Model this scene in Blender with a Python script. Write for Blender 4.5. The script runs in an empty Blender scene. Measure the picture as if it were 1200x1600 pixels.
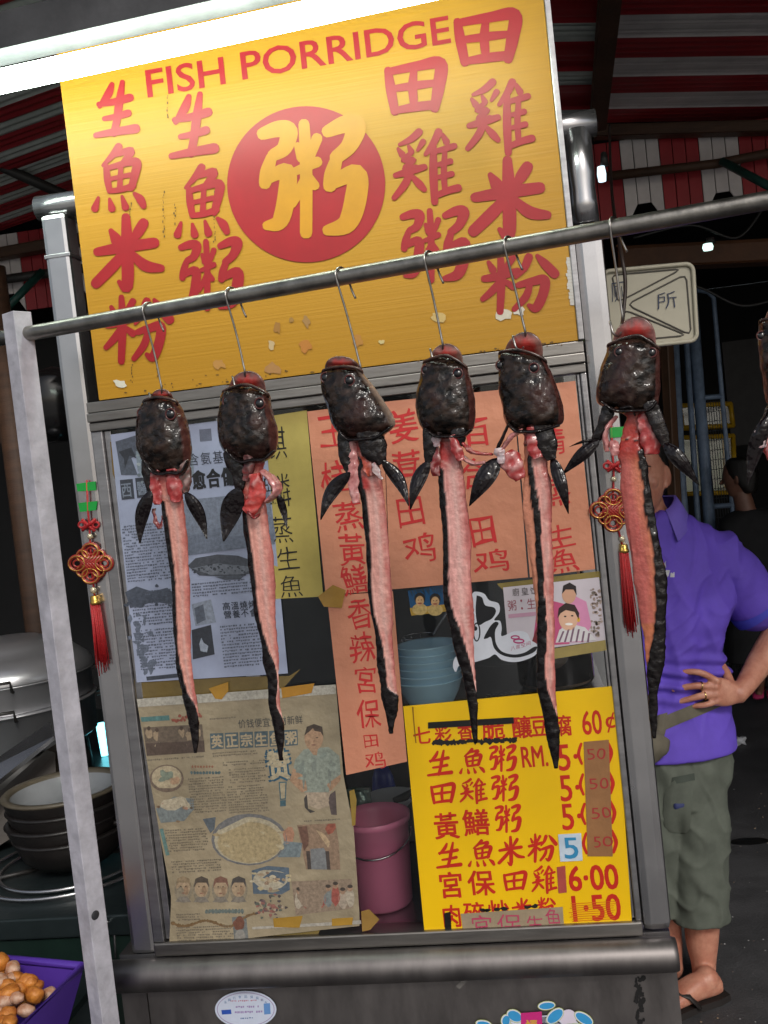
import bpy, bmesh, math, random
from mathutils import Vector, Matrix, noise
R = math.radians
rnd = random.Random(7)
SC = bpy.context.scene
COL = SC.collection

# ------------------------------------------------------------------ camera
FPX = 1550.0                       # focal length in photo pixels (photo 1200 x 1600)
CAM = Vector((0.0, -1.58, 1.62))
_down = Vector((3974.0, 35900.0, 1550.0)).normalized()      # world down, seen from the camera (x right, y down, z ahead)
_xr = Vector((11005.0, -1121.0, -1550.0))                   # world +X, seen from the camera
_xr = (_xr - _down * _xr.dot(_down)).normalized()
_zr = -_down
_yr = _zr.cross(_xr)
if _yr.z < 0: _yr = -_yr
def cam2world(c):                                           # camera-space direction -> world
    return Vector((c.dot(_xr), c.dot(_yr), c.dot(_zr)))
cx_, cy_, cz_ = cam2world(Vector((1, 0, 0))), cam2world(Vector((0, -1, 0))), cam2world(Vector((0, 0, -1)))
camd = bpy.data.cameras.new('camera')
camd.sensor_fit = 'HORIZONTAL'; camd.sensor_width = 36.0; camd.lens = 36.0 * FPX / 1200.0
camd.clip_start = 0.02; camd.clip_end = 400.0
camo = bpy.data.objects.new('camera', camd); COL.objects.link(camo)
m3 = Matrix((cx_, cy_, cz_)).transposed()
camo.matrix_world = Matrix.Translation(CAM) @ m3.to_4x4()
SC.camera = camo
def ray(u, v): return cam2world(Vector(((u - 600.0) / FPX, (v - 800.0) / FPX, 1.0)))
def P(u, v, Y=0.0):                                         # where the sight line meets the upright plane y = Y
    r = ray(u, v); return CAM + r * ((Y - CAM.y) / r.y)
def D(u, v, d): return CAM + ray(u, v) * d                  # point d metres ahead along the sight line
def G(u, v, Z=0.0):                                         # where it meets the level plane z = Z
    r = ray(u, v); return CAM + r * ((Z - CAM.z) / r.z)

# ------------------------------------------------------------------ light
SUN_EL, SUN_AZ = R(38), R(156)
world = bpy.data.worlds.new('World'); SC.world = world; world.use_nodes = True
nt = world.node_tree
bg = nt.nodes['Background']
sky = nt.nodes.new('ShaderNodeTexSky'); sky.sky_type = 'NISHITA'; sky.sun_disc = False
sky.sun_elevation = SUN_EL; sky.sun_rotation = SUN_AZ; sky.air_density = 1.0; sky.dust_density = 3.0; sky.ozone_density = 1.0
hs = nt.nodes.new('ShaderNodeHueSaturation'); hs.inputs['Saturation'].default_value = 0.5      # hazy white daylight
nt.links.new(sky.outputs['Color'], hs.inputs['Color']); nt.links.new(hs.outputs['Color'], bg.inputs['Color']); bg.inputs['Strength'].default_value = 0.092
sund = bpy.data.lights.new('sun', 'SUN'); sund.energy = 1.0; sund.angle = R(10); sund.color = (1.0, 0.96, 0.9)
suno = bpy.data.objects.new('sun', sund); COL.objects.link(suno)
sdir = Vector((math.sin(SUN_AZ) * math.cos(SUN_EL), math.cos(SUN_AZ) * math.cos(SUN_EL), math.sin(SUN_EL)))
suno.rotation_euler = (-sdir).to_track_quat('-Z', 'Y').to_euler(); suno.location = (0, -6, 6)
SC.view_settings.view_transform = 'Standard'; SC.view_settings.look = 'None'
SC.view_settings.exposure = 0.30; SC.view_settings.gamma = 1.0
SC.cycles.use_denoising = True
SC.cycles.max_bounces = 8
SC.cycles.transparent_max_bounces = 16
# ------------------------------------------------------------------ helpers
def lin(c):                                                 # sRGB 0-255 -> linear
    def f(x):
        x /= 255.0
        return x / 12.92 if x <= 0.04045 else ((x + 0.055) / 1.055) ** 2.4
    return (f(c[0]), f(c[1]), f(c[2]))

MATS = {}
def mat(name, col=(0.5, 0.5, 0.5), rough=0.5, metal=0.0, var=0.25, scale=12.0, bump=0.0, bscale=60.0,
        col2=None, stretch=None, attr=False, emit=None, estr=0.0, coat=0.0, sss=0.0, rvar=0.0, spec=0.5, detail=5.0, scales=0.0, bdetail=4.0):
    """Procedural surface: base colour broken up by noise, bump and roughness variation."""
    if name in MATS: return MATS[name]
    m = bpy.data.materials.new(name); m.use_nodes = True
    n = m.node_tree; L = n.links
    b = n.nodes['Principled BSDF']
    b.inputs['Roughness'].default_value = rough; b.inputs['Metallic'].default_value = metal
    b.inputs['Specular IOR Level'].default_value = spec
    if coat: b.inputs['Coat Weight'].default_value = coat; b.inputs['Coat Roughness'].default_value = 0.12
    if sss:
        b.inputs['Subsurface Weight'].default_value = sss; b.inputs['Subsurface Radius'].default_value = (0.006, 0.002, 0.0015)
        b.inputs['Subsurface Scale'].default_value = 1.0
    tc = n.nodes.new('ShaderNodeTexCoord'); mp = n.nodes.new('ShaderNodeMapping')
    L.new(tc.outputs['Object'], mp.inputs['Vector'])
    if stretch: mp.inputs['Scale'].default_value = stretch
    ns = n.nodes.new('ShaderNodeTexNoise'); ns.inputs['Scale'].default_value = scale; ns.inputs['Detail'].default_value = detail
    ns.inputs['Roughness'].default_value = 0.65
    L.new(mp.outputs['Vector'], ns.inputs['Vector'])
    rp = n.nodes.new('ShaderNodeValToRGB'); rp.color_ramp.elements[0].position = 0.32; rp.color_ramp.elements[1].position = 0.70
    c2 = col2 if col2 else tuple(x * (1 - var) for x in col)
    if attr:
        at = n.nodes.new('ShaderNodeAttribute'); at.attribute_name = 'Col'
        rp.color_ramp.elements[0].color = (1 - var, 1 - var, 1 - var, 1); rp.color_ramp.elements[1].color = (1, 1, 1, 1)
        mx = n.nodes.new('ShaderNodeMix'); mx.data_type = 'RGBA'; mx.blend_type = 'MULTIPLY'; mx.inputs[0].default_value = 1.0
        L.new(ns.outputs['Fac'], rp.inputs['Fac']); L.new(at.outputs['Color'], mx.inputs[6]); L.new(rp.outputs['Color'], mx.inputs[7])
        L.new(mx.outputs[2], b.inputs['Base Color'])
    else:
        rp.color_ramp.elements[0].color = (*c2, 1); rp.color_ramp.elements[1].color = (*col, 1)
        L.new(ns.outputs['Fac'], rp.inputs['Fac']); L.new(rp.outputs['Color'], b.inputs['Base Color'])
    if rvar:
        mr = n.nodes.new('ShaderNodeMapRange'); mr.inputs['To Min'].default_value = max(0.02, rough - rvar); mr.inputs['To Max'].default_value = min(1, rough + rvar)
        L.new(ns.outputs['Fac'], mr.inputs['Value']); L.new(mr.outputs['Result'], b.inputs['Roughness'])
    if bump:
        nb = n.nodes.new('ShaderNodeTexNoise'); nb.inputs['Scale'].default_value = bscale; nb.inputs['Detail'].default_value = bdetail
        L.new(mp.outputs['Vector'], nb.inputs['Vector'])
        bp = n.nodes.new('ShaderNodeBump'); bp.inputs['Strength'].default_value = bump; bp.inputs['Distance'].default_value = 0.01
        L.new(nb.outputs['Fac'], bp.inputs['Height']); L.new(bp.outputs['Normal'], b.inputs['Normal'])
    if scales:                                              # plated skin: rounded cells over the fine relief
        vo = n.nodes.new('ShaderNodeTexVoronoi'); vo.feature = 'DISTANCE_TO_EDGE'; vo.inputs['Scale'].default_value = scales
        L.new(mp.outputs['Vector'], vo.inputs['Vector'])
        cr = n.nodes.new('ShaderNodeMapRange'); cr.inputs['From Max'].default_value = 0.16; L.new(vo.outputs['Distance'], cr.inputs['Value'])
        b2 = n.nodes.new('ShaderNodeBump'); b2.inputs['Strength'].default_value = 0.12; b2.inputs['Distance'].default_value = 0.003
        L.new(cr.outputs['Result'], b2.inputs['Height']); L.new(bp.outputs['Normal'], b2.inputs['Normal']); L.new(b2.outputs['Normal'], b.inputs['Normal'])
    if emit:
        b.inputs['Emission Color'].default_value = (*emit, 1); b.inputs['Emission Strength'].default_value = estr
    MATS[name] = m
    return m

class MB:
    """Collects shapes and links them as ONE mesh object."""
    def __init__(s): s.v = []; s.f = []; s.m = []; s.c = []; s.smooth = []
    def add(s, vs, fs, mi=0, col=None, smooth=False):
        o = len(s.v); s.v += [Vector(x) for x in vs]
        for k, f in enumerate(fs):
            s.f.append([o + i for i in f]); s.m.append(mi); s.smooth.append(smooth)
        if col is None: s.c += [(1, 1, 1)] * len(vs)
        elif len(col) == len(vs) and not isinstance(col[0], (int, float)): s.c += list(col)
        else: s.c += [tuple(col)] * len(vs)
    def box(s, a, b, mi=0, rot=None, col=None, bev=0.0):
        a, b = Vector(a), Vector(b); c = (a + b) / 2; h = (b - a) / 2
        h = Vector((abs(h.x), abs(h.y), abs(h.z)))
        bm = bmesh.new(); bmesh.ops.create_cube(bm, size=2.0)
        for q in bm.verts: q.co = Vector((q.co.x * h.x, q.co.y * h.y, q.co.z * h.z))
        if bev > 0:
            bmesh.ops.bevel(bm, geom=list(bm.edges), offset=min(bev, min(h) * 0.9), segments=2, affect='EDGES', profile=0.6)
        for q in bm.verts: q.co = c + (rot @ q.co if rot else q.co)
        s.bm(bm, mi, col, smooth=False)
    def bm(s, bm, mi=0, col=None, smooth=True):
        bm.verts.ensure_lookup_table(); bm.verts.index_update()
        s.add([q.co.copy() for q in bm.verts], [[q.index for q in f.verts] for f in bm.faces], mi, col, smooth); bm.free()
    def tube(s, pts, rad, n=12, mi=0, caps=True, col=None, closed=False, flat=None, smooth=True):
        pts = [Vector(p) for p in pts]; N = len(pts)
        rads = rad if isinstance(rad, (list, tuple)) else [rad] * N
        vs, fs, cs = [], [], []
        t0 = (pts[1] - pts[0]).normalized()
        ref = Vector((0, 0, 1)) if abs(t0.z) < 0.9 else Vector((0, -1, 0))
        x = t0.cross(ref).normalized()
        for i, p in enumerate(pts):
            if closed: t = (pts[(i + 1) % N] - pts[i - 1]).normalized()
            else: t = (pts[min(i + 1, N - 1)] - pts[max(i - 1, 0)]).normalized()
            x = (x - t * x.dot(t)).normalized(); y = t.cross(x)
            for k in range(n):
                a = 2 * math.pi * k / n
                fy = flat if flat else 1.0
                vs.append(p + x * math.cos(a) * rads[i] + y * math.sin(a) * rads[i] * fy)
                if col is not None and not isinstance(col[0], (int, float)): cs.append(col[i])
        for i in range(N if closed else N - 1):
            j = (i + 1) % N
            for k in range(n):
                l = (k + 1) % n
                fs.append([i * n + k, i * n + l, j * n + l, j * n + k])
        if caps and not closed:
            fs.append(list(range(n))[::-1]); fs.append([(N - 1) * n + k for k in range(n)])
        s.add(vs, fs, mi, cs if cs else col, smooth)
    def lathe(s, prof, c, n=32, mi=0, axis=None, col=None, ang=2 * math.pi, smooth=True, sx=1.0, sy=1.0):
        c = Vector(c); vs, fs = [], []
        q = axis.to_track_quat('Z', 'Y') if axis else None
        full = ang > 6.28
        M = n if full else n + 1
        for r, z in prof:
            for k in range(M):
                a = ang * k / n
                p = Vector((math.cos(a) * r * sx, math.sin(a) * r * sy, z))
                vs.append(c + (q @ p if q else p))
        for i in range(len(prof) - 1):
            for k in range(n):
                l = (k + 1) % M
                fs.append([i * M + k, i * M + l, (i + 1) * M + l, (i + 1) * M + k])
        s.add(vs, fs, mi, col, smooth)
    def ball(s, c, r, mi=0, u=16, v=10, rot=None, col=None, amp=0.0, fr=3.0, seed=0):
        c = Vector(c); r = Vector((r, r, r)) if isinstance(r, (int, float)) else Vector(r)
        bm = bmesh.new(); bmesh.ops.create_uvsphere(bm, u_segments=u, v_segments=v, radius=1.0)
        for q in bm.verts:
            p = q.co.copy()
            if amp: p *= 1 + amp * noise.noise(p * fr + Vector((seed * 3.1, seed * 1.7, seed)))
            p = Vector((p.x * r.x, p.y * r.y, p.z * r.z)); q.co = c + (rot @ p if rot else p)
        s.bm(bm, mi, col)
    def quad(s, a, b, c, d, mi=0, col=None): s.add([a, b, c, d], [[0, 1, 2, 3]], mi, col)
    def slab(s, pts, n, t, mi=0, col=None):                 # polygon pts thickened by t along n
        pts = [Vector(p) for p in pts]; n = Vector(n); k = len(pts)
        vs = pts + [p + n * t for p in pts]
        fs = [list(range(k)), [k + i for i in range(k)][::-1]] + [[(i + 1) % k, i, k + i, k + (i + 1) % k] for i in range(k)]
        s.add(vs, fs, mi, col)
    def build(s, name, mats, parent=None, fix=True):
        if not isinstance(mats, (list, tuple)): mats = [mats]
        me = bpy.data.meshes.new(name)
        xs = [p.x for p in s.v]; ys = [p.y for p in s.v]; zs = [p.z for p in s.v]
        c = Vector(((min(xs) + max(xs)) / 2, (min(ys) + max(ys)) / 2, (min(zs) + max(zs)) / 2))
        me.from_pydata([p - c for p in s.v], [], s.f)
        me.polygons.foreach_set('material_index', s.m); me.polygons.foreach_set('use_smooth', s.smooth)
        ca = me.color_attributes.new('Col', 'FLOAT_COLOR', 'POINT')
        ca.data.foreach_set('color', [x for q in s.c for x in (q[0], q[1], q[2], 1.0)])
        for m in mats: me.materials.append(m)
        if fix:
            bm = bmesh.new(); bm.from_mesh(me); bmesh.ops.recalc_face_normals(bm, faces=bm.faces); bm.to_mesh(me); bm.free()
        me.update()
        return link(name, me, c, parent)

POS = {}
def link(name, me, loc, parent=None):
    o = bpy.data.objects.new(name, me); COL.objects.link(o); o.location = loc; POS[o.name] = Vector(loc)
    if parent:
        o.parent = parent; o.matrix_parent_inverse = Matrix.Translation(-POS[parent.name])
    return o
def tag(o, label, cat, group=None):
    o['label'] = label; o['category'] = cat
    if group: o['group'] = group
    return o
def thing(name, loc, label, cat, group=None):
    return tag(link(name, None, loc), label, cat, group)
def structure(o): o['kind'] = 'structure'; return o

def spline(pts, n=8):                                       # Catmull-Rom through tuples of any length
    out = []; N = len(pts)
    for i in range(N - 1):
        p0, p1, p2, p3 = pts[max(i - 1, 0)], pts[i], pts[i + 1], pts[min(i + 2, N - 1)]
        for k in range(n):
            t = k / n
            out.append(tuple(0.5 * (2 * b + (c - a) * t + (2 * a - 5 * b + 4 * c - d) * t * t + (3 * b - a - 3 * c + d) * t ** 3)
                             for a, b, c, d in zip(p0, p1, p2, p3)))
    out.append(tuple(pts[-1])); return out

# ---- lettering.  Font outlines and brush strokes are 2-D polygons in photo pixels, laid on the upright plane y = Y
_fc = {}
def glyph2d(ch, bold=0.0):
    k = (ch, bold)
    if k not in _fc:
        cu = bpy.data.curves.new('lettering', 'FONT'); cu.body = ch; cu.offset = bold; cu.resolution_u = 3
        ob = bpy.data.objects.new('lettering', cu); COL.objects.link(ob)
        dg = bpy.context.evaluated_depsgraph_get()
        me = bpy.data.meshes.new_from_object(ob.evaluated_get(dg))
        vs = [(q.co.x, q.co.y) for q in me.vertices]; fs = [list(p.vertices) for p in me.polygons]
        bpy.data.objects.remove(ob); bpy.data.curves.remove(cu); bpy.data.meshes.remove(me)
        if vs:
            xs = [a for a, _ in vs]; ys = [b for _, b in vs]
            bb = (min(xs), min(ys), max(xs), max(ys))
        else: bb = (0, 0, 1, 1)
        _fc[k] = (vs, fs, bb)
    return _fc[k]
def slope_at(v): return -0.102 + 9.17e-5 * (v - 809)

class Print:
    """Ink lying on a sheet: flat coloured shapes in photo pixels on the plane y = Y, layer by layer."""
    STEP = 0.00003
    def __init__(s, Y, surf=None): s.mb = MB(); s.Y = Y; s.k = 0; s.surf = surf
    def pt(s, u, v, L):
        p = P(u, v, s.Y)
        if s.surf: p.y = s.surf(p.x, p.z)
        p.y -= 0.0004 + L * 0.0001
        return p
    fadecol = (160, 146, 120)
    fade = 0.0                                              # how far old ink has bleached towards the paper
    def poly(s, pts, col, L=0):
        if s.fade: col = tuple(c + (p - c) * s.fade for c, p in zip(col, s.fadecol))
        s.mb.add([s.pt(u, v, L) for u, v in pts], [list(range(len(pts)))], 0, lin(col))
    def rect(s, u0, v0, u1, v1, col, L=0, k=0.0):           # k: slope of the level edges
        k = slope_at((v0 + v1) / 2) if k is None else k
        s.poly([(u0, v0 + 0), (u1, v0 + k * (u1 - u0)), (u1 + 0.1 * (v1 - v0), v1 + k * (u1 - u0)), (u0 + 0.1 * (v1 - v0), v1)], col, L)
    def ell(s, u, v, a, b, col, L=0, n=24, rot=0.0, wob=0.0):
        pts = []
        for i in range(n):
            t = 2 * math.pi * i / n; w = 1 + wob * noise.noise(Vector((math.cos(t) * 1.5, math.sin(t) * 1.5, u * 0.37)))
            x, y = a * math.cos(t) * w, b * math.sin(t) * w
            pts.append((u + x * math.cos(rot) - y * math.sin(rot), v + x * math.sin(rot) + y * math.cos(rot)))
        s.poly(pts, col, L)
    def ring(s, u, v, a, b, w, col, L=0, n=32):
        vs = []; fs = []
        for i in range(n):
            t = 2 * math.pi * i / n
            vs.append(s.pt(u + a * math.cos(t), v + b * math.sin(t), L)); vs.append(s.pt(u + (a - w) * math.cos(t), v + (b - w) * math.sin(t), L))
        for i in range(n):
            j = (i + 1) % n; fs.append([2 * i, 2 * j, 2 * j + 1, 2 * i + 1])
        s.mb.add(vs, fs, 0, lin(col))
    def char(s, ch, u, v, w, h, col, L=0, bold=0.0, k=None, lean=0.11, jit=0.0, rot=0.0):
        """one character centred at (u,v), w x h pixels"""
        thick = max(0.0, bold) * max(w, h) * 1.1
        vs, fs, bb = glyph2d(ch, min(0.0, bold))
        if not vs: return
        k = slope_at(v) if k is None else k
        k += rot
        cx = (bb[0] + bb[2]) / 2; cy = (bb[1] + bb[3]) / 2
        sx = w / max(1e-6, bb[2] - bb[0]); sy = h / max(1e-6, bb[3] - bb[1])
        out = []; sd = rnd.random() * 50
        for x, y in vs:
            X = (x - cx) * sx; Yp = -(y - cy) * sy
            if jit:
                X += jit * w * noise.noise(Vector((x * 2.2 + sd, y * 2.2, 1.0))); Yp += jit * h * noise.noise(Vector((x * 2.2, y * 2.2 + sd, 7.0)))
            out.append((u + X + Yp * (lean - rot), v + X * k + Yp))
        for n_, (ax_, ay_) in enumerate(((0, 0),) if thick < 0.12 else ((-1, -.7), (1, .7), (-.8, 1), (.8, -1), (0, 0))):     # a fuller brush: the stroke laid down more than once
            s.mb.add([s.pt(a_ + ax_ * thick, b_ + ay_ * thick, L + n_ * 0.15) for a_, b_ in out], fs, 0, lin(col))
    def line(s, text, u, v, size, col, L=0, bold=0.0, adv=1.0, k=None, fit=None, asc=0.75, lean=0.11):
        """a run of text from (u,v) = left end of the base line; fit = total width in pixels"""
        k = slope_at(v) if k is None else k
        vs, fs, bb = glyph2d(text, bold)
        if not vs: return
        sx = (fit / (bb[2] - bb[0])) if fit else size * adv; sy = size / asc if False else size / 0.73
        out = []
        for x, y in vs:
            X = (x - bb[0]) * sx; Yp = -y * sy
            out.append(s.pt(u + X + Yp * lean, v + X * k + Yp, L))
        s.mb.add(out, fs, 0, lin(col))
    def stroke(s, pts, col, L=0, smooth=True, cap=True):
        """brush stroke through (u, v, width) points; every stroke a hair above the one before"""
        q = spline(pts, 6) if smooth and len(pts) > 2 else list(pts)
        vs2 = []; N = len(q)
        left, right = [], []
        for i in range(N):
            a = q[max(i - 1, 0)]; b = q[min(i + 1, N - 1)]
            dx, dy = b[0] - a[0], b[1] - a[1]; l = math.hypot(dx, dy) or 1e-6
            nx, ny = -dy / l, dx / l; w = max(0.15, q[i][2]) / 2
            left.append((q[i][0] + nx * w, q[i][1] + ny * w)); right.append((q[i][0] - nx * w, q[i][1] - ny * w))
        def capf(p, r_from, ang):
            return [(p[0] + math.cos(ang + t) * r_from, p[1] + math.sin(ang + t) * r_from) for t in (-0.95, -0.4, 0.4, 0.95)]
        s.k += 1; off = s.k * s.STEP
        def put(pp, i=0):
            z = s.pt(pp[0], pp[1], L); z.y -= off + i * 2.5e-6; return z
        base = []
        vs = [put(x, i) for i, x in enumerate(left)] + [put(x, i) for i, x in enumerate(right)]
        fs = [[i, i + 1, N + i + 1, N + i] for i in range(N - 1)]
        s.mb.add(vs, fs, 0, lin(col))
        if cap:
            a0 = math.atan2(q[0][1] - q[1][1], q[0][0] - q[1][0]); a1 = math.atan2(q[-1][1] - q[-2][1], q[-1][0] - q[-2][0])
            for p, a, l_, r_, i_ in ((q[0], a0, left[0], right[0], -1), (q[-1], a1, left[-1], right[-1], N)):
                cp = capf(p, max(0.15, p[2]) / 2, a)
                if (cp[0][0] - l_[0]) ** 2 + (cp[0][1] - l_[1]) ** 2 > (cp[0][0] - r_[0]) ** 2 + (cp[0][1] - r_[1]) ** 2: l_, r_ = r_, l_
                s.mb.add([put(l_, i_)] + [put(c, i_) for c in cp] + [put(r_, i_)], [[0, 1, 2, 3, 4, 5]], 0, lin(col))
    def brush(s, ch, u0, v0, u1, v1, col, L=0, wt=1.0):
        S = BRUSH[ch]; s.k = 0
        xs = [p[0] for st in S for p in st]; ys = [p[1] for st in S for p in st]
        a, b, c, d = min(xs) - 4, min(ys) - 4, max(xs) + 4, max(ys) + 4
        sx, sy = (u1 - u0) / (c - a), (v1 - v0) / (d - b); sw = math.sqrt(abs(sx * sy)) * wt
        for st in S:
            s.stroke([(u0 + (p[0] - a) * sx, v0 + (p[1] - b) * sy, p[2] * sw) for p in st], col, L)
    def build(s, name, material, parent=None):
        return s.mb.build(name, material, parent, fix=False)

BRUSH = {
 '生': [[(42,4,8),(34,22,13),(16,44,7)], [(64,0,8),(58,34,13),(52,70,12),(46,92,12)], [(14,40,8),(44,36,11),(80,28,13)],
        [(26,66,8),(52,62,10),(76,56,12)], [(8,96,9),(46,90,12),(92,84,15)]],
 '魚': [[(46,0,12),(34,14,10),(18,28,5)], [(40,12,8),(68,6,12),(56,22,10),(46,30,7)], [(24,30,9),(26,48,11),(30,66,9)],
        [(26,32,8),(62,24,11),(78,24,14),(74,44,13),(68,62,10)], [(32,48,7),(66,42,8)], [(50,30,8),(48,60,9)], [(30,66,8),(50,64,9),(72,58,10)],
        [(10,76,5),(4,92,12)], [(30,78,5),(34,92,12)], [(52,74,5),(58,90,12)], [(74,70,6),(84,78,13),(90,88,10)]],
 '米': [[(26,18,6),(34,30,13),(36,38,9)], [(74,8,12),(66,20,12),(58,32,6)], [(6,46,10),(44,40,13),(90,34,12)],
        [(48,0,10),(50,40,14),(50,92,13),(38,86,5)], [(46,46,9),(30,64,13),(4,88,12)], [(54,46,7),(76,64,13),(100,68,9)]],
 '粉': [[(8,18,6),(14,30,11)], [(42,10,10),(34,24,9),(30,32,5)], [(2,44,10),(22,40,12),(48,32,10)], [(24,4,8),(26,40,12),(24,96,10)],
        [(24,46,7),(14,62,11),(0,76,8)], [(28,46,6),(42,56,11)], [(64,10,12),(58,26,11),(46,42,5)], [(76,8,6),(86,20,13),(100,36,14)],
        [(50,54,9),(70,48,12),(86,46,14),(84,68,14),(74,90,13),(64,86,6)], [(66,52,8),(60,72,11),(44,92,8)]],
 '粥': [[(6,12,9),(20,8,12),(30,10,13),(26,24,11),(16,30,9)], [(14,32,8),(10,44,10),(8,54,9)], [(10,50,8),(28,44,12),(28,64,13),(22,86,12),(10,90,7)],
        [(44,4,8),(46,40,9),(46,96,9)], [(38,22,5),(42,32,8)], [(56,16,8),(50,32,6)], [(36,44,6),(56,36,8)], [(46,46,5),(40,60,7),(34,72,5)], [(48,46,4),(54,56,7)],
        [(66,10,9),(82,4,13),(92,6,15),(86,22,12),(74,32,10)], [(74,34,9),(70,46,11),(68,56,10)], [(70,54,9),(92,46,14),(92,66,16),(84,88,14),(66,94,8)]],
 '田': [[(12,18,10),(16,50,13),(22,90,11)], [(14,20,10),(56,10,13),(88,6,17),(86,46,16),(80,84,12)], [(20,50,9),(54,44,11),(80,40,9)],
        [(50,16,9),(48,46,12),(50,80,10)], [(24,88,9),(52,82,12),(80,78,12)]],
 '雞': [[(40,0,11),(28,10,10),(10,18,5)], [(8,24,5),(14,32,10)], [(24,20,5),(28,28,9)], [(46,14,9),(38,26,5)], [(28,30,7),(16,40,8),(32,40,8),(18,52,8),(36,50,7)],
        [(4,62,8),(26,56,11),(48,50,9)], [(26,50,7),(20,72,11),(2,94,8)], [(28,62,6),(40,74,11),(48,82,8)],
        [(70,0,11),(62,16,10),(50,32,6)], [(62,20,9),(62,58,12),(64,100,10)], [(76,4,6),(82,14,10)], [(64,28,7),(80,24,9),(94,20,9)],
        [(64,48,6),(88,42,9)], [(64,66,6),(90,60,9)], [(64,92,8),(84,84,10),(100,80,11)], [(80,24,7),(78,56,9),(80,86,8)]],
}
GLASS = None
def glass_mat():
    """window glass: clear with a Fresnel mirror"""
    m = bpy.data.materials.new('window_glass'); m.use_nodes = True; n = m.node_tree; n.nodes.clear(); L = n.links
    o = n.nodes.new('ShaderNodeOutputMaterial'); mx = n.nodes.new('ShaderNodeMixShader'); t = n.nodes.new('ShaderNodeBsdfTransparent'); g = n.nodes.new('ShaderNodeBsdfGlossy')
    t.inputs['Color'].default_value = (0.93, 0.96, 0.95, 1); g.inputs['Roughness'].default_value = 0.03
    f = n.nodes.new('ShaderNodeFresnel'); f.inputs['IOR'].default_value = 1.5
    L.new(f.outputs['Fac'], mx.inputs['Fac']); L.new(t.outputs['BSDF'], mx.inputs[1]); L.new(g.outputs['BSDF'], mx.inputs[2]); L.new(mx.outputs['Shader'], o.inputs['Surface'])
    return m
# ------------------------------------------------------------------ the food stall
M_STEEL = mat('brushed_stainless', (0.50, 0.49, 0.50), 0.25, 0.95, var=0.16, scale=7, bump=0.025, bscale=9, stretch=(1, 1, 1.5), rvar=0.07, bdetail=1)
M_STEELP = mat('smudged_stainless_panel', (0.24, 0.22, 0.215), 0.50, 1.0, var=0.35, scale=6, bump=0.06, bscale=12, stretch=(3, 1, 1), rvar=0.14)
M_ALU = mat('dull_aluminium', (0.44, 0.43, 0.44), 0.34, 1.0, var=0.3, scale=14, bump=0.05, bscale=80, stretch=(1, 1, 4), rvar=0.12)
M_ALUD = mat('grimy_aluminium', (0.33, 0.31, 0.29), 0.36, 1.0, var=0.35, scale=9, bump=0.05, bscale=60, stretch=(0.4, 1, 3), rvar=0.12)
M_DARK = mat('dark_grime', (0.02, 0.019, 0.018), 0.7, var=0.5, scale=8)
M_GLASS = glass_mat()
INK = mat('printed_ink', attr=True, rough=0.55, var=0.10, scale=40)
NEWS = mat('newsprint_ink', attr=True, rough=0.42, var=0.50, scale=170, detail=8, coat=0.25)
INKG = mat('painted_letters', attr=True, rough=0.45, var=0.16, scale=22, bump=0.015, bscale=120)

stall = thing('food_stall', P(620, 1530, 0.0) * 1.0, 'stainless steel hawker stall with a glazed front covered in papers and menus', 'food stall')
def part(name, mb, m, parent=None): return mb.build(name, m, parent or stall)

b = MB(); b.box((-0.740, 0.0, 0.842), (-0.697, 0.046, 2.10), bev=0.007); part('post', b, M_STEEL)
b = MB(); b.box((-0.7412, -0.0012, 2.028), (-0.6958, 0.047, 2.0345), bev=0.001); part('post_collar', b, M_ALU)
b = MB(); b.box((0.1185, 0.0, 0.842), (0.1640, 0.046, 1.965), bev=0.013); b.tube([(0.1412, 0.023, z) for z in (1.966, 2.0, 2.02, 2.04, 2.11)], [0.0225, 0.0218, 0.0205, 0.0220, 0.0225], 24); part('post', b, M_STEEL)
for x in (-0.705, 0.14):
    b = MB(); b.box((x - 0.022, 0.80, 0.0), (x + 0.022, 0.845, 2.10), bev=0.006); part('post', b, M_STEEL)
b = MB(); b.tube([(-0.752, 0.022, 2.118), (-0.70, 0.022, 2.118), (0.12, 0.022, 2.118), (0.172, 0.022, 2.118)], 0.0205, 20); part('top_rail', b, M_STEEL)
b = MB(); b.tube([(-0.70, 0.82, 2.118), (0.15, 0.82, 2.118)], 0.02, 12); part('top_rail', b, M_STEEL)
for x in (-0.705, 0.14):
    b = MB(); b.tube([(x, 0.04, 2.118), (x, 0.80, 2.118)], 0.018, 12); part('side_rail', b, M_STEEL)

# glazed window: stepped top rail, two jambs, a sill
f = MB()
for k, (z0, z1, y) in enumerate(((1.7655, 1.7830, -0.012), (1.7500, 1.7645, -0.016), (1.7350, 1.7490, -0.010))):
    f.box((-0.695, y, z0), (0.1170, 0.03, z1), bev=0.0015)
wf = part('window_frame', f, M_ALUD)
f = MB(); f.box((-0.6955, -0.006, 0.864), (-0.6760, 0.03, 1.7345), bev=0.002); f.box((-0.6755, 0.001, 0.866), (-0.6640, 0.03, 1.7340), bev=0.001); part('jamb', f, M_ALU, wf)
f = MB(); f.box((0.1080, -0.006, 0.864), (0.1175, 0.03, 1.7345), bev=0.002); f.box((0.1030, 0.001, 0.866), (0.1075, 0.03, 1.7340), bev=0.001); part('jamb', f, M_ALU, wf)
f = MB(); f.box((-0.695, -0.010, 0.8405), (0.1170, 0.03, 0.8635), bev=0.003); part('sill', f, M_ALUD, wf)
f = MB(); f.quad((-0.665, 0.0045, 0.863), (0.104, 0.0045, 0.863), (0.104, 0.0045, 1.735), (-0.665, 0.0045, 1.735)); part('window_pane', f, M_GLASS)

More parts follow.
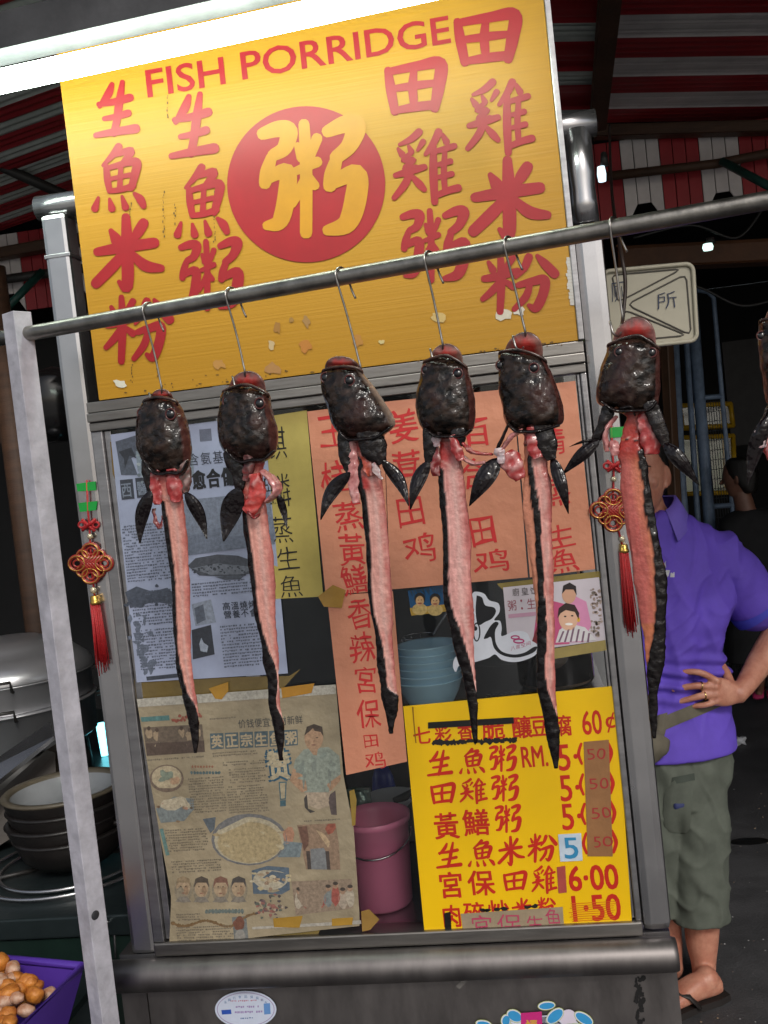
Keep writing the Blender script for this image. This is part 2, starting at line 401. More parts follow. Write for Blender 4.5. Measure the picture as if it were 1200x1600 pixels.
# rolled ledge, front panel with its seam, worktop and sides
f = MB(); prof = [(-0.775, 0), (-0.70, 0), (-0.4, 0), (-0.1, 0), (0.158, 0), (0.166, 0)]
f.tube([(x, -0.016, 0.8125) for x, _ in prof], [0.0265] * 5 + [0.0245], 28); part('ledge', f, M_STEELP)
f = MB(); f.box((-0.719, -0.002, 0.0), (0.164, 0.004, 0.812)); f.box((-0.765, -0.004, 0.0), (-0.7205, 0.004, 0.812)); fp = part('front_panel', f, M_STEELP)
f = MB(); f.box((-0.765, 0.006, 0.8150), (0.160, 0.845, 0.8390)); part('worktop', f, M_STEEL)
f = MB(); f.box((0.158, 0.006, 0.05), (0.1635, 0.845, 0.8145)); part('side_panel', f, M_STEELP)
f = MB(); f.box((-0.765, 0.006, 0.05), (-0.7605, 0.845, 0.8145)); part('side_panel', f, M_STEELP)
f = MB(); f.box((-0.60, 0.50, 1.10), (0.10, 0.70, 1.112)); part('shelf', f, M_STEEL)
# scraped dirt on the panel's right end
pr = Print(-0.0024)
for q in ((984, 1488, 1012, 1496), (996, 1500, 1003, 1512)): pr.poly([(q[0], q[1]), (q[2], q[1] - 2), (q[2] - 3, q[3] - 2), (q[0] + 5, q[3])], (14, 12, 12))
for i in range(26):
    u = 996 + rnd.uniform(-5, 8) + (i / 26) * 5; v = 1515 + i * 3.3 + rnd.uniform(-3, 3); r_ = rnd.uniform(1.2, 4.5)
    pr.ell(u, v, r_, r_ * rnd.uniform(0.8, 2.2), (13, 11, 12), L=1 + i % 5, n=9, wob=0.8)
pr.poly([(712, 1540), (738, 1516), (742, 1520), (718, 1545)], (120, 116, 112), L=7)
pr.build('grime', mat('black_grime', attr=True, rough=0.6), fp)['kind'] = 'stuff'

# ------------------------------------------------------------------ big yellow sign
YS = -0.014
M_SIGN = mat('yellow_fluted_plastic', (0.42, 0.200, 0.002), 0.50, var=0.10, scale=3, bump=0.07, bscale=2.0, stretch=(0.5, 1, 120), rvar=0.06)
sign = thing('signboard', P(480, 580, YS), 'large yellow signboard with red brush lettering and a red disc above the window', 'signboard')
f = MB(); f.box((-0.671, YS + 0.0008, 1.7845), (0.1095, -0.001, 2.42)); f.build('panel', M_SIGN, sign)
f = MB(); f.box((0.1100, YS - 0.003, 1.7845), (0.1190, -0.0005, 2.42), bev=0.0015); f.build('edge_trim', M_ALU, sign)
RED = (150, 8, 20)
def lettering(Y, parent, items, m=INKG):
    for ch, u0, v0, u1, v1 in items:
        pr = Print(Y); pr.brush(ch, u0, v0, u1, v1, RED, wt=1.24 if ch in '生米田' else 1.06); pr.build('character', m, parent)
lettering(YS, sign, [('生', 147, 125, 215, 215), ('魚', 145, 225, 228, 330), ('米', 146, 335, 256, 452), ('粉', 162, 460, 269, 569),
    ('生', 265, 143, 338, 248), ('魚', 274, 257, 358, 371), ('粥', 279, 373, 375, 486),
    ('田', 602, 96, 692, 178), ('雞', 612, 202, 720, 320), ('粥', 625, 325, 729, 442),
    ('田', 710, 20, 808, 101), ('雞', 727, 124, 835, 243), ('米', 735, 246, 860, 371), ('粉', 750, 392, 871, 491)])
pr = Print(YS); pr.ell(478.5, 288, 123.5, 122, RED, n=72); disc = pr.build('disc', INKG, sign)
pr = Print(YS - 0.0006)
RED_, RED = RED, (184, 126, 4); pr.brush('粥', 404, 187, 563, 371, RED, wt=1.22); RED = RED_
pr.build('character', INKG, disc)
for word, u, v, w in (('FISH', 231, 152, 122), ('PORRIDGE', 379, 124, 326)):
    pr = Print(YS)
    pr.line(word, u, v, 44, RED, bold=0.012, k=-0.178, fit=w); pr.build('word', INKG, sign)
# torn tape, drips and the chipped right edge
pr = Print(YS)
for u, v, a, b_, c in ((343, 569, 9, 8, (176, 126, 60)), (433, 512, 5, 10, (150, 104, 40)), (479, 502, 6, 9, (150, 112, 62)), (424, 538, 6, 7, (186, 160, 120)),
                       (478, 540, 10, 9, (176, 112, 40)), (427, 577, 11, 9, (164, 118, 66)), (188, 600, 10, 6, (206, 200, 186)), (596, 534, 5, 4, (196, 176, 120)),
                       (559, 533, 9, 9, (170, 116, 44)), (685, 495, 13, 6, (190, 160, 100)), (786, 492, 14, 8, (196, 186, 168)), (812, 486, 10, 8, (200, 190, 176)), (455, 500, 4, 4, (150, 110, 50))):
    pr.ell(u, v, a, b_, c, n=11, wob=0.7, rot=rnd.uniform(-0.3, 0.3))
for cx, v0, v1 in ((256, 300, 372), (262, 150, 190), (273, 320, 350), (206, 570, 598), (246, 566, 590), (335, 300, 380), (204, 318, 360)):
    v = v0
    while v < v1:
        pr.ell(cx + rnd.uniform(-1.5, 1.5), v, rnd.uniform(0.5, 1.3), rnd.uniform(0.8, 2.5), (92, 66, 14), n=7); v += rnd.uniform(3, 8)
for i in range(46): pr.ell(rnd.uniform(160, 895), 0, 1, 1, (120, 84, 10), n=6) if False else None
for i in range(60):
    u = rnd.uniform(160, 895); v = 618 - 0.109 * (u - 160) - abs(rnd.gauss(0, 5)); pr.ell(u, v, rnd.uniform(0.8, 3), rnd.uniform(0.5, 1.6), (96, 66, 14), n=7)
pr.build('wear', INK, sign)['kind'] = 'stuff'
pr = Print(YS - 0.0001)
for k in range(15):
    v = 402 + k * 5; w = 3 + 5 * abs(noise.noise(Vector((k * 0.7, 1, 2)))); u = 888 + (v - 400) * 0.085
    pr.poly([(u - w, v), (u + 3, v), (u + 3.4, v + 4.8), (u - w * rnd.uniform(0.6, 1.2), v + 4.8)], (188, 182, 176), L=2)
pr.build('chipped_edge', INK, sign)['kind'] = 'stuff'

# ------------------------------------------------------------------ fluorescent lamp above the sign
TA, TB = D(-330, 200, 1.57), D(835, -56, 1.29)
td = (TB - TA).normalized()
lamp = thing('fluorescent_lamp', (TA + TB) / 2, 'lit white fluorescent tube on a grey batten across the top of the yellow sign', 'lamp')
b = MB(); b.tube([TA + td * 0.02, TB - td * 0.02], 0.0170, 20); 
M_TUBE = mat('lit_tube', (0.9, 0.92, 0.95), 0.4, emit=(0.84, 1.0, 0.86), estr=24.0)
b.build('tube', M_TUBE, lamp)
b = MB(); up = Vector((0, 0, 1)); side = td.cross(up).normalized(); up2 = side.cross(td)
rotm = Matrix((td, side, up2)).transposed()
c = (TA + TB) / 2 + up2 * 0.060; hl = (TB - TA).length / 2
bm = bmesh.new(); bmesh.ops.create_cube(bm, size=2)
for q in bm.verts: q.co = c + rotm @ Vector((q.co.x * hl, q.co.y * 0.026, q.co.z * 0.026))
b.bm(bm, smooth=False); b.build('batten', mat('batten_grey', (0.075, 0.075, 0.08), 0.6, var=0.6, scale=9, bump=0.15, bscale=30), lamp)
for e, s_ in ((TA, 1), (TB, -1)):
    b = MB(); bm = bmesh.new(); bmesh.ops.create_cube(bm, size=2)
    for q in bm.verts: q.co = e + up2 * 0.012 + rotm @ Vector((q.co.x * 0.012, q.co.y * 0.017, q.co.z * 0.036))
    b.bm(bm, smooth=False); b.build('lamp_holder', mat('holder_white', (0.5, 0.5, 0.48), 0.5), lamp)
# ------------------------------------------------------------------ papers, menus and stickers on the glass
def paper_mat(name, col, rough=0.6, var=0.16, scale=9, coat=0.0, bump=0.12):
    return mat(name, lin(col), rough, var=var, scale=scale, bump=bump, bscale=26, coat=coat)
def sheet_mesh(left, right, Y, surf=None, nu=10, nv=14, lift=0.0):
    """a sheet of paper between two edge polylines given in photo pixels"""
    def at(pl, t):
        L_ = [0]
        for a, b in zip(pl, pl[1:]): L_.append(L_[-1] + math.dist(a, b))
        d = t * L_[-1]
        for i in range(len(pl) - 1):
            if d <= L_[i + 1] + 1e-9:
                k = (d - L_[i]) / max(1e-9, L_[i + 1] - L_[i]); return (pl[i][0] + (pl[i + 1][0] - pl[i][0]) * k, pl[i][1] + (pl[i + 1][1] - pl[i][1]) * k)
        return pl[-1]
    mb = MB(); vs = []; fs = []
    for j in range(nv + 1):
        a, b = at(left, j / nv), at(right, j / nv)
        for i in range(nu + 1):
            k = i / nu; p = P(a[0] + (b[0] - a[0]) * k, a[1] + (b[1] - a[1]) * k, Y)
            if surf: p.y = surf(p.x, p.z)
            vs.append(p)
    w = nu + 1
    for j in range(nv):
        for i in range(nu): fs.append([j * w + i, (j + 1) * w + i, (j + 1) * w + i + 1, j * w + i + 1])
    mb.add(vs, fs, smooth=True); n0 = len(vs)
    mb.add([p + Vector((0, 0.0005, 0)) for p in vs], [q[::-1] for q in fs], smooth=True)
    return mb
def waver(Y, amp, fr=5.0, seed=0):
    return lambda x, z: Y - abs(amp) * (0.5 + 0.5 * noise.noise(Vector((x * fr, z * fr * 0.8, seed))) + 0.25 * noise.noise(Vector((x * fr * 3, z * fr * 3, seed + 9))))
def paper(name, left, right, Y, m, label, cat, surf=None, group=None, nu=10, nv=14):
    o = sheet_mesh(left, right, Y, surf, nu, nv).build(name, m, None, fix=False); return tag(o, label, cat, group)
def write(o, Y, ch, u, v, w, h, col, bold=-0.004, jit=0.06, surf=None, rot=0.0):
    pr = Print(Y, surf); pr.char(ch, u, v, w, h, col, 1, bold=bold, jit=jit, rot=rot); return pr.build('handwriting', INK, o)
def textblock(pr, u, v, w, rows, dv, col, L=1, ch=2.6, k=None, lean=0.11, ragged=0.15, density=0.86):
    """columns of newsprint too small to read: rows of little ticks"""
    for r in range(rows):
        vv = v + r * dv; kk = slope_at(vv) if k is None else k; x = 0; end = w * (1 - (ragged * rnd.random() if rnd.random() < 0.3 else 0))
        while x < end:
            l = rnd.uniform(0.55, 1.5) * ch
            if rnd.random() < density:
                h = dv * rnd.uniform(0.34, 0.62); uu = u + x + r * dv * lean; v2 = vv + kk * x + rnd.uniform(-0.25, 0.25)
                pr.poly([(uu, v2), (uu + l, v2 + kk * l), (uu + l, v2 + kk * l + h), (uu, v2 + h)], col, L)
            x += l + ch * rnd.uniform(0.25, 0.5)

# ---- grey newspaper sheet on the left
Y1 = 0.0005
s1 = waver(Y1, 0.0025, 4.0, 3)
news = paper('newspaper', [(173, 679), (214, 1066)], [(412, 648), (450, 1052)], Y1, paper_mat('grey_newsprint', (160, 168, 194), 0.35, var=0.30, scale=7, coat=0.5),
             'blue grey newspaper page with a long dark fish photo, taped inside the glass at left', 'newspaper', s1, nu=16, nv=24)
pr = Print(Y1, s1); pr.fade = 0.22; pr.fadecol = (150, 160, 186); K = (44, 48, 58); G_ = (92, 98, 112)
pr.poly([(181, 690), (214, 680), (222, 706), (206, 716), (216, 742), (190, 742)], (70, 76, 88), 1)
pr.poly([(186, 706), (206, 699), (214, 716), (203, 712), (196, 732), (194, 716)], (24, 26, 32), 2)
pr.poly([(212, 700), (300, 690), (304, 745), (232, 760), (216, 735)], (136, 150, 160), 1)
for i in range(30): pr.ell(rnd.uniform(216, 262), rnd.uniform(705, 755), rnd.uniform(1, 4), rnd.uniform(1, 3), rnd.choice([(180, 190, 190), (110, 122, 128), (150, 165, 160)]), 2, n=7)
for i in range(11): pr.poly([(312 + i * 1.7, 671 - i * 0.16), (313 + i * 1.7, 671 - i * 0.16), (314.3 + i * 1.7, 690 - i * 0.16), (313.3 + i * 1.7, 690 - i * 0.16)], K, 1)
for i, ch in enumerate('含氨基酸'): pr.char(ch, 303 + i * 19, 718 - i * 2, 16, 19, (52, 58, 70), 1)
for i, ch in enumerate('西醫'):
    u, v = 198 + i * 24, 766 - i * 3; pr.rect(u - 10, v - 16, u + 10, v + 15, (34, 37, 44), 1, k=-0.09); pr.char(ch, u + 0.5, v, 15, 21, (128, 138, 155), 2, bold=0.01)
for i, ch in enumerate('可愈合傷口'):
    u, v = 288 + i * 23, 752 - i * 2.5; pr.char(ch, u, v, 20, 28, (26, 28, 34), 1, bold=0.035)
textblock(pr, 191, 822, 74, 20, 4.5, (84, 90, 104)); textblock(pr, 205, 925, 70, 12, 4.6, (84, 90, 104)); textblock(pr, 214, 985, 68, 14, 4.6, (84, 90, 104))
pr.poly([(196, 925), (214, 916), (238, 924), (262, 918), (276, 930), (268, 944), (240, 940), (222, 946), (204, 950)], (66, 72, 84), 1)
for i in range(40): pr.ell(rnd.uniform(196, 270), 936 + rnd.gauss(0, 7), rnd.uniform(2, 7), rnd.uniform(1, 4), (58, 64, 76), 2, n=8, wob=0.8)
pr.poly([(284, 782), (420, 768), (432, 842), (292, 862)], (120, 128, 144), 1); pr.poly([(286, 840), (380, 815), (428, 835), (430, 850), (292, 868)], (104, 112, 128), 2)
# the long fish in the picture
pr.poly([(294, 884), (306, 872), (340, 866), (372, 868), (396, 876), (404, 884), (394, 896), (372, 899), (340, 900), (312, 899)], (60, 62, 68), 2)
pr.poly([(300, 888), (340, 880), (398, 886), (380, 897), (330, 898)], (112, 116, 124), 3)
for i in range(34): pr.ell(rnd.uniform(302, 392), 889 + rnd.gauss(0, 4), rnd.uniform(1, 3), rnd.uniform(0.8, 2), (34, 36, 42), 4, n=7)
pr.poly([(336, 901), (370, 898), (388, 894), (376, 905), (352, 906)], (70, 74, 82), 2)
textblock(pr, 300, 912, 106, 5, 4.6, (84, 90, 104)); textblock(pr, 344, 978, 74, 14, 4.8, (84, 90, 104))
for j, row in enumerate(('高溫燒烤', '營養不會流')):
    for i, ch in enumerate(row): pr.char(ch, 354 + i * 13.5 + j * 2, 947 + j * 13 - i, 11.5, 12, (48, 56, 70), 1, bold=0.012)
pr.poly([(300, 944), (330, 936), (338, 972), (306, 978)], (142, 150, 164), 1); pr.poly([(304, 950), (318, 944), (322, 968), (308, 975)], (74, 80, 92), 2)
pr.poly([(300, 984), (330, 976), (336, 1022), (302, 1030)], (26, 28, 34), 1)
pr.poly([(312, 1006), (315, 996), (319, 1004), (326, 1009), (324, 1019), (314, 1017)], (168, 176, 190), 2)
pr.poly([(229, 1057), (278, 1052), (279, 1058), (230, 1063)], (44, 48, 56), 1); pr.poly([(284, 1051), (298, 1050), (299, 1055), (285, 1057)], (44, 48, 56), 1)
for i in range(26): pr.ell(214 + rnd.gauss(0, 6) + i * 0.6, 960 + i * 3.6, rnd.uniform(2, 7), rnd.uniform(3, 9), (100, 108, 124), 0, n=9, wob=0.8)
pr.build('print', NEWS, news)

# ---- yellow strip in black pen
Y2 = -0.0008
yel = paper('paper_notice', [(416, 651), (428, 936)], [(479, 641), (505, 932)], Y2, paper_mat('aged_yellow_paper', (178, 160, 84), 0.6, var=0.25),
            'tall yellow paper strip with black handwritten characters beside the newspaper', 'paper notice')
pr = Print(Y2)
for ch, u, v, w, h in (('麒', 428, 692, 36, 50), ('麟', 432, 766, 42, 52), ('蒸', 440, 828, 34, 42), ('生', 450, 872, 34, 34), ('魚', 455, 916, 34, 34)):
    write(yel, Y2, ch, u, v, w, h, (20, 18, 16), bold=-0.008)

# ---- salmon pink sheets in red marker
PINK = paper_mat('salmon_pink_card', (208, 138, 108), 0.5, var=0.16, scale=6, bump=0.35)
RM_ = (196, 40, 42)
def marker(pr, ch, u, v, w, h): write(pr.owner, pr.Y, ch, u, v, w * rnd.uniform(0.92, 1.06), h * rnd.uniform(0.94, 1.06), RM_, 0.003, 0.12, pr.surf, rnd.uniform(-0.10, 0.02))
Y3 = -0.0012
pa = paper('paper_notice', [(480, 643), (509, 929)], [(598, 628), (609, 923)], Y3, PINK, 'leftmost salmon pink sheet reading downwards in red marker, next to the yellow strip', 'paper notice', waver(Y3, 0.0015, 5, 1), 'pink menu sheets')
pr = Print(Y3, waver(Y3, 0.0015, 5, 1)); pr.owner = pa
for ch, u, v, w, h in (('玉', 520, 674, 40, 50), ('桂', 524, 746, 46, 50), ('蒸', 545, 806, 44, 42), ('黃', 550, 858, 40, 44), ('鱔', 554, 906, 40, 42)): marker(pr, ch, u, v, w, h)
pb = paper('paper_notice', [(599, 628), (610, 921)], [(801, 607), (825, 902)], Y3, PINK, 'widest salmon pink sheet with two columns of red marker characters', 'paper notice', waver(Y3, 0.0015, 4, 2), 'pink menu sheets')
pr = Print(Y3, waver(Y3, 0.0015, 4, 2)); pr.owner = pb
for ch, u, v, w, h in (('姜', 630, 665, 44, 52), ('茸', 636, 726, 44, 46), ('田', 642, 800, 40, 42), ('鸡', 656, 856, 54, 42), ('百', 744, 676, 40, 40), ('合', 742, 740, 44, 48), ('田', 753, 830, 40, 42), ('鸡', 768, 876, 56, 36)): marker(pr, ch, u, v, w, h)
pd = paper('paper_notice', [(803, 607), (828, 902)], [(899, 595), (930, 889)], Y3, PINK, 'narrow salmon pink sheet at the right end beside the metal frame', 'paper notice', waver(Y3, 0.0015, 5, 5), 'pink menu sheets')
pr = Print(Y3, waver(Y3, 0.0015, 5, 5)); pr.owner = pd
for ch, u, v, w, h in (('清', 862, 690, 44, 44), ('蒸', 866, 768, 44, 44), ('生', 874, 838, 42, 34), ('魚', 880, 876, 40, 36)): marker(pr, ch, u, v, w, h)
Y4 = -0.0018
pe = paper('paper_notice', [(511, 931), (541, 1211)], [(614, 924), (636, 1190)], Y4, PINK, 'lower salmon pink strip hanging below the other sheets, left of the blue bowls', 'paper notice', None, 'pink menu sheets')
pr = Print(Y4); pr.owner = pe
for ch, u, v, w, h in (('香', 563, 958, 36, 46), ('辣', 566, 1012, 40, 46), ('宮', 572, 1062, 34, 42), ('保', 576, 1115, 40, 42), ('田', 580, 1158, 20, 20), ('鸡', 586, 1187, 32, 26)): marker(pr, ch, u, v, w, h)

# ---- yellowed colour newspaper
Y5 = -0.0010; s5 = waver(Y5, 0.004, 6.0, 8)
nw2 = paper('newspaper', [(214, 1092), (241, 1250), (255, 1329), (268, 1402), (265, 1478)], [(525, 1070), (537, 1212), (553, 1294), (562, 1427), (562, 1446)], Y5,
            paper_mat('yellowed_newsprint', (160, 146, 120), 0.36, var=0.34, scale=9, coat=0.45, bump=0.55), 'yellowed newspaper page with food photos and a man in a pale shirt', 'newspaper', s5, nu=20, nv=30)
pr = Print(Y5, s5)
pr.fade = 0.30
def C(x, y): return (200 + x / 3.158, 1060 + y / 3.158)      # enlarged-crop coordinates -> photo pixels
def cpoly(pts, col, L=1): pr.poly([C(*p) for p in pts], col, L)
def cell(x, y, a, b, col, L=1, n=20, wob=0.0): u, v = C(x, y); pr.ell(u, v, a / 3.158, b / 3.158, col, L, n, 0, wob)
cpoly([(45, 100), (1025, 28), (1027, 75), (52, 140)], (196, 194, 188), 1)
cpoly([(65, 190), (205, 180), (208, 205), (70, 212)], (64, 124, 132), 1)
for i in range(18): cell(225 + i * 8, 200 - i * 1.2 + rnd.uniform(-14, 14), 8, 8, (150, 60, 50), 1, 7, 0.6)
for i, ch in enumerate('价钱便宜食材新鲜'):
    u, v = C(565 + i * 40, 222 - i * 3); pr.char(ch, u, v, 11.5, 13.5, (72, 74, 76), 1)
for i, ch in enumerate('英正宗生鱼粥'):
    x, y = 441 + i * 73, 308 - i * 3.4; cpoly([(x - 34, y - 38), (x + 32, y - 41), (x + 34, y + 36), (x - 31, y + 40)], (54, 84, 104), 1)
    u, v = C(x, y); pr.char(ch, u, v, 17, 19, (184, 166, 136), 2, bold=0.03)
u, v = C(745, 425); pr.char('赞', u, v, 35, 45, (44, 92, 116), 1, bold=0.075); pr.char('赞', u, v, 33, 43, (190, 176, 146), 2, bold=0.03)
cpoly([(745, 508), (785, 506), (780, 595), (752, 597)], (44, 92, 116), 1); cpoly([(751, 514), (779, 512), (775, 589), (757, 591)], (190, 176, 146), 2)
cpoly([(752, 600), (780, 598), (780, 628), (752, 630)], (44, 92, 116), 1)
cpoly([(78, 240), (368, 224), (382, 360), (96, 380)], (96, 82, 74), 1)
for i in range(7): cell(105 + i * 40, 268 + (i % 2) * 12, 18, 26, (170, 146, 120), 2, 12, 0.4); cell(106 + i * 40, 244 + (i % 2) * 8, 9, 11, (60, 44, 40), 3, 10)
cpoly([(90, 318), (378, 304), (382, 358), (96, 378)], (66, 50, 48), 2)
for i in range(22): cell(140 + i * 7, 330 + rnd.uniform(-14, 16), 6, 6, (186, 170, 140), 3, 7, 0.6)
X = lambda: (98, 92, 84)
def ctext(x, y, w, rows): u, v = C(x, y); textblock(pr, u, v, w / 3.158, rows, 4.0, (112, 104, 92), 1, ch=2.2)
ctext(90, 398, 330, 1); ctext(405, 196, 130, 1); ctext(420, 365, 240, 2); ctext(470, 410, 200, 2); ctext(500, 445, 170, 6); ctext(300, 490, 170, 14); ctext(490, 530, 190, 11)
ctext(185, 745, 200, 9); ctext(215, 900, 240, 5); ctext(870, 700, 170, 1); ctext(240, 1160, 120, 3); ctext(240, 1225, 270, 6)
for i in range(10): cell(318 + i * 15, 462, 7, 8, (56, 92, 108), 1, 7, 0.5)
for i in range(8): cell(322 + i * 14, 432, 5, 6, (150, 82, 62), 1, 7, 0.5)
cell(195, 490, 84, 68, (110, 92, 84)); cell(195, 486, 74, 58, (196, 180, 150), 2); cell(192, 480, 36, 26, (120, 140, 128), 3, wob=0.8); cell(235, 500, 30, 22, (190, 150, 120), 3, wob=0.6)
cpoly([(140, 640), (230, 580), (330, 590), (330, 640), (280, 700), (165, 710)], (116, 132, 142), 1); cell(238, 630, 78, 52, (206, 194, 170), 2, wob=0.3)
for i in range(26): cell(238 + rnd.gauss(0, 34), 632 + rnd.gauss(0, 22), rnd.uniform(4, 12), rnd.uniform(3, 9), rnd.choice([(110, 80, 62), (150, 120, 92), (84, 72, 62), (180, 130, 110)]), 3, 8, 0.7)
cpoly([(158, 740), (176, 738), (208, 868), (190, 872)], (84, 136, 140), 1)
# bowl of porridge
cell(600, 792, 186, 128, (104, 108, 118)); cell(600, 796, 172, 116, (196, 186, 160), 2); cell(602, 806, 158, 102, (186, 166, 124), 3); cell(570, 790, 40, 26, (84, 106, 98), 4, wob=0.9)
for i in range(60): cell(602 + rnd.gauss(0, 70), 806 + rnd.gauss(0, 42), rnd.uniform(6, 22), rnd.uniform(4, 12), rnd.choice([(196, 178, 138), (176, 154, 112), (204, 190, 156), (168, 150, 116)]), 4, 9, 0.8)
for i in range(14): cell(575 + rnd.gauss(0, 22), 790 + rnd.gauss(0, 14), 8, 5, (60, 84, 78), 5, 7, 0.6)
cell(505, 755, 34, 18, (160, 130, 96), 4, wob=0.4); cpoly([(372, 690), (436, 680), (430, 740), (410, 760)], (74, 90, 110), 1); cell(792, 770, 30, 40, (190, 130, 104), 1, wob=0.5)
cpoly([(770, 800), (862, 810), (850, 880), (740, 880)], (110, 132, 148), 1)
# man in a pale shirt in the picture
cpoly([(826, 400), (870, 348), (990, 336), (1044, 380), (1052, 470), (1010, 520), (1005, 560), (870, 560), (862, 480), (818, 440)], (142, 158, 152), 1)
cell(918, 292, 46, 62, (188, 146, 116), 2); cpoly([(872, 280), (884, 236), (920, 222), (960, 236), (966, 284), (952, 262), (920, 256), (890, 264)], (44, 34, 34), 3)
cpoly([(892, 344), (940, 340), (930, 392)], (176, 136, 108), 2); cpoly([(818, 440), (862, 470), (900, 545), (860, 560), (800, 500)], (186, 142, 112), 2); cpoly([(1052, 470), (1010, 500), (930, 560), (980, 580), (1050, 500)], (184, 140, 110), 2)
for dx in (-16, 16): cell(918 + dx, 290, 7, 3, (60, 44, 40), 4, 8)
cell(918, 326, 12, 4, (130, 80, 70), 4, 8); cell(918, 306, 5, 8, (160, 116, 92), 4, 8); cpoly([(905, 380), (935, 380), (926, 520), (914, 520)], (126, 142, 140), 2)
cpoly([(840, 430), (858, 470), (868, 550), (880, 470), (870, 400)], (120, 138, 136), 2); cpoly([(1030, 420), (1004, 470), (1000, 540), (986, 460), (1000, 400)], (122, 138, 136), 2)
for i in range(14): cell(rnd.uniform(850, 1020), rnd.uniform(370, 540), rnd.uniform(6, 22), rnd.uniform(4, 12), rnd.choice([(150, 168, 162), (128, 146, 144), (136, 152, 146)]), 3, 9, 0.8)
cell(940, 590, 70, 50, (190, 170, 150), 2, wob=0.4); cpoly([(870, 590), (884, 570), (890, 640), (925, 655), (900, 662), (874, 635)], (40, 38, 44), 3); cpoly([(985, 580), (1025, 550), (1032, 672), (1004, 670)], (70, 58, 66), 2)
# small pictures
cpoly([(835, 722), (1025, 712), (1040, 800), (1050, 940), (880, 940)], (150, 120, 100), 1)
cpoly([(840, 730), (930, 722), (905, 800), (870, 850)], (98, 60, 52), 2); cpoly([(930, 718), (1024, 714), (1030, 770), (950, 770)], (158, 70, 56), 2); cpoly([(900, 840), (990, 832), (1000, 940), (905, 940)], (120, 128, 140), 2); cpoly([(925, 740), (950, 740), (1010, 820), (990, 836)], (196, 166, 130), 3)
for x in (880, 975): cpoly([(x, 850), (x + 18, 850), (x + 26, 940), (x + 8, 940)], (48, 40, 44), 3)
for x, c_ in ((275, (150, 128, 100)), (365, (60, 52, 50)), (460, (120, 74, 64)), (548, (52, 50, 56))):
    cell(x, 1040, 44, 66, (146, 136, 118), 1); cell(x, 1030, 34, 46, (188, 160, 130), 2); cell(x - 12, 1024, 5, 3, (70, 54, 48), 4, 7); cell(x + 12, 1024, 5, 3, (70, 54, 48), 4, 7); cell(x, 1056, 9, 3, (140, 80, 70), 4, 7); cell(x + 14, 1044, 12, 26, (158, 126, 100), 3, 10, 0.4); cpoly([(x - 38, 1030), (x - 30, 985), (x, 972), (x + 32, 985), (x + 38, 1030), (x + 24, 1004), (x - 22, 1004)], c_, 3); cpoly([(x - 40, 1100), (x - 20, 1074), (x + 20, 1074), (x + 40, 1100)], (130, 124, 118), 3)
cpoly([(612, 945), (690, 922), (795, 932), (800, 1040), (760, 1062), (620, 1060)], (66, 92, 122), 1); cell(704, 990, 92, 48, (198, 190, 170), 2, wob=0.2)
for i in range(20): cell(704 + rnd.gauss(0, 40), 992 + rnd.gauss(0, 20), rnd.uniform(8, 18), rnd.uniform(6, 12), rnd.choice([(206, 190, 150), (186, 160, 130), (220, 208, 180), (150, 120, 100)]), 3, 8, 0.6)
for i in range(50): cell(705 + rnd.gauss(0, 40), 1122 + rnd.gauss(0, 26), rnd.uniform(5, 14), rnd.uniform(4, 10), rnd.choice([(96, 70, 80), (150, 86, 84), (84, 96, 92), (186, 170, 150), (60, 54, 66)]), 2, 8, 0.7)
cpoly([(808, 1000), (1105, 985), (1112, 1130), (830, 1165)], (150, 128, 112), 1)
for i in range(8):
    x = 845 + i * 36; cell(x, 1090 - (i % 3) * 10, 22, 46, rnd.choice([(196, 184, 168), (170, 70, 66), (186, 170, 156), (120, 132, 140)]), 2, 12, 0.3); cell(x, 1046 - (i % 3) * 14, 13, 16, (176, 136, 112), 3); cell(x, 1036 - (i % 3) * 14, 13, 9, (46, 38, 40), 4)
for i in range(12): cell(390 + i * 16, 1146, 9, 12, (92, 112, 116), 1, 8, 0.5)
for i in range(60): 
    t = i / 60; cell(225 + t * 410, 1205 + 14 * math.sin(t * 12) - 40 * max(0, t - 0.75) * 4, rnd.uniform(4, 12), rnd.uniform(4, 9), (116, 84, 50), 1, 8, 0.7)
cpoly([(515, 1175), (585, 1168), (600, 1310), (530, 1312)], (112, 122, 130), 1); cell(550, 1205, 30, 32, (110, 56, 44), 2, wob=0.5); cell(556, 1270, 26, 36, (150, 150, 150), 2)
cpoly([(615, 1222), (1150, 1190), (1152, 1208), (616, 1234)], (196, 192, 186), 1)
pr.build('print', NEWS, nw2)

# ---- small photo, family poster, white logo sticker
ph = paper('photograph', [(637, 923), (643, 962)], [(694, 914), (700, 955)], -0.0006, mat('glossy_blue_photo', lin((34, 84, 128)), 0.2, var=0.4, scale=30), 'small blue snapshot of two smiling people on the dark glass', 'photograph', nu=4, nv=4)
pr = Print(-0.0006)
pr.poly([(640, 950), (698, 944), (700, 955), (643, 962)], (190, 150, 50), 1)
for u, v in ((656, 943), (680, 944)): pr.ell(u, v + 9, 12, 9, (206, 176, 110), 2); pr.ell(u, v - 8, 8.5, 9, (14, 12, 16), 2); pr.ell(u, v - 4, 6.4, 8, (214, 168, 116), 3); pr.ell(u, v - 0.5, 3.4, 1.1, (150, 60, 50), 4); pr.ell(u - 2.5, v - 5.5, 1, 0.7, (20, 14, 12), 4); pr.ell(u + 2.5, v - 5.7, 1, 0.7, (20, 14, 12), 4)
for i in range(14): pr.poly([(640 + i * 4, 922 - i * 0.5), (643 + i * 4, 921 - i * 0.5), (646 + i * 4 + rnd.uniform(-4, 4), 932 - i * 0.4)], (16, 52, 74), 1)
pr.build('print', NEWS, ph)
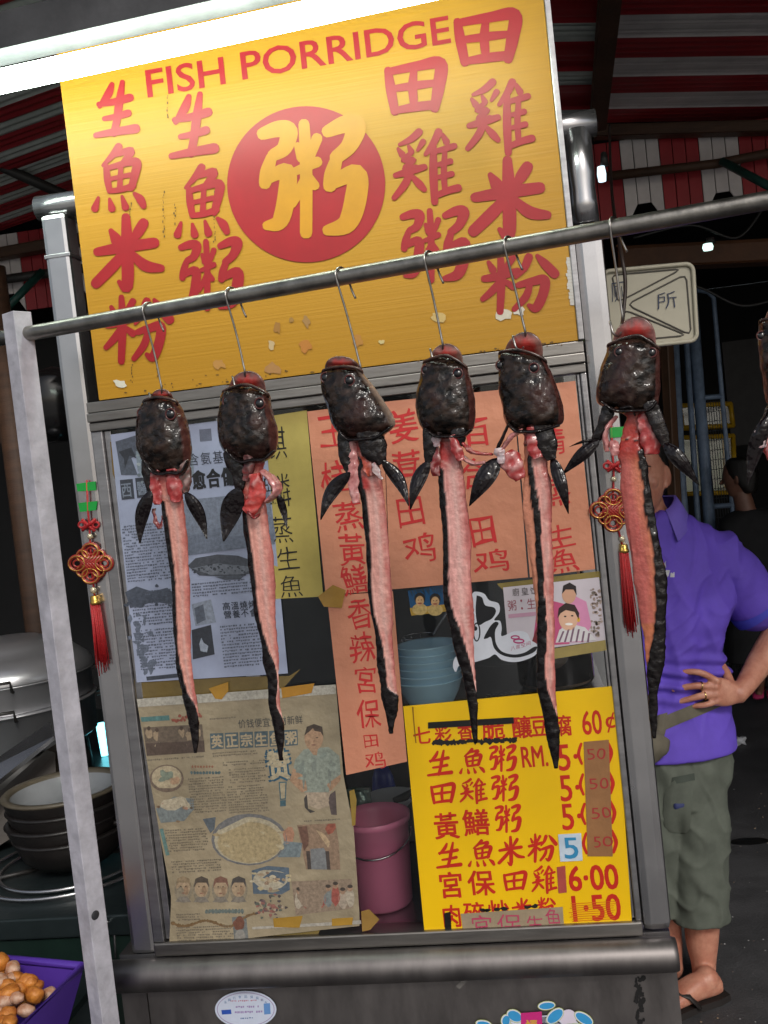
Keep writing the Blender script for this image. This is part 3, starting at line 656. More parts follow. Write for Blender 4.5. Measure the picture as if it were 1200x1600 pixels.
po = paper('photo_poster', [(786, 918), (795, 1022)], [(936, 902), (946, 1000)], -0.0006, mat('poster_paper', lin((206, 196, 204)), 0.35, var=0.1, scale=20, coat=0.3), 'pale pink poster showing two smiling men, beside the white logo sticker', 'poster', nu=4, nv=4)
pr = Print(-0.0006)
for i, ch in enumerate('廚皇饮意'): pr.char(ch, 806 + i * 14, 925 - i * 1.2, 11, 12, (70, 60, 60), 1, jit=0.04)
for i, ch in enumerate('粥:生魚'): pr.char(ch, 800 + i * 15, 946 - i * 1.5, 13 if ch != ':' else 3, 16, (150, 70, 84), 1)
pr.rect(794, 960, 842, 966, (196, 150, 172), 1, k=-0.1)
pr.poly([(832, 1010), (838, 958), (860, 938), (884, 944), (890, 1006)], (196, 84, 126), 1); pr.poly([(828, 1012), (840, 975), (856, 972), (860, 1008)], (120, 36, 44), 2)
pr.poly([(874, 950), (900, 932), (916, 940), (924, 976), (912, 1003), (880, 1004)], (214, 140, 178), 2)
pr.ell(889, 929, 11, 14, (206, 158, 130), 3); pr.poly([(878, 928), (880, 915), (890, 910), (900, 916), (901, 930), (896, 921), (884, 921)], (40, 30, 30), 4)
pr.poly([(868, 1004), (874, 984), (890, 974), (914, 980), (932, 1000)], (214, 210, 212), 4)
for i in range(6): pr.poly([(872 + i * 9, 1003), (875 + i * 9, 1003), (882 + i * 8, 980 + abs(i - 2) * 3), (879 + i * 8, 980 + abs(i - 2) * 3)], (120, 90, 110), 5)
pr.ell(888, 966, 15, 19, (222, 176, 148), 5); pr.poly([(871, 966), (873, 950), (884, 942), (898, 945), (905, 958), (904, 968), (898, 956), (884, 953), (876, 958)], (52, 34, 30), 6)
pr.ell(889, 975, 6, 2, (240, 236, 230), 6); pr.ell(883, 963, 2, 1.2, (30, 20, 20), 6); pr.ell(894, 962, 2, 1.2, (30, 20, 20), 6); pr.ell(904, 968, 2.4, 4, (220, 170, 60), 6)
for i in range(60): pr.ell(rnd.uniform(922, 940), rnd.uniform(920, 994), rnd.uniform(1, 3.4), rnd.uniform(1, 3), rnd.choice([(120, 110, 100), (180, 160, 150), (150, 130, 120)]), 1, 7)
pr.build('print', INK, po)

stk = Print(-0.0012)
def T(x, y): return (560 + x / 2.857, 900 + y / 2.857)      # enlarged-crop coordinates -> photo pixels
def tp(pts, col, L, n=5): stk.poly([T(*p) for p in spline(pts + [pts[0]], n)[:-1]], col, L)
tp([(505, 85), (520, 70), (560, 78), (584, 108), (625, 122), (630, 160), (606, 196), (632, 200), (640, 232), (640, 268), (690, 248), (730, 246), (756, 258), (768, 284), (792, 300), (806, 316), (790, 352), (740, 376), (690, 384), (640, 374), (610, 350), (580, 366), (520, 384), (470, 392), (446, 404), (436, 428), (424, 412), (424, 380), (446, 346), (470, 330), (470, 240), (486, 150)], (214, 216, 226), 0)
tp([(528, 86), (552, 96), (566, 130), (604, 140), (614, 160), (596, 190), (564, 206), (544, 218), (530, 210), (523, 150)], (16, 17, 24), 1)
tp([(566, 262), (590, 222), (612, 204), (626, 212), (612, 240), (610, 270), (616, 304), (640, 336), (690, 350), (740, 342), (780, 318), (798, 316), (786, 338), (740, 358), (690, 364), (640, 352), (606, 322), (592, 274), (576, 278), (560, 280)], (16, 17, 24), 1)
stk.ring(*T(508, 182), 3.4, 9, 1.4, (16, 17, 24), 1); stk.ring(*T(528, 250), 6, 15, 2.2, (16, 17, 24), 1); stk.ell(*T(522, 234), 3.2, 3.6, (16, 17, 24), 1)
stk.ring(*T(700, 274), 7.2, 3.6, 2.2, (176, 46, 110), 1); stk.ring(*T(716, 290), 9, 4.2, 2.4, (176, 46, 110), 2)
for i, ch in enumerate('八度空间'): stk.char(ch, *T(690 + i * 23, 322 - i * 7), 6.4, 6.4, (170, 50, 100), 1, k=-0.3)
so = stk.build('sticker', INK); tag(so, 'white die cut sticker with bold black strokes and a pink emblem', 'sticker')

# ---- yellow menu board
Y6 = -0.0030
M_MENU = mat('yellow_menu_board', lin((238, 190, 4)), 0.30, var=0.10, scale=5, bump=0.03, bscale=30)
mb = MB(); cs = [P(630, 1104, Y6), P(664, 1465, Y6), P(988, 1450, Y6), P(962, 1072, Y6)]; mb.slab(cs, (0, 1, 0), 0.0026)
menu = thing('menu_board', P(826, 1460, Y6), 'yellow menu board with red painted dishes and prices at the lower right', 'menu board')
mb.build('board', M_MENU, menu)
def B(x, y): return (520 + x / 2.5, 1060 + y / 2.5)
MR = (196, 34, 16)
rows = [[('七', 348, 222, 26, 26), ('彩', 430, 212, 26, 26), ('香', 518, 206, 24, 28), ('脆', 626, 200, 34, 30), ('釀', 738, 190, 30, 34), ('豆', 806, 186, 24, 30), ('腐', 902, 184, 24, 32)],
        [('生', 418, 330, 38, 40), ('魚', 545, 322, 38, 38), ('粥', 662, 312, 40, 40)], [('田', 428, 450, 36, 30), ('雞', 550, 440, 42, 38), ('粥', 670, 428, 40, 40)],
        [('黃', 444, 576, 38, 40), ('鱔', 560, 562, 40, 40), ('粥', 682, 548, 38, 42)], [('生', 454, 690, 38, 40), ('魚', 582, 682, 40, 40), ('米', 698, 672, 40, 44), ('粉', 818, 662, 44, 44)],
        [('宮', 462, 806, 34, 40), ('保', 580, 798, 40, 38), ('田', 710, 792, 34, 28), ('雞', 826, 786, 38, 42)], [('肉', 465, 928, 26, 34), ('碎', 552, 914, 32, 32), ('炒', 648, 904, 32, 30), ('米', 740, 896, 32, 30), ('粉', 832, 890, 28, 28)]]
for r in rows:
    pr = Print(Y6)
    for ch, x, y, w, h in r:
        u, v = B(x, y)
        if ch in BRUSH: pr.brush(ch, u - w / 2 - 1, v - h / 2 - 1, u + w / 2 + 1, v + h / 2 + 1, MR)
        else: pr.char(ch, u, v, w, h, MR, 0, bold=0.017, jit=0.03)
    pr.build('dish_name', INKG, menu)
for txt, x, y, w, h in (('60', 1012, 172, 30, 37), ('¢', 1084, 172, 14, 30), ('RM.', 788, 305, 40, 32), ('5·', 918, 308, 30, 40), ('5·', 925, 428, 30, 40), ('5·', 932, 540, 30, 40), ('6·00', 1018, 778, 76, 38), ('1·50', 1030, 896, 74, 40)):
    pr = Print(Y6); u, v = B(x, y); pr.char(txt, u, v, w, h, MR, 0, bold=0.012, jit=0.008); pr.build('price', INKG, menu)
pr = Print(Y6)
for v0 in (1160, 1208, 1254, 1300):                         # the ends of overpainted noughts beside the brown strip
    du = (v0 - 1160) * 0.055
    pr.stroke([(908 + du, v0 + 2, 4), (904 + du, v0 + 18, 5), (909 + du, v0 + 33, 4)], MR, 1); pr.stroke([(948 + du, v0 - 2, 5), (955 + du, v0 + 15, 6), (951 + du, v0 + 31, 5)], MR, 2)
for i in range(9): pr.stroke([(892 + rnd.uniform(-3, 3), 1412 + i * 3.4, 1.2), (960 + rnd.uniform(-4, 4), 1408 + i * 3.4, 0.8)], (214, 110, 10), 0)
pr.stroke([(645, 1105, 2.2), (647, 1130, 1.6), (650, 1160, 1.8)], (150, 100, 10), 1)
for i in range(30): pr.ell(rnd.uniform(668, 980), 1455 + rnd.gauss(0, 8), rnd.uniform(0.6, 2), rnd.uniform(0.5, 1.4), (120, 84, 10), 1, 7)
pr.build('paint_smears', INKG, menu)['kind'] = 'stuff'
def patch(name, pts, col, label, cat, Y, rough=0.6, writing=None, ext=None, group=None, glossy=0.0):
    mb = MB(); mb.slab([P(u, v, Y) for u, v in pts], (0, 1, 0), 0.0006)
    o = mb.build(name, mat('%s_%d_%d_%d' % ((cat.replace(' ', '_'),) + tuple(col)), lin(col), rough, var=0.22, scale=30, bump=0.1, bscale=60, coat=glossy)); tag(o, label, cat, group)
    if writing: writing(o, Y)
    return o
Y7 = Y6 - 0.0012
def w50(o, Y):
    for u, v in ((932, 1178), (936, 1224), (939, 1270), (942, 1315)): write(o, Y, '50', u, v, 30, 17, (160, 44, 44), bold=-0.004)
patch('price_strip', [B(980, 248), B(996, 695), B(1094, 695), B(1078, 240)], (150, 104, 62), 'brown paper strip with four red handwritten 50 prices down the menu board', 'price strip', Y7, 0.5, w50, glossy=0.4)
patch('price_patch', [B(880, 610), B(889, 716), B(976, 712), B(970, 605)], (196, 210, 222), 'small white square patch with a blue 5 on the menu board', 'price patch', Y7, 0.5, lambda o, Y: write(o, Y, '5', 892, 1325, 21, 32, (44, 132, 176), bold=0.01))
patch('paper_patch', [B(875, 738), B(882, 840), B(914, 836), B(908, 732)], (170, 70, 62), 'narrow reddish tape patch in front of the price 6.00 on the menu board', 'paper patch', Y7)
def wgb(o, Y):
    for ch, x, y, w, h in (('宮', 582, 968, 30, 34), ('保', 690, 962, 38, 32), ('生', 790, 956, 26, 24), ('魚', 862, 940, 24, 34)):
        u, v = B(x, y); write(o, Y, ch, u, v, w, h, (176, 60, 92))
patch('paper_notice', [B(500, 920), B(512, 1010), B(905, 995), B(898, 893)], (156, 138, 112), 'grey brown paper slip with pink handwriting along the bottom of the menu board', 'paper notice', Y7, 0.6, wgb)
def tape_black(label, pts): return patch('tape', pts, (16, 14, 14), label, 'tape', Y7 - 0.0002, 0.4)
tape_black('long black tape strip across the top row of the menu board', [B(372, 172), B(372, 196), B(708, 176), B(706, 152)])
tape_black('short upright black tape piece near the bottom left of the menu board', [B(434, 918), B(440, 1000), B(464, 997), B(460, 912)])
pr = Print(Y6)
for i in range(40):
    x = 392 + i * 8.2; y = 252 - i * 0.34; pr.ell(*B(x, y + rnd.uniform(-4, 4)), rnd.uniform(2.5, 5), rnd.uniform(2, 5), (20, 16, 14), 3 + i % 3, 8, wob=0.8)
for x in (590, 604, 640, 668, 760, 790): pr.ell(*B(x, 905 - (x - 590) * 0.08), 6, 3.2, (18, 14, 14), 3, 8, wob=0.8)
pr.build('blacked_out', INK, menu)['kind'] = 'stuff'

# ---- brown adhesive tape
def tape(pts, col, label, Y=-0.004): return patch('tape', pts, col, label, 'tape', Y, 0.25, group='pieces of brown sticky tape', glossy=0.5)
tape([(205, 1062), (208, 1092), (440, 1078), (470, 1045), (452, 1056)], (112, 94, 52), 'long murky brown tape band between the two newspapers', 0.0016)
tape([C(398, 50), C(430, 100), C(462, 104), C(495, 62), C(494, 18)], (168, 124, 40), 'brown tape piece on the left of the yellowed newspaper top edge')
tape([C(755, 46), C(762, 98), C(905, 72), C(920, 24)], (172, 122, 36), 'brown tape piece on the right of the yellowed newspaper top edge')
tape([C(716, 1185), C(720, 1228), C(846, 1230), C(862, 1172)], (166, 128, 50), 'brown tape piece at the bottom middle of the yellowed newspaper')
tape([C(1006, 1186), C(1006, 1222), C(1106, 1216), C(1110, 1180)], (172, 132, 50), 'brown tape piece at the bottom right of the yellowed newspaper')
tape([C(620, 1240), C(700, 1300), C(930, 1280), C(950, 1236), C(720, 1232)], (120, 102, 52), 'wide smudged tape band under the yellowed newspaper', -0.0002)
tape([C(1150, 1150), C(1156, 1250), C(1196, 1240), C(1240, 1190), C(1190, 1140)], (150, 116, 58), 'crumpled brown tape at the lower right corner of the yellowed newspaper')
tape([C(1092, 556), C(1106, 728), C(1122, 724), C(1128, 600), C(1116, 548)], (150, 122, 52), 'upright brown tape strip on the right edge of the yellowed newspaper')
tape([(497, 932), (506, 948), (534, 950), (540, 922), (520, 914)], (164, 124, 52), 'crumpled amber tape where the yellow and pink papers meet')
tape([(776, 912), (790, 926), (942, 903), (940, 892)], (140, 122, 62), 'brown tape band along the top of the pink poster', -0.0003)
tape([(838, 1018), (840, 1034), (948, 1016), (946, 1000)], (158, 140, 82), 'brown tape band along the bottom of the pink poster', -0.0016)
tape([(172, 690), (176, 740), (184, 760), (192, 756), (186, 692)], (120, 96, 48), 'narrow dark brown tape on the left edge of the grey newspaper', 0.0002)

# ---- stickers on the lower panel
pr = Print(-0.0050); pr.ell(384, 1577, 48, 29, (196, 204, 222), 0, 48); pr.ring(384, 1577, 45, 26.5, 1.0, (150, 130, 170), 1, 48)
for i in range(9):
    t = -2.55 + i * 0.245; pr.char('永興行食品貿易商'[i % 8], 384 + 38 * math.cos(t), 1577 + 20 * math.sin(t), 4.4, 4.4, (50, 100, 150), 1)
textblock(pr, 360, 1563, 50, 1, 4, (178, 120, 140), 1, ch=2); textblock(pr, 366, 1572, 42, 1, 6, (150, 130, 176), 1, ch=2.2); textblock(pr, 367, 1580, 42, 1, 6, (150, 130, 176), 1, ch=2.2); textblock(pr, 376, 1590, 18, 1, 4, (70, 100, 150), 1)
pr.poly([(346, 1578), (361, 1577), (362, 1584), (347, 1585)], (40, 80, 170), 2); pr.poly([(412, 1568), (422, 1567), (423, 1584), (413, 1585)], (96, 140, 196), 2)
o = pr.build('sticker', INK); tag(o, 'white oval sticker with small blue print on the lower steel panel', 'sticker')
pr = Print(-0.0052)
def N(x, y): return (720 + x / 5.0, 1540 + y / 5.0)
def leaf(x, y, a, b, rot, L):
    u, v = N(x, y); pr.ell(u, v, a / 5 + 1.0, b / 5 + 1.0, (176, 186, 120), L, 20, rot); pr.ell(u, v, a / 5, b / 5, (214, 216, 226), L + 1, 20, rot); pr.ell(u + 0.4, v + 0.4, a / 5 - 1.4, b / 5 - 1.4, (52, 148, 204), L + 2, 20, rot)
for k, (x, y, a, b, r_) in enumerate(((670, 155, 66, 32, -0.1), (735, 235, 78, 46, -0.7), (960, 255, 80, 40, 0.55), (420, 235, 64, 44, 0.5), (352, 270, 36, 46, 0.2), (180, 300, 62, 30, 0.2), (840, 250, 60, 60, 0), (560, 330, 240, 60, 0), (700, 330, 240, 60, 0))):
    if a == 60 and b == 60: pr.ell(*N(x, y), 13, 13, (214, 204, 220), 1)
    elif a == 240: pr.ell(*N(x, y), 48, 20, (206, 208, 226), 0)
    else: leaf(x, y, a, b, r_, 2)
pr.poly([N(468, 212), N(632, 200), N(640, 380), N(474, 390)], (196, 36, 120), 6); pr.char('福', *N(554, 320), 18, 22, (206, 160, 50), 7, bold=0.02)
for k, (x, y) in enumerate(((830, 340), (900, 330), (300, 350), (390, 340))): leaf(x, y, 60, 36, 0.4 * (k - 1), 2)
o = pr.build('sticker', INK); tag(o, 'cut out sticker of blue petals round a pink square on the lower steel panel', 'sticker')
# ------------------------------------------------------------------ rack, hooks and the split fish hanging from it
RA, RB = D(40, 522, 1.45), D(1200, 320, 1.12)
RB.z = RA.z
rdir = (RB - RA).normalized()
rn = Vector((rdir.y, -rdir.x, 0)).normalized()              # towards the camera
if rn.y > 0: rn = -rn
def F(u, v, off=0.0):                                       # on the upright plane under the rail, off metres towards the camera
    r = ray(u, v); return CAM + r * (((RA - CAM).dot(rn) + off) / r.dot(rn))
def fpx(u, v): return (F(u + 1, v) - F(u, v)).length       # metres per photo pixel there
M_RAIL = mat('worn_steel_rail', (0.34, 0.32, 0.29), 0.36, 1.0, var=0.45, scale=30, bump=0.05, bscale=150, rvar=0.12)
M_WPAINT = mat('chipped_white_paint', lin((192, 190, 200)), 0.45, var=0.42, scale=24, bump=0.16, bscale=70, rvar=0.1, detail=10)
M_HOOK = mat('hook_wire', (0.42, 0.40, 0.38), 0.3, 1.0, var=0.4, scale=90)
rack = thing('fish_rack', Vector((RA.x, RA.y, 0)), 'white square post with a round steel rail that carries the hanging fish', 'fish rack')
b = MB(); b.tube([RA - rdir * 0.09, RA, RA + (RB - RA) * 0.33, RA + (RB - RA) * 0.66, RB, RB + rdir * 0.5], 0.0108, 20); b.build('rail', M_RAIL, rack)
pc = D(27, 500, 1.45); pc = Vector((pc.x, pc.y, 0))
yaw = math.atan2(rdir.y, rdir.x) - R(19)
prot = Matrix.Rotation(yaw, 3, 'Z')
b = MB(); b.box(pc + Vector((-0.0148, -0.0148, 0.0)), pc + Vector((0.0148, 0.0148, D(27, 489, 1.45).z)), rot=prot, bev=0.0012); post = b.build('post', M_WPAINT, rack)
pe_ = RB + rdir * 0.48
b = MB(); b.box((pe_.x - 0.0148, pe_.y - 0.0148, 0.0), (pe_.x + 0.0148, pe_.y + 0.0148, 1.905), rot=prot, bev=0.0012); b.build('post', M_WPAINT, rack)
fn = prot @ Vector((1, 0, 0))
hc = pc + fn * 0.0150; rr = ray(149, 1430); k_ = (hc - CAM).dot(fn) / rr.dot(fn); hp = CAM + rr * k_
b = MB(); b.lathe([(0.0, 0.0006), (0.0062, 0.0006), (0.0070, 0.0)], hp, 20, axis=fn); b.build('bolt_hole', mat('hole_dark', (0.03, 0.03, 0.035), 0.5), post)

M_FISH = mat('wet_fish', attr=True, rough=0.16, var=0.30, scale=130, bump=0.26, bscale=110, coat=0.15, rvar=0.10, spec=0.4)
M_SCALE = mat('wet_scaled_skin', attr=True, rough=0.065, var=0.35, scale=130, bump=0.36, bscale=105, rvar=0.02, spec=0.42, bdetail=0.6, scales=270)
M_FIN = mat('wet_black_fin', (0.010, 0.006, 0.007), 0.09, var=0.5, scale=60, bump=0.28, bscale=120, spec=0.45, bdetail=1)
M_FLESH = mat('wet_flesh', attr=True, rough=0.24, var=0.30, scale=90, bump=0.16, bscale=130, coat=0.4)
M_EYE = mat('fish_eye', (0.006, 0.005, 0.006), 0.05, coat=1.0)
M_SOCK = mat('eye_rim', (0.10, 0.02, 0.018), 0.3, coat=0.4)
BLK = (0.012, 0.009, 0.009)
def mixc(a, b, t): t = max(0, min(1, t)); return tuple(x + (y - x) * t for x, y in zip(a, b))
def make_fish(spec, label, group):
    x0, y0, sc = spec['crop']
    q = lambda x, y: (x0 + x / sc, y0 + y / sc)
    tone = spec.get('tone', (0.70, 0.36, 0.31)); tone = (tone[0] * 0.97, tone[1] * 0.80, tone[2] * 0.79); red = spec.get('red', (0.46, 0.05, 0.045)); sd = spec['seed']
    rows = []                                               # uL vL uR vR depth headness neckness blackL blackR
    NH = len(spec['head'])
    a0, b0 = spec['head'][0][:2], spec['head'][0][2:]; lm = spec['lip']; wt_ = (b0[0] - a0[0]) * 0.29
    rows.append((*q(lm[0] - wt_, lm[1] + 16 + (a0[1] - b0[1]) * 0.25), *q(lm[0] + wt_, lm[1] + 16 + (b0[1] - a0[1]) * 0.25), 0.42, 1.0, 0.0, 0.0, 0.0))
    for i, (xl, yl, xr, yr) in enumerate(spec['head']):
        dr_ = 0.62 if i < NH - 2 else (0.50 if i == NH - 2 else 0.38)
        rows.append((*q(xl, yl), *q(xr, yr), dr_, 1.0, 0.0, 0.0, 0.0))
    xl, yl, xr, yr = spec['head'][-1]; w_ = xr - xl; rows.append((*q(xl + w_ * .13, yl + .05 * w_), *q(xr - w_ * .13, yr + .03 * w_), 0.30, 0.95, 0.0, 0.0, 0.0))
    h_end = len(rows)
    for y, xl, xr, bl, br in spec['neck']:
        w = xr - xl; rows.append((*q(xl, y), *q(xr, y - 0.06 * w), 0.42, 0.0, 1.0, (bl - xl) / w, (br - xl) / w))
    for v, ul, ur, bl, br in spec['body']:
        w = ur - ul; rows.append((ul, v, ur, v - 0.06 * w, 0.34, 0.0, 0.0, (bl - ul) / w, (br - ul) / w))
    tu, tv = spec['tip']; rows.append((tu - 1.2, tv, tu + 1.2, tv, 0.5, 0.0, 0.0, 0, 1))
    
    SR = spline(rows, 7); n = 56
    root_p = F(*spec['hook'][0])
    mb = MB(); vs = []; fs = []; cs = []
    for i, (ul, vl, ur, vr, dr, hd, nk, bl, br) in enumerate(SR):
        A, B_ = F(ul, vl), F(ur, vr); c = (A + B_) / 2; e = (B_ - A) / 2; hw = e.length
        hd = max(0, min(1, hd)); nk = max(0, min(1, nk)); t = i / len(SR)
        wave = spec.get('bow', 0.0) * math.sin(t * 7 + sd)
        for k in range(n):
            a = 2 * math.pi * k / n; ca, sa = math.cos(a), math.sin(a)
            ex = 0.93 if hd > 0.5 else 0.9
            px = math.copysign(abs(ca) ** ex, ca); py = math.copysign(abs(sa) ** ex, sa)
            s = (px + 1) / 2; front = sa > -0.12
            p = c + e * px + rn * (hw * dr * py + wave)
            nz = noise.noise(p * 90 + Vector((sd, 0, 0))); nf = noise.noise(p * 260 + Vector((0, sd, 0))); nl = noise.noise(p * 34 + Vector((0, 0, sd)))
            out = (e.normalized() * ca + rn * sa)
            # colours
            mott = 0.45 + 1.5 * nz + 0.7 * nf
            skin = mixc((0.004, 0.003, 0.0028), (0.036, 0.021, 0.015), mott)
            skin = mixc(skin, (0.055, 0.020, 0.016), max(0, nl * 1.6 - 0.2)); skin = mixc(skin, (0.11, 0.075, 0.06), max(0, noise.noise(p * 150 + Vector((9, sd, 3))) * 1.6 - 0.55))
            pale = spec.get('pale', 0)
            if hd > 0.3 and (pale and s > 0.93): skin = mixc(skin, (0.34, 0.25, 0.20), (s - 0.93) * 12)
            if hd > 0.3 and (s < 0.05 or s > 0.95) and not pale: skin = mixc(skin, (0.10, 0.035, 0.03), 0.7)
            ns_ = noise.noise(Vector((p.dot(rdir) * 420 + sd, p.z * 9, 2.0))); nb_ = noise.noise(Vector((p.dot(rdir) * 150, p.z * 26 + sd, 5.0)))
            fl = mixc(tone, (min(1, tone[0] * 1.2), tone[1] * 1.35, tone[2] * 1.35), 0.45 + 0.8 * ns_ + 0.4 * nb_)
            fl = mixc(fl, red, max(0, nb_ * 0.9 + nl * 0.4 - 0.22))
            if 'tone2' in spec: fl = mixc(fl, spec['tone2'], max(0, min(0.85, (s - 0.35) * 2.0 + 0.5 * ns_)))
            fl = mixc(fl, red, nk * (0.65 + nl))
            ctr = math.exp(-((s - (br + 1) / 2) / 0.10) ** 2) if br < 0.9 else 0
            fl = mixc(fl, (0.80, 0.52, 0.46), 0.5 * ctr)
            edge = math.exp(-((s - 0.84) / 0.10) ** 2) if br < 0.85 else 0.0
            rib = 0.5 + 0.5 * math.sin(c.z * 1150 + 2 * nz)
            fl = mixc(fl, (0.50, 0.12, 0.10), 0.55 * edge * (1 - rib))
            if br < 0.85: fl = mixc(fl, (0.42, 0.09, 0.08), max(0, min(0.75, (s - 0.80) * 4 + 0.5 * nb_)))
            if s < bl and bl < 0.6: fl = mixc(fl, (0.62, 0.22, 0.08), 0.6)
            blk = 0.0
            if front:
                wob = 0.018 * nz
                if bl - 0.02 + wob < s < br + wob and br - bl > 0.02: blk = 1.0
            else: blk = 1.0
            body = mixc(fl, mixc((0.007, 0.005, 0.005), (0.025, 0.018, 0.02), max(0, nf)), blk)
            col = mixc(body, skin, 1.0 if hd > 0.45 else 0.0)
            if hd <= 0.45 and hd > 0.05 and front: col = mixc(col, (0.05, 0.015, 0.014), 0.5)
            # relief
            if hd > 0.45: d = 0.0007 * nz + 0.0002 * nf + 0.0014 * nl
            else:
                d = 0.0005 * nz + 0.0001 * nf + (0.0022 * nb_ + 0.0010 * nf if (s > 0.93 or s < 0.05) else 0)
                if front and blk: d += 0.0016
                if front and not blk: d += 0.0011 * edge * rib - 0.001 * (1 - abs(2 * s - 1))
            vs.append(p + out * d); cs.append(col)
    N = len(SR)
    mi = []
    for i in range(N - 1):
        for k in range(n):
            l = (k + 1) % n; fs.append([i * n + k, i * n + l, (i + 1) * n + l, (i + 1) * n + k])
            mi.append(1 if SR[i][5] > 0.45 or sum(cs[i * n + k]) < 0.14 else 0)
    fs.append(list(range(n))); fs.append([(N - 1) * n + k for k in range(n)]); mi += [1, 1]
    mb.add(vs, fs, 0, cs, True); mb.m = mi
    f = mb.build('snakehead_fish', [M_FISH, M_SCALE]); tag(f, label, 'fish', group)
    def front_at(u, v):                                     # front surface of the head under a pixel
        best = min(SR[:h_end * 7], key=lambda r_: abs((r_[1] + (r_[3] - r_[1]) * max(0, min(1, (u - r_[0]) / (r_[2] - r_[0])))) - v))
        hw_px = (best[2] - best[0]) / 2; x = max(-0.97, min(0.97, (u - (best[0] + best[2]) / 2) / hw_px))
        return hw_px * fpx(u, v) * best[4] * (1 - abs(x) ** 2.3) ** (0.45)
    # eyes
    for ex, ey in spec['eyes']:
        u, v = q(ex, ey); o = front_at(u, v); m = fpx(u, v); r_ = 7.4 * m
        c = F(u, v, o - r_ * 0.42); e_ = MB(); e_.ball(c, (r_, r_ * 0.9, r_), u=18, v=12); ey_o = e_.build('eye', M_EYE, f)
        e_ = MB(); pts = [c + (rdir * math.cos(t) + Vector((0, 0, 1)) * math.sin(t)) * r_ * 1.0 + rn * r_ * 0.38 for t in [2 * math.pi * k / 18 for k in range(18)]]
        e_.tube(pts, r_ * 0.16, 8, closed=True); e_.build('eye_rim', M_SOCK, ey_o)
    # upper lip
    L0, R0 = spec['head'][0][:2], spec['head'][0][2:]
    mid = spec['lip']; pts = []
    lp = spline([(L0[0] - 4, L0[1] + 18), (L0[0] + 6, L0[1] - 12), ((L0[0] + mid[0]) / 2, (L0[1] + mid[1]) / 2 - 14), mid, ((R0[0] + mid[0]) / 2, (R0[1] + mid[1]) / 2 - 12), (R0[0] - 8, R0[1] - 10), (R0[0] + 6, R0[1] + 16)], 5)
    for i, (x, y) in enumerate(lp):
        t = i / (len(lp) - 1) * 2 - 1; u, v = q(x, y); hwm = (R0[0] - L0[0]) / sc / 2 * fpx(u, v)
        pts.append(F(u, v, hwm * (0.50 * math.sqrt(max(0, 1 - t * t)) - 0.10)))
    N = len(pts); m = fpx(*q(*mid))
    e_ = MB(); e_.tube(pts, [m * (1.9 + 1.3 * math.sin(math.pi * i / (N - 1)) ** 0.7) for i in range(N)], 12, flat=0.75, col=[mixc((0.014, 0.009, 0.008), (0.09, 0.042, 0.032), 0.5 + noise.noise(p * 120)) for p in pts]); e_.build('upper_lip', M_FLESH, f)
    # gaping lower jaw: a shallow bowl behind the lip
    mt = spec['mouth']; base = ((L0[0] + R0[0]) / 2, (L0[1] + R0[1]) / 2); wj = (R0[0] - L0[0]) / 2 * spec.get('jaww', 0.80)
    bx, by = base; vs = []; fs = []; cs = []; NA, NB = 24, 8
    Hh = base[1] - mt[1]
    for j in range(NB + 1):
        r_ = j / NB
        for i in range(NA + 1):
            t = math.pi * i / NA
            x = bx + (mt[0] - bx) * math.sin(t) * r_ - math.cos(t) * wj * r_; y = by - math.sin(t) ** 0.8 * Hh * r_
            u, v = q(x, y); hy = math.sin(t) * r_; dep = -0.016 + 0.014 * min(1, hy * 1.7) - 0.003 * r_
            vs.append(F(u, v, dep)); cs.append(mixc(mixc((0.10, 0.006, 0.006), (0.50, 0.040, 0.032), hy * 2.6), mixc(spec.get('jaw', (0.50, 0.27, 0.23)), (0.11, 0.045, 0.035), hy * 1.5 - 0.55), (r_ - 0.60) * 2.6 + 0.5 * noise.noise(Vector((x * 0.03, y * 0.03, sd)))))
    W_ = NA + 1
    for j in range(NB):
        for i in range(NA): fs.append([j * W_ + i, j * W_ + i + 1, (j + 1) * W_ + i + 1, (j + 1) * W_ + i])
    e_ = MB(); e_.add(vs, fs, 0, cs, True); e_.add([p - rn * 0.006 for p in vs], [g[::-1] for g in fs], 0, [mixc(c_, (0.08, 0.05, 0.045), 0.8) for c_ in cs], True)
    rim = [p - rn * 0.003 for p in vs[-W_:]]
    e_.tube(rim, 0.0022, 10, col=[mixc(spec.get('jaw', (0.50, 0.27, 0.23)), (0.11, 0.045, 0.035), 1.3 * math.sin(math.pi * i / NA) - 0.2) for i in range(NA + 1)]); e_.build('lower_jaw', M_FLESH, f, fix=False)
    # fins
    for (bx, by), (tx, ty), w, curve in spec['fins']:
        e_ = MB(); vs = []; fs = []; NU, NV = 18, 10
        dx, dy = tx - bx, ty - by; ln = math.hypot(dx, dy); nx, ny = -dy / ln, dx / ln
        for i in range(NU + 1):
            t = i / NU; prof = (math.sin(math.pi * (t ** 0.75) * 0.96 + 0.06)) * (1 - 0.25 * t) + 0.05 * (1 - t)
            for j in range(NV + 1):
                s = j / NV * 2 - 1; ww = w / 2 * prof * s; bend = curve * math.sin(math.pi * t)
                u, v = q(bx + dx * t + nx * (ww + bend), by + dy * t + ny * (ww + bend))
                rid = 0.0008 * math.cos(s * 19) * min(1, 3 * t)
                vs.append(F(u, v, 0.012 + 0.0035 * (1 - s * s) * prof + rid + 0.004 * math.sin(t * 5 + sd)))
        W_ = NV + 1
        for i in range(NU):
            for j in range(NV): fs.append([i * W_ + j, i * W_ + j + 1, (i + 1) * W_ + j + 1, (i + 1) * W_ + j])
        e_.add(vs, fs, smooth=True); e_.add([p - rn * 0.0016 for p in vs], [g[::-1] for g in fs], smooth=True)
        e_.build('pectoral_fin', M_FIN, f, fix=False)
    xl, yl, xr, yr = spec['head'][-1]; w_ = xr - xl
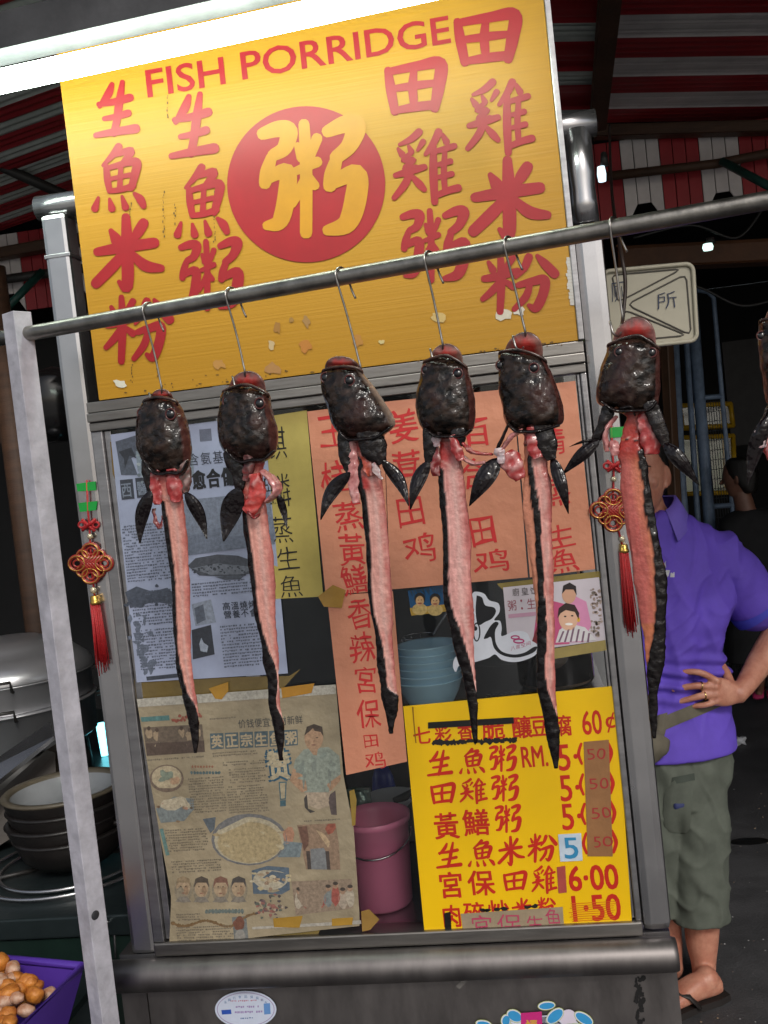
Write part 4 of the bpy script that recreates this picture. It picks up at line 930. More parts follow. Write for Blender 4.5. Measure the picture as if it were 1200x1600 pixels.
    xl2, yl2, xr2, yr2 = spec['head'][-2]
    collar = [('skin_flap', [(xl2 + 0.06 * w_, yl2 - 6), (xl + w_ * .16, yl + 14), (xl + w_ * .36, (yl + yr) / 2 + 30 + 8 * math.sin(sd)), (xl + w_ * .62, (yl + yr) / 2 + 24), (xr - w_ * .14, yr + 16), (xr2 - 0.04 * w_, yr2 + 4)], 40, 44, BLK, 0.0125)]
    # strips of skin and flesh left between the head and the fins
    for name, pts, r0, r1, c_, off in collar + spec['flaps']:
        e_ = MB(); sp = spline([(*q(x, y),) for x, y in pts], 10); N = len(sp); m = fpx(*sp[0]) / sc; P3 = []; rr_ = []; cc = []
        for i, (u, v) in enumerate(sp):
            t = i / (N - 1); P3.append(F(u, v, off)); rr_.append((r0 + (r1 - r0) * t) * m * (1.12 + 0.30 * noise.noise(Vector((t * 2.6, sd, len(pts) + r0)))) * (0.55 + 0.45 * math.sin(math.pi * min(1, max(0, t * 0.9 + 0.08)))))
            cc.append(c_)
        nn = 24; t0 = len(e_.v); e_.tube(P3, rr_, nn, flat=0.36, col=c_)
        for i in range(t0, len(e_.v)):
            p = e_.v[i]; a = noise.noise(p * 130 + Vector((sd, 2, 0))); b_ = noise.noise(p * 300)
            e_.v[i] = p + rn * (0.0026 * a + 0.0012 * b_) * (0.45 if c_ is BLK else 1) + rdir * (0.45 if c_ is BLK else 1) * (0.0022 * noise.noise(p * 160 + Vector((5, sd, 1))) + 0.0012 * b_)
            cl = c_ if c_ is not BLK else (0.010, 0.007, 0.007)
            e_.c[i] = mixc(mixc(cl, (0.70, 0.45, 0.42) if c_ is not BLK else (0.03, 0.017, 0.016), max(0, a * 0.9)), (0.30, 0.015, 0.018) if c_ is not BLK else BLK, max(0, b_ * 0.9))
        e_.build(name, M_SCALE if c_ is BLK else M_FLESH, f)
    return f
PNK, RDD, DRD = (0.60, 0.24, 0.23), (0.44, 0.045, 0.045), (0.20, 0.015, 0.016)
def flap(*a): return a
SPECS = [
 dict(crop=(180, 590, 5.333), seed=1, hook=((232, 468), (253, 609)), head=[(240, 205, 515, 210), (205, 300, 562, 300), (192, 400, 595, 400), (190, 500, 618, 500), (202, 600, 625, 600), (232, 690, 622, 690), (262, 760, 606, 775)],
   neck=[(830, 285, 560, 0, 0), (930, 318, 560, 0, 0), (1020, 385, 562, 385, 405)], body=[(790, 254.5, 286.5, 254.5, 262), (840, 261, 292, 261, 270), (900, 268.5, 295.5, 268.5, 277), (960, 272, 297, 272, 279), (1020, 276, 299, 276, 282), (1050, 279, 301.5, 279, 288), (1077, 286, 303, 286, 294), (1100, 290, 308, 290, 305), (1130, 297, 310, 297, 310)], tip=(306, 1176),
   eyes=[(235, 300), (470, 305)], lip=(378, 165), mouth=(380, 105), jaww=0.62, jaw=(0.16, 0.04, 0.035), tone=(0.72, 0.38, 0.31),
   fins=[((292, 945), (203, 1385), 125, 30), ((585, 955), (762, 1345), 115, -25)],
   flaps=[flap('skin_flap', [(258, 690), (280, 850), (300, 960)], 49, 27, BLK, 0.006), flap('skin_flap', [(553, 686), (575, 860), (590, 970)], 66, 35, (0.10, 0.06, 0.05), 0.006), flap('torn_flesh', [(335, 750), (340, 900), (350, 1060)], 48, 34, RDD, 0.010), flap('torn_flesh', [(470, 760), (490, 900), (510, 1040)], 52, 52, RDD, 0.012), flap('torn_flesh', [(322, 1090), (340, 1200), (380, 1245), (392, 1150)], 16, 14, DRD, 0.0)]),
 dict(crop=(310, 560, 5.0), seed=2, hook=((361, 445), (383, 583)), head=[(198, 265, 545, 285), (176, 350, 562, 360), (163, 450, 585, 455), (160, 550, 606, 550), (172, 650, 612, 650), (197, 715, 608, 715), (240, 770, 568, 770)],
   neck=[(830, 330, 520, 0, 0), (900, 352, 500, 0, 0), (1000, 346, 505, 0, 0), (1120, 350, 515, 350, 370)], body=[(804, 380.5, 417, 380.5, 390), (840, 385.5, 422, 385.5, 394.5), (900, 391.5, 429, 391.5, 402), (960, 400.5, 430.5, 400.5, 408), (1005, 409.5, 433.5, 409.5, 419), (1035, 414, 435, 414, 430), (1065, 420, 435.5, 420, 434), (1100, 421, 437, 421, 433), (1130, 428, 442, 428, 442)], tip=(440, 1188),
   eyes=[(235, 335), (485, 352)], lip=(375, 205), mouth=(380, 108), jaww=0.78, jaw=(0.34, 0.16, 0.14), tone=(0.74, 0.40, 0.33),
   fins=[((315, 1010), (195, 1430), 180, 10), ((615, 1050), (690, 1330), 62, -10)],
   flaps=[flap('skin_flap', [(240, 716), (312, 890), (318, 1030)], 63, 40, BLK, 0.008), flap('torn_flesh', [(300, 810), (310, 900), (330, 1060)], 26, 34, DRD, 0.006), flap('torn_flesh', [(500, 880), (590, 960), (612, 1050), (530, 1120)], 66, 60, PNK, 0.014), flap('torn_flesh', [(440, 900), (460, 1040), (420, 1150), (370, 1200)], 52, 64, (0.58, 0.06, 0.05), 0.016), flap('torn_flesh', [(400, 1190), (440, 1245), (475, 1215)], 34, 18, DRD, 0.018), flap('skin_flap', [(404, 730), (390, 860), (365, 960)], 49, 24, (0.10, 0.03, 0.03), 0.012)]),
 dict(crop=(480, 540, 5.0), seed=3, hook=((532, 412), (564, 577)), head=[(125, 205, 425, 200), (112, 270, 465, 255), (120, 345, 512, 315), (150, 450, 572, 395), (180, 540, 625, 475), (205, 615, 666, 560), (235, 670, 682, 625), (262, 715, 610, 690)],
   neck=[(800, 370, 540, 0, 0), (870, 393, 550, 393, 425), (1000, 398, 575, 398, 438), (1100, 410, 588, 410, 455)], body=[(780, 566, 600, 566, 576), (830, 571, 605, 571, 580), (858, 574, 608, 574, 582), (925, 577, 612, 577, 584), (960, 581, 614, 581, 588), (1000, 589, 613, 589, 598), (1040, 591, 616, 591, 605), (1072, 596, 620, 596, 607), (1088, 598, 621, 598, 621), (1120, 605, 618, 605, 618)], tip=(611, 1146),
   eyes=[(335, 272), (150, 250)], lip=(290, 165), mouth=(250, 92), jaww=0.86, jaw=(0.22, 0.10, 0.09), tone=(0.72, 0.42, 0.36), pale=1,
   fins=[((330, 990), (104, 1362), 120, 40), ((588, 900), (792, 1252), 112, -32)],
   flaps=[flap('skin_flap', [(286, 657), (300, 860), (325, 1000)], 58, 29, BLK, 0.008), flap('skin_flap', [(462, 626), (520, 800), (590, 920)], 113, 54, BLK, 0.010), flap('torn_flesh', [(345, 740), (348, 900), (360, 1080), (385, 1230)], 46, 36, PNK, 0.006), flap('torn_flesh', [(430, 740), (470, 880), (500, 1020)], 44, 50, (0.60, 0.10, 0.05), 0.008), flap('torn_flesh', [(510, 920), (550, 990), (585, 1045)], 22, 16, (0.55, 0.45, 0.45), 0.016)]),
 dict(crop=(630, 520, 5.0), seed=4, hook=((670, 388), (692, 540)), head=[(166, 235, 492, 270), (148, 295, 512, 330), (124, 400, 536, 420), (103, 500, 556, 520), (101, 600, 563, 610), (122, 690, 560, 690), (160, 755, 548, 750), (196, 788, 522, 785)],
   neck=[(860, 285, 410, 0, 0), (950, 280, 442, 0, 0), (1050, 283, 465, 276, 300)], body=[(750, 687, 725, 687, 695), (780, 688, 728, 688, 699), (810, 692, 731, 692, 701), (855, 693.5, 735, 693.5, 703), (925, 695, 737, 695, 704), (960, 700, 740, 700, 712), (980, 704, 740, 704, 720), (1020, 714, 742, 714, 732), (1060, 726, 743, 726, 740), (1100, 733, 744, 733, 744)], tip=(743, 1161),
   eyes=[(185, 290), (430, 318)], lip=(335, 178), mouth=(335, 95), jaww=0.74, jaw=(0.52, 0.30, 0.24), tone=(0.76, 0.44, 0.40),
   fins=[((200, 1000), (54, 1382), 118, 24)],
   flaps=[flap('skin_flap', [(211, 712), (208, 900), (196, 1010)], 58, 35, BLK, 0.008), flap('torn_flesh', [(262, 790), (258, 850), (262, 890)], 40, 24, (0.55, 0.42, 0.44), 0.010), flap('torn_flesh', [(255, 880), (250, 1000), (256, 1120)], 34, 34, DRD, 0.006), flap('skin_flap', [(426, 743), (440, 830), (430, 890)], 60, 29, BLK, 0.012), flap('torn_flesh', [(470, 860), (540, 930), (690, 950)], 48, 40, RDD, 0.010), flap('torn_flesh', [(450, 960), (540, 1020), (640, 1010)], 54, 40, PNK, 0.008), flap('torn_flesh', [(380, 800), (420, 920), (450, 1000)], 34, 34, RDD, 0.016)]),
 dict(crop=(720, 510, 4.85), seed=5, hook=((794, 368), (821, 520)), head=[(298, 205, 642, 262), (288, 290, 682, 335), (286, 400, 716, 420), (290, 500, 750, 510), (310, 600, 776, 610), (325, 690, 783, 690), (345, 745, 758, 745), (380, 780, 660, 770)],
   neck=[(820, 474, 590, 0, 0), (900, 476, 590, 490, 530), (1000, 480, 640, 515, 545), (1100, 484, 652, 522, 560)], body=[(757, 818, 862, 830, 839), (799, 817, 861, 834, 845), (838, 822, 862, 838, 847), (880, 829, 863.5, 840, 850), (925, 835, 865, 843, 852), (960, 838, 866, 842, 854), (1000, 842, 867, 842, 856), (1040, 840, 867, 840, 852), (1080, 843, 868, 843, 858), (1120, 850, 870, 850, 869), (1160, 858, 872, 858, 872)], tip=(869, 1200),
   eyes=[(305, 296), (556, 315)], lip=(470, 185), mouth=(490, 52), jaww=0.78, jaw=(0.46, 0.22, 0.18), tone=(0.74, 0.38, 0.33),
   fins=[((285, 1000), (64, 1360), 160, 10), ((690, 990), (815, 1420), 108, -10)],
   flaps=[flap('torn_flesh', [(470, 780), (380, 840), (310, 940)], 46, 44, PNK, 0.010), flap('skin_flap', [(365, 735), (300, 880), (262, 960)], 34, 29, BLK, 0.006), flap('torn_flesh', [(290, 920), (300, 980), (310, 1040)], 40, 30, (0.58, 0.48, 0.50), 0.014), flap('torn_flesh', [(340, 960), (400, 1060), (450, 1160)], 84, 60, RDD, 0.006), flap('skin_flap', [(607, 692), (648, 880), (690, 1010)], 78, 54, BLK, 0.010), flap('torn_flesh', [(540, 760), (560, 900), (590, 1000)], 50, 60, RDD, 0.012)]),
 dict(crop=(870, 480, 5.0), seed=6, hook=((958, 337), (973, 498)), head=[(405, 300, 795, 322), (384, 365, 802, 372), (350, 450, 806, 460), (322, 560, 807, 560), (310, 660, 808, 650), (322, 745, 795, 730), (372, 785, 776, 785)],
   neck=[(850, 540, 690, 0, 0), (950, 520, 660, 0, 0), (1050, 495, 664, 610, 640), (1150, 474, 682, 632, 668)], body=[(730, 969, 1010, 1000, 1010), (760, 970, 1014, 1006, 1014), (798, 975, 1019, 1008, 1019), (860, 984, 1032, 1021, 1032), (910, 991, 1039, 1024, 1039), (960, 1000, 1039, 1025, 1039), (997, 1007, 1037, 1021, 1037), (1035, 1010, 1037, 1014, 1037), (1072, 1013, 1029, 1013, 1029), (1110, 1017, 1024, 1017, 1024)], tip=(1022, 1153),
   eyes=[(490, 350), (742, 355)], lip=(630, 222), mouth=(625, 85), jaww=0.80, jaw=(0.50, 0.24, 0.22), tone=(0.50, 0.14, 0.12), tone2=(0.72, 0.25, 0.13), red=(0.42, 0.04, 0.03), bow=0.0,
   fins=[((330, 1040), (40, 1312), 110, 10), ((300, 1030), (95, 1092), 26, 8), ((835, 1060), (1112, 1392), 130, -10)],
   flaps=[flap('skin_flap', [(416, 746), (365, 920), (300, 1040)], 49, 45, BLK, 0.008), flap('skin_flap', [(713, 727), (800, 930), (850, 1080)], 63, 45, BLK, 0.010), flap('torn_flesh', [(470, 850), (385, 960), (390, 1130)], 44, 64, PNK, 0.004), flap('torn_flesh', [(700, 820), (730, 980), (735, 1150)], 76, 84, RDD, 0.004), flap('torn_flesh', [(440, 1040), (450, 1100), (455, 1160)], 34, 34, PNK, 0.006), flap('skin_flap', [(493, 794), (580, 780), (610, 850)], 55, 29, BLK, 0.012)]),
]
s7 = dict(SPECS[4]); s7.update(crop=(1118, 455, 4.25), seed=7, hook=((1214, 300), (1236, 470)), body=[(v + 10, u0 + 395 + (v - 700) * 0.02, u1 + 400 + (v - 700) * 0.02, b0 + 395, b1 + 396) for v, u0, u1, b0, b1 in SPECS[4]['body']], tip=(1272, 1230),
          fins=[((350, 830), (215, 1285), 120, 20), ((690, 990), (815, 1420), 108, -10)])
SPECS.append(s7)
LABELS = ['leftmost split snakehead fish, hanging in front of the grey newspaper', 'split snakehead fish with a pink lump beside its neck, before the yellow strip',
          'split snakehead fish with its head tilted and turned sideways, third from the left', 'split snakehead fish with a single left fin, hanging in front of the widest pink sheet',
          'split snakehead fish with a black strip down the middle, before the narrow pink sheet', 'biggest split snakehead fish with orange flesh, in front of the man in purple',
          'split snakehead fish cut off by the right edge of the photo']
GRP = 'split snakehead fish hanging from the rail'
for sp_, lb in zip(SPECS, LABELS):
    make_fish(sp_, lb, GRP)
HL = ['leftmost wire hook on the rail', 'wire hook second from the left on the rail', 'wire hook holding the tilted fish head', 'wire hook fourth from the left on the rail', 'wire hook holding the fish by the narrow pink sheet', 'wire hook holding the biggest fish, next to the dark cord', 'wire hook at the far right end of the rail']
for sp_, lb in zip(SPECS, HL):
    (ua, va), (ub, vb) = sp_['hook']
    top = F(ua, va); tpar = (top - RA).dot(rdir); c = RA + rdir * tpar; r_ = 0.0126
    pts = []
    for a in range(-40, 200, 16):                           # over the rail, short tail at the back
        t = R(180 - a) if False else R(a)
        pts.append(c + Vector((0, 0, 1)) * math.sin(t) * r_ - rn * math.cos(t) * r_ + rdir * (0.004 * math.cos(t)))
    tail = c - rn * r_ * 1.0 + rdir * 0.011 - Vector((0, 0, 0.028))
    pts = [tail, (tail + pts[1]) / 2] + pts[2:]
    end = F(ub, vb, 0.0)
    st = pts[-1]
    for k in range(1, 9): pts.append(st + (end - st) * (k / 8) - rn * 0.004 * math.sin(math.pi * k / 8))
    m = fpx(ub, vb)
    low = [F(ub - 1, vb + 12, -0.012), F(ub - 5, vb + 26, -0.004), F(ub - 14, vb + 24, 0.006), F(ub - 18, vb + 12, 0.004), F(ub - 20, vb + 5, 0.001)]
    pts += low
    b = MB(); b.tube([tuple(p) for p in spline([tuple(p) for p in pts], 3)], 0.00145, 8)
    o = b.build('meat_hook', M_HOOK); tag(o, lb + ', a steel wire S hook', 'hook', 'wire hooks on the rail')
# ------------------------------------------------------------------ ground, shelter and the dark market behind
M_ASPH = mat('wet_dark_asphalt', (0.075, 0.075, 0.080), 0.6, var=0.45, scale=5, bump=0.35, bscale=130, rvar=0.2)
b = MB(); b.quad((-60, -60, 0), (60, -60, 0), (60, 60, 0), (-60, 60, 0)); structure(b.build('ground', M_ASPH))
b = MB(); b.quad((-60, -60, 0.004), (60, -60, 0.004), (60, -2.6, 0.004), (-60, -2.6, 0.004)); structure(b.build('bounce_ground', mat('pale_bounce_surface', (0.40, 0.39, 0.37), 0.8, var=0.25, scale=3, bump=0.1)))  # unseen pale ground behind the camera, added to bounce light up to the roof
M_RED = mat('red_painted_zinc', (0.42, 0.020, 0.030), 0.42, var=0.35, scale=3, bump=0.05)
M_WHT = mat('white_painted_zinc', (0.82, 0.76, 0.75), 0.45, var=0.35, scale=3, bump=0.05)
M_WHTG = mat('stained_white_zinc', (0.62, 0.65, 0.61), 0.40, var=0.4, scale=4, bump=0.05)
M_TIMB = mat('dark_brown_timber', (0.085, 0.040, 0.020), 0.6, var=0.5, scale=5, stretch=(1, 1, 6), bump=0.2)
M_GLOOM = mat('gloom_black', (0.010, 0.010, 0.011), 0.8, var=0.5, scale=3)  # gloom of the deep interior put into the base colour
M_DKPIPE = mat('dark_pipe', (0.030, 0.028, 0.026), 0.5, var=0.4)
M_TEAL = mat('teal_painted_pipe', (0.015, 0.085, 0.070), 0.45, var=0.4)
ZR = 2.98
def roof_sheet(name, corners, n, first_red, label, ripples, amp, mats, inner=14, ratio=0.5):
    """striped corrugated roof sheet: corners near-left, near-right, far-right, far-left; stripes run left-right"""
    nl, nr, fr, fl = [Vector(c) for c in corners]; mb = MB(); dn = Vector((0, 0, -1))
    edges = [0.0]
    for i in range(n): edges.append(edges[-1] + (ratio if i % 2 else 1 - ratio))
    edges = [e / edges[-1] for e in edges]
    for i in range(n):
        ns = 12; vs = []; fs = []
        for j in range(ns + 1):
            t = edges[i] + (edges[i + 1] - edges[i]) * j / ns
            off = dn * (amp * math.sin(t * ripples * 2 * math.pi))
            a, c = nl + (fl - nl) * t, nr + (fr - nr) * t
            vs += [a + off, c + off]
        for j in range(ns): fs.append([2 * j, 2 * j + 1, 2 * j + 3, 2 * j + 2])
        mb.add(vs, fs, 0 if (i % 2 == 0) == first_red else 1, smooth=True)
    o = mb.build(name, mats, None, fix=False); tag(o, label, 'roof'); return o
o = roof_sheet('striped_roof', [G(955, -60, ZR + 0.02), G(1420, -70, ZR + 0.02), G(1400, 183, ZR + 0.02), G(935, 192, ZR + 0.02)], 8, False, 'red and white striped roof sheet to the right of the dark rafter', 60, 0.004, [M_RED, M_WHT], ratio=0.52)
o = roof_sheet('striped_roof', [G(700, -60, ZR), G(953, -62, ZR), G(932, 186, ZR), G(690, 192, ZR)], 7, False, 'narrow corrugated roof sheet between the yellow sign and the dark rafter', 34, 0.012, [M_RED, M_WHTG], ratio=0.62)
o = roof_sheet('striped_roof', [G(-240, 40, ZR + 0.01), G(690, -260, ZR + 0.01), G(690, 120, ZR + 0.01), G(-240, 445, ZR + 0.01)], 17, True, 'dim striped roof sheet at the upper left, over the lamp', 40, 0.004, [M_RED, M_WHTG], ratio=0.48)
b = MB(); b.box((-0.9, -1.0, ZR + 0.10), (6, 9.0, ZR + 0.16)); b.box((-6, 0.75, ZR + 0.10), (-0.901, 9.0, ZR + 0.16)); o = b.build('sky_blocker', M_GLOOM); tag(o, 'unseen dark slab above the striped sheets, added to block the sky', 'roof')  # added sky blocker, cut back at the left to let light onto the steamer
def beam(name, p, q_, w, h, m, label, cat='beam'):
    p, q_ = Vector(p), Vector(q_); d = (q_ - p).normalized(); s = d.cross(Vector((0, 0, 1)))
    s = s.normalized() if s.length > 0.01 else Vector((1, 0, 0)); u = s.cross(d)
    rm = Matrix((d, s, u)).transposed(); mb = MB(); bm = bmesh.new(); bmesh.ops.create_cube(bm, size=2); c = (p + q_) / 2; L = (q_ - p).length / 2
    for x in bm.verts: x.co = c + rm @ Vector((x.co.x * L, x.co.y * w / 2, x.co.z * h / 2))
    bmesh.ops.bevel(bm, geom=list(bm.edges), offset=min(w, h) * 0.12, segments=1, affect='EDGES'); mb.bm(bm, smooth=False)
    o = mb.build(name, m); tag(o, label, cat); return o
def pipe(name, pts, r, m, label, cat='pipe'):
    mb = MB(); mb.tube(pts, r, 12); o = mb.build(name, m); tag(o, label, cat); return o
beam('rafter', G(960, -80, ZR - 0.04), G(934, 194, ZR - 0.04), 0.05, 0.06, M_TIMB, 'dark upright looking rafter under the striped roof right of the sign', 'rafter')
beam('purlin', P(930, 207, 2.93), P(1330, 196, 2.93), 0.05, 0.05, M_TIMB, 'dark timber purlin above the striped valance', 'purlin')
# striped valance of upright boards with arched bottoms, hung along Y = 3
YV = 3.0
val = thing('striped_valance', (0, YV, 2.58), 'red and white valance of upright boards with arched white ends, below the roof', 'valance')
x = -4.2; k = 0
x0v = P(975, 300, YV).x
w = 0.168
i0 = -26
for i in range(i0, 12):
    xa = x0v + i * w; white = (i % 2 == 0); mb = MB(); m_ = M_WHT if white else M_RED
    for s in range(3):
        a, c = xa + s * w / 3 + 0.002, xa + (s + 1) * w / 3 - 0.002
        if white:
            za, zc = [2.575 + 0.10 * math.sin(math.pi * min(1, max(0, t))) ** 0.8 for t in (s / 3, (s + 1) / 3)]
        else: za = zc = 2.575
        mb.slab([(a, YV, za), (c, YV, zc), (c, YV, 2.95), (a, YV, 2.95)], (0, 1, 0), 0.012)
    mb.build('board', m_, val)
pipe('roof_pipe', [P(945, 276, 2.90), P(1118, 256, 2.90), P(1330, 214, 2.90)], 0.020, M_TIMB, 'rusty brown pipe running across the striped valance')
pipe('roof_brace', [P(1128, 252, 2.86), P(1260, 322, 2.6)], 0.018, M_TEAL, 'teal painted brace slanting down at the upper right')
pipe('roof_brace', [P(2, 490, 2.7), P(66, 424, 2.86)], 0.018, M_TEAL, 'teal painted brace slanting up at the left behind the white post')
pipe('roof_pipe', [P(-60, 232, 2.2), P(130, 318, 2.4)], 0.022, M_DKPIPE, 'dark pipe slanting below the dim striped roof at upper left')
beam('purlin', P(-60, 408, 2.93), P(140, 372, 2.93), 0.05, 0.05, M_TIMB, 'dark purlin over the valance at the far left', 'purlin')
pipe('roof_pipe', [P(-60, 446, 2.9), P(140, 418, 2.9)], 0.022, M_DKPIPE, 'dark level pipe crossing the valance at the far left')
beam('lintel', D(965, 406, 4.75), D(1330, 388, 4.55), 0.10, 0.105, mat('red_brown_timber', (0.12, 0.045, 0.016), 0.6, var=0.5, scale=5, bump=0.2), 'red brown timber lintel above the white lid sign', 'lintel')
# walls round the dark space
def wall(name, a, c, label, m=M_GLOOM):
    mb = MB(); mb.box(a, c); o = mb.build(name, m); tag(o, label, 'wall'); return o
wall('back_wall', (-6, 9.0, 0.004), (6, 9.1, 3.0797), 'wall coloured black for the gloom, closing the back of the market')
wall('sky_screen_wall', (5.9, 0.6, 0.004), (6, 8.99, 3.0797), 'unseen gloom black side wall at the far right, added to screen off the sky')  # both side walls are added out of view to keep skylight out
lw = wall('sky_screen_wall', (-6, 0.6, 0.004), (-5.9, 8.99, 3.0797), 'unseen gloom black side wall at the far left, added to screen off the sky')
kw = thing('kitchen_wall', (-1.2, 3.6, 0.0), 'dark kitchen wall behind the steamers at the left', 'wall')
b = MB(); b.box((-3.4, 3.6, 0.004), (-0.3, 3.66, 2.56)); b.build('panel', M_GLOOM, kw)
b = MB(); b.slab([D(166, 580, 4.9), D(212, 572, 4.9), D(214, 600, 4.9), D(160, 604, 4.9)], (0, 1, 0), 0.01); b.build('window', mat('sunlit_foliage_window', (0.2, 0.3, 0.02), 0.5, emit=(0.42, 0.62, 0.06), estr=0.7), kw)
b = MB(); b.slab([D(-20, 664, 4.9), D(20, 660, 4.9), D(34, 690, 4.9), D(-20, 694, 4.9)], (0, 1, 0), 0.01); b.build('board', M_TIMB, kw)
pipe('steel_pole', [D(70, 700, 3.0), D(93, 884, 3.0), D(150, 1340, 3.0)], 0.006, M_STEEL, 'thin shiny steel pole behind the white square post')
pipe('wooden_post', [(D(6, 560, 3.6).x, D(6, 560, 3.6).y, z) for z in (0.0, 1.0, 2.5)], 0.045, M_TIMB, 'dark brown wooden post behind the steamer at the far left', 'post')
b = MB(); b.lathe([(0.0, 0), (0.05, 0.0), (0.09, 0.05), (0.10, 0.16), (0.08, 0.20), (0.0, 0.22)], D(96, 690, 2.9), 20); o = b.build('dark_pot', mat('blackened_pot', (0.012, 0.011, 0.011), 0.18, var=0.4)); tag(o, 'blackened pot hanging in the gloom between the two posts', 'pot')

# small lit lamps at the back
def bulb(u, v, d, w_, h_, label, tone, e):
    t = thing('spot_lamp', D(u, v, d), label, 'lamp'); m = d / FPX; mb = MB(); c = D(u, v, d)
    mb.lathe([(0.0, -h_ * m / 2), (w_ * m * 0.42, -h_ * m / 2), (w_ * m / 2, 0), (w_ * m * 0.4, h_ * m / 2), (0, h_ * m / 2)], c, 16); mb.build('bulb', mat('lit_bulb_%d' % u, (0.8, 0.85, 0.85), 0.4, emit=tone, estr=e), t)
    mb = MB(); mb.lathe([(0.0, 0), (w_ * m * 0.5, 0), (w_ * m * 0.3, h_ * m * 0.9), (0, h_ * m)], c + Vector((0.012, 0, h_ * m * 0.5)), 14); mb.build('holder', M_DKPIPE, t)
bulb(940, 272, 3.1, 14, 23, 'small lit lamp beside the top of the steel post', (0.70, 0.90, 1.0), 1.3)
bulb(1106, 386, 4.0, 17, 10, 'small lit lamp hanging over the red brown lintel', (0.7, 1.0, 0.9), 1.3)
b = MB(); lt = thing('neon_strip', D(161, 1158, 3.0), 'short upright cyan lit tube behind the claypots', 'lamp'); b.tube([D(156, 1130, 3.0), D(165, 1180, 3.0)], 0.0125, 14); b.build('tube', mat('cyan_lit_tube', (0.4, 0.8, 0.9), 0.3, emit=(0.22, 0.85, 1.0), estr=3.5), lt)
b = MB(); b.tube([D(166, 1183, 3.0), D(168, 1192, 3.0)], 0.008, 12); b.build('cap', M_STEEL, lt)

# lid used as a toilet sign
YL = 0.36
lid = thing('lid_sign', P(1020, 545, YL), 'square white plastic lid with embossed triangles, hung as a handwritten toilet sign', 'sign')
M_LID = mat('yellowed_white_plastic', lin((186, 180, 160)), 0.42, var=0.14, scale=9, bump=0.04)
tl, tr, br_, bl_ = P(940, 424, YL), P(1083, 411, YL), P(1090, 533, YL), P(948, 548, YL)
def rounded(c4, r, n=5):
    out = []
    for i in range(4):
        p, a, c = c4[i], c4[i - 1], c4[(i + 1) % 4]; da, dc = (a - p).normalized(), (c - p).normalized()
        for k in range(n + 1):
            t = k / n * math.pi / 2; out.append(p + da * r * (1 - math.sin(t)) + dc * r * (1 - math.cos(t)))
    return out
rp_ = rounded([tl, tr, br_, bl_], 0.014)
mb = MB(); mb.slab(rp_, (0, 1, 0), 0.006); mb.build('plate', M_LID, lid)
mb = MB(); cen = (tl + tr + br_ + bl_) / 4
mb.tube([p + (cen - p) * 0.015 + Vector((0, -0.003, 0)) for p in rp_], 0.0042, 8, closed=True); mb.build('rim', M_LID, lid)
def loop(pts, m, nm, r=0.0016, k=0.10):
    pts = [P(u, v, YL) for u, v in pts]; out = []
    for i in range(3):
        p, a, c = pts[i], pts[i - 1], pts[(i + 1) % 3]
        out += [p + (a - p) * k, p + ((a - p) + (c - p)) * k * 0.28, p + (c - p) * k]
    mb = MB(); mb.tube([p + Vector((0, -0.0008, 0)) for p in out], r, 6, closed=True); mb.build(nm, m, lid)
M_GRV = mat('dark_groove', (0.10, 0.09, 0.075), 0.6)  # dark tone for the embossed groove lines
loop([(979, 476), (1072, 428), (1080, 524)], M_GRV, 'groove'); loop([(956, 430), (1066, 420), (966, 472)], M_GRV, 'groove'); loop([(964, 534), (976, 484), (1074, 524)], M_GRV, 'groove')
for ch, u, v, w_, h_ in (('厕', 966, 456, 22, 30), ('所', 1042, 469, 32, 26)):
    pr = Print(YL - 0.002); pr.char(ch, u, v, w_, h_, (40, 50, 80), 0, bold=-0.010, jit=0.05); pr.build('handwriting', INK, lid)
pipe('electric_cord', [tuple(p) for p in spline([tuple(D(952, 196, 2.6)), tuple(D(956, 300, 2.1)), tuple(D(968, 380, 1.75)), tuple(D(977, 440, 1.70)), tuple(D(973, 500, 1.68)), tuple(D(968, 560, 1.68)), tuple(D(972, 640, 1.68))], 5)], 0.0032, mat('black_brown_cord', (0.03, 0.018, 0.014), 0.5), 'dark cord hanging down beside the right steel post, next to the last hook', 'cord')

# folding gate, fish tanks and a bystander at the back right
M_GATE = mat('blue_grey_gate', lin((128, 148, 176)), 0.5, var=0.4, scale=20, bump=0.1)
gate = thing('metal_gate', D(1110, 1090, 6.2) * 1.0, 'blue grey folding metal gate with wire mesh, standing behind the man', 'gate')
DG = 6.2
def gbar(pts, r): 
    mb = MB(); mb.tube([D(u, v, DG) for u, v in pts], r, 8); mb.build('bar', M_GATE, gate)
gbar([(1049, 430), (1066, 760), (1096, 1130)], 0.026); gbar([(1066, 430), (1087, 760), (1112, 1130)], 0.018); gbar([(1078, 430), (1104, 760), (1136, 1110)], 0.036)
gbar([(1080, 452), (1106, 456), (1115, 466), (1128, 616), (1140, 750), (1150, 860), (1172, 1084)], 0.015)
for v, ua, ub in ((622, 1092, 1128), (792, 1106, 1145), (905, 1118, 1156), (1070, 1130, 1170)): gbar([(ua, v), (ub, v - 3)], 0.016)
mb = MB()
for i in range(10):
    f_ = i / 9; mb.tube([D(1094 + f_ * 36, 626, DG), D(1133 + f_ * 38, 1072, DG)], 0.0022, 4)
for i in range(30): mb.tube([D(1094 + i * 1.34, 630 + i * 15, DG), D(1129 + i * 1.42, 626 + i * 15, DG)], 0.0022, 4)
mb.build('wire_mesh', mat('dark_mesh_wire', (0.05, 0.06, 0.07), 0.5), gate)
beam('wooden_post', D(1036, 430, 6.0), D(1071, 1100, 6.0), 0.05, 0.05, mat('bare_brown_wood', (0.13, 0.065, 0.035), 0.6, var=0.4, scale=6), 'bare brown wooden post beside the gate, behind the man', 'post')
M_YEL = mat('yellow_tank_frame', lin((190, 150, 20)), 0.4, var=0.3)
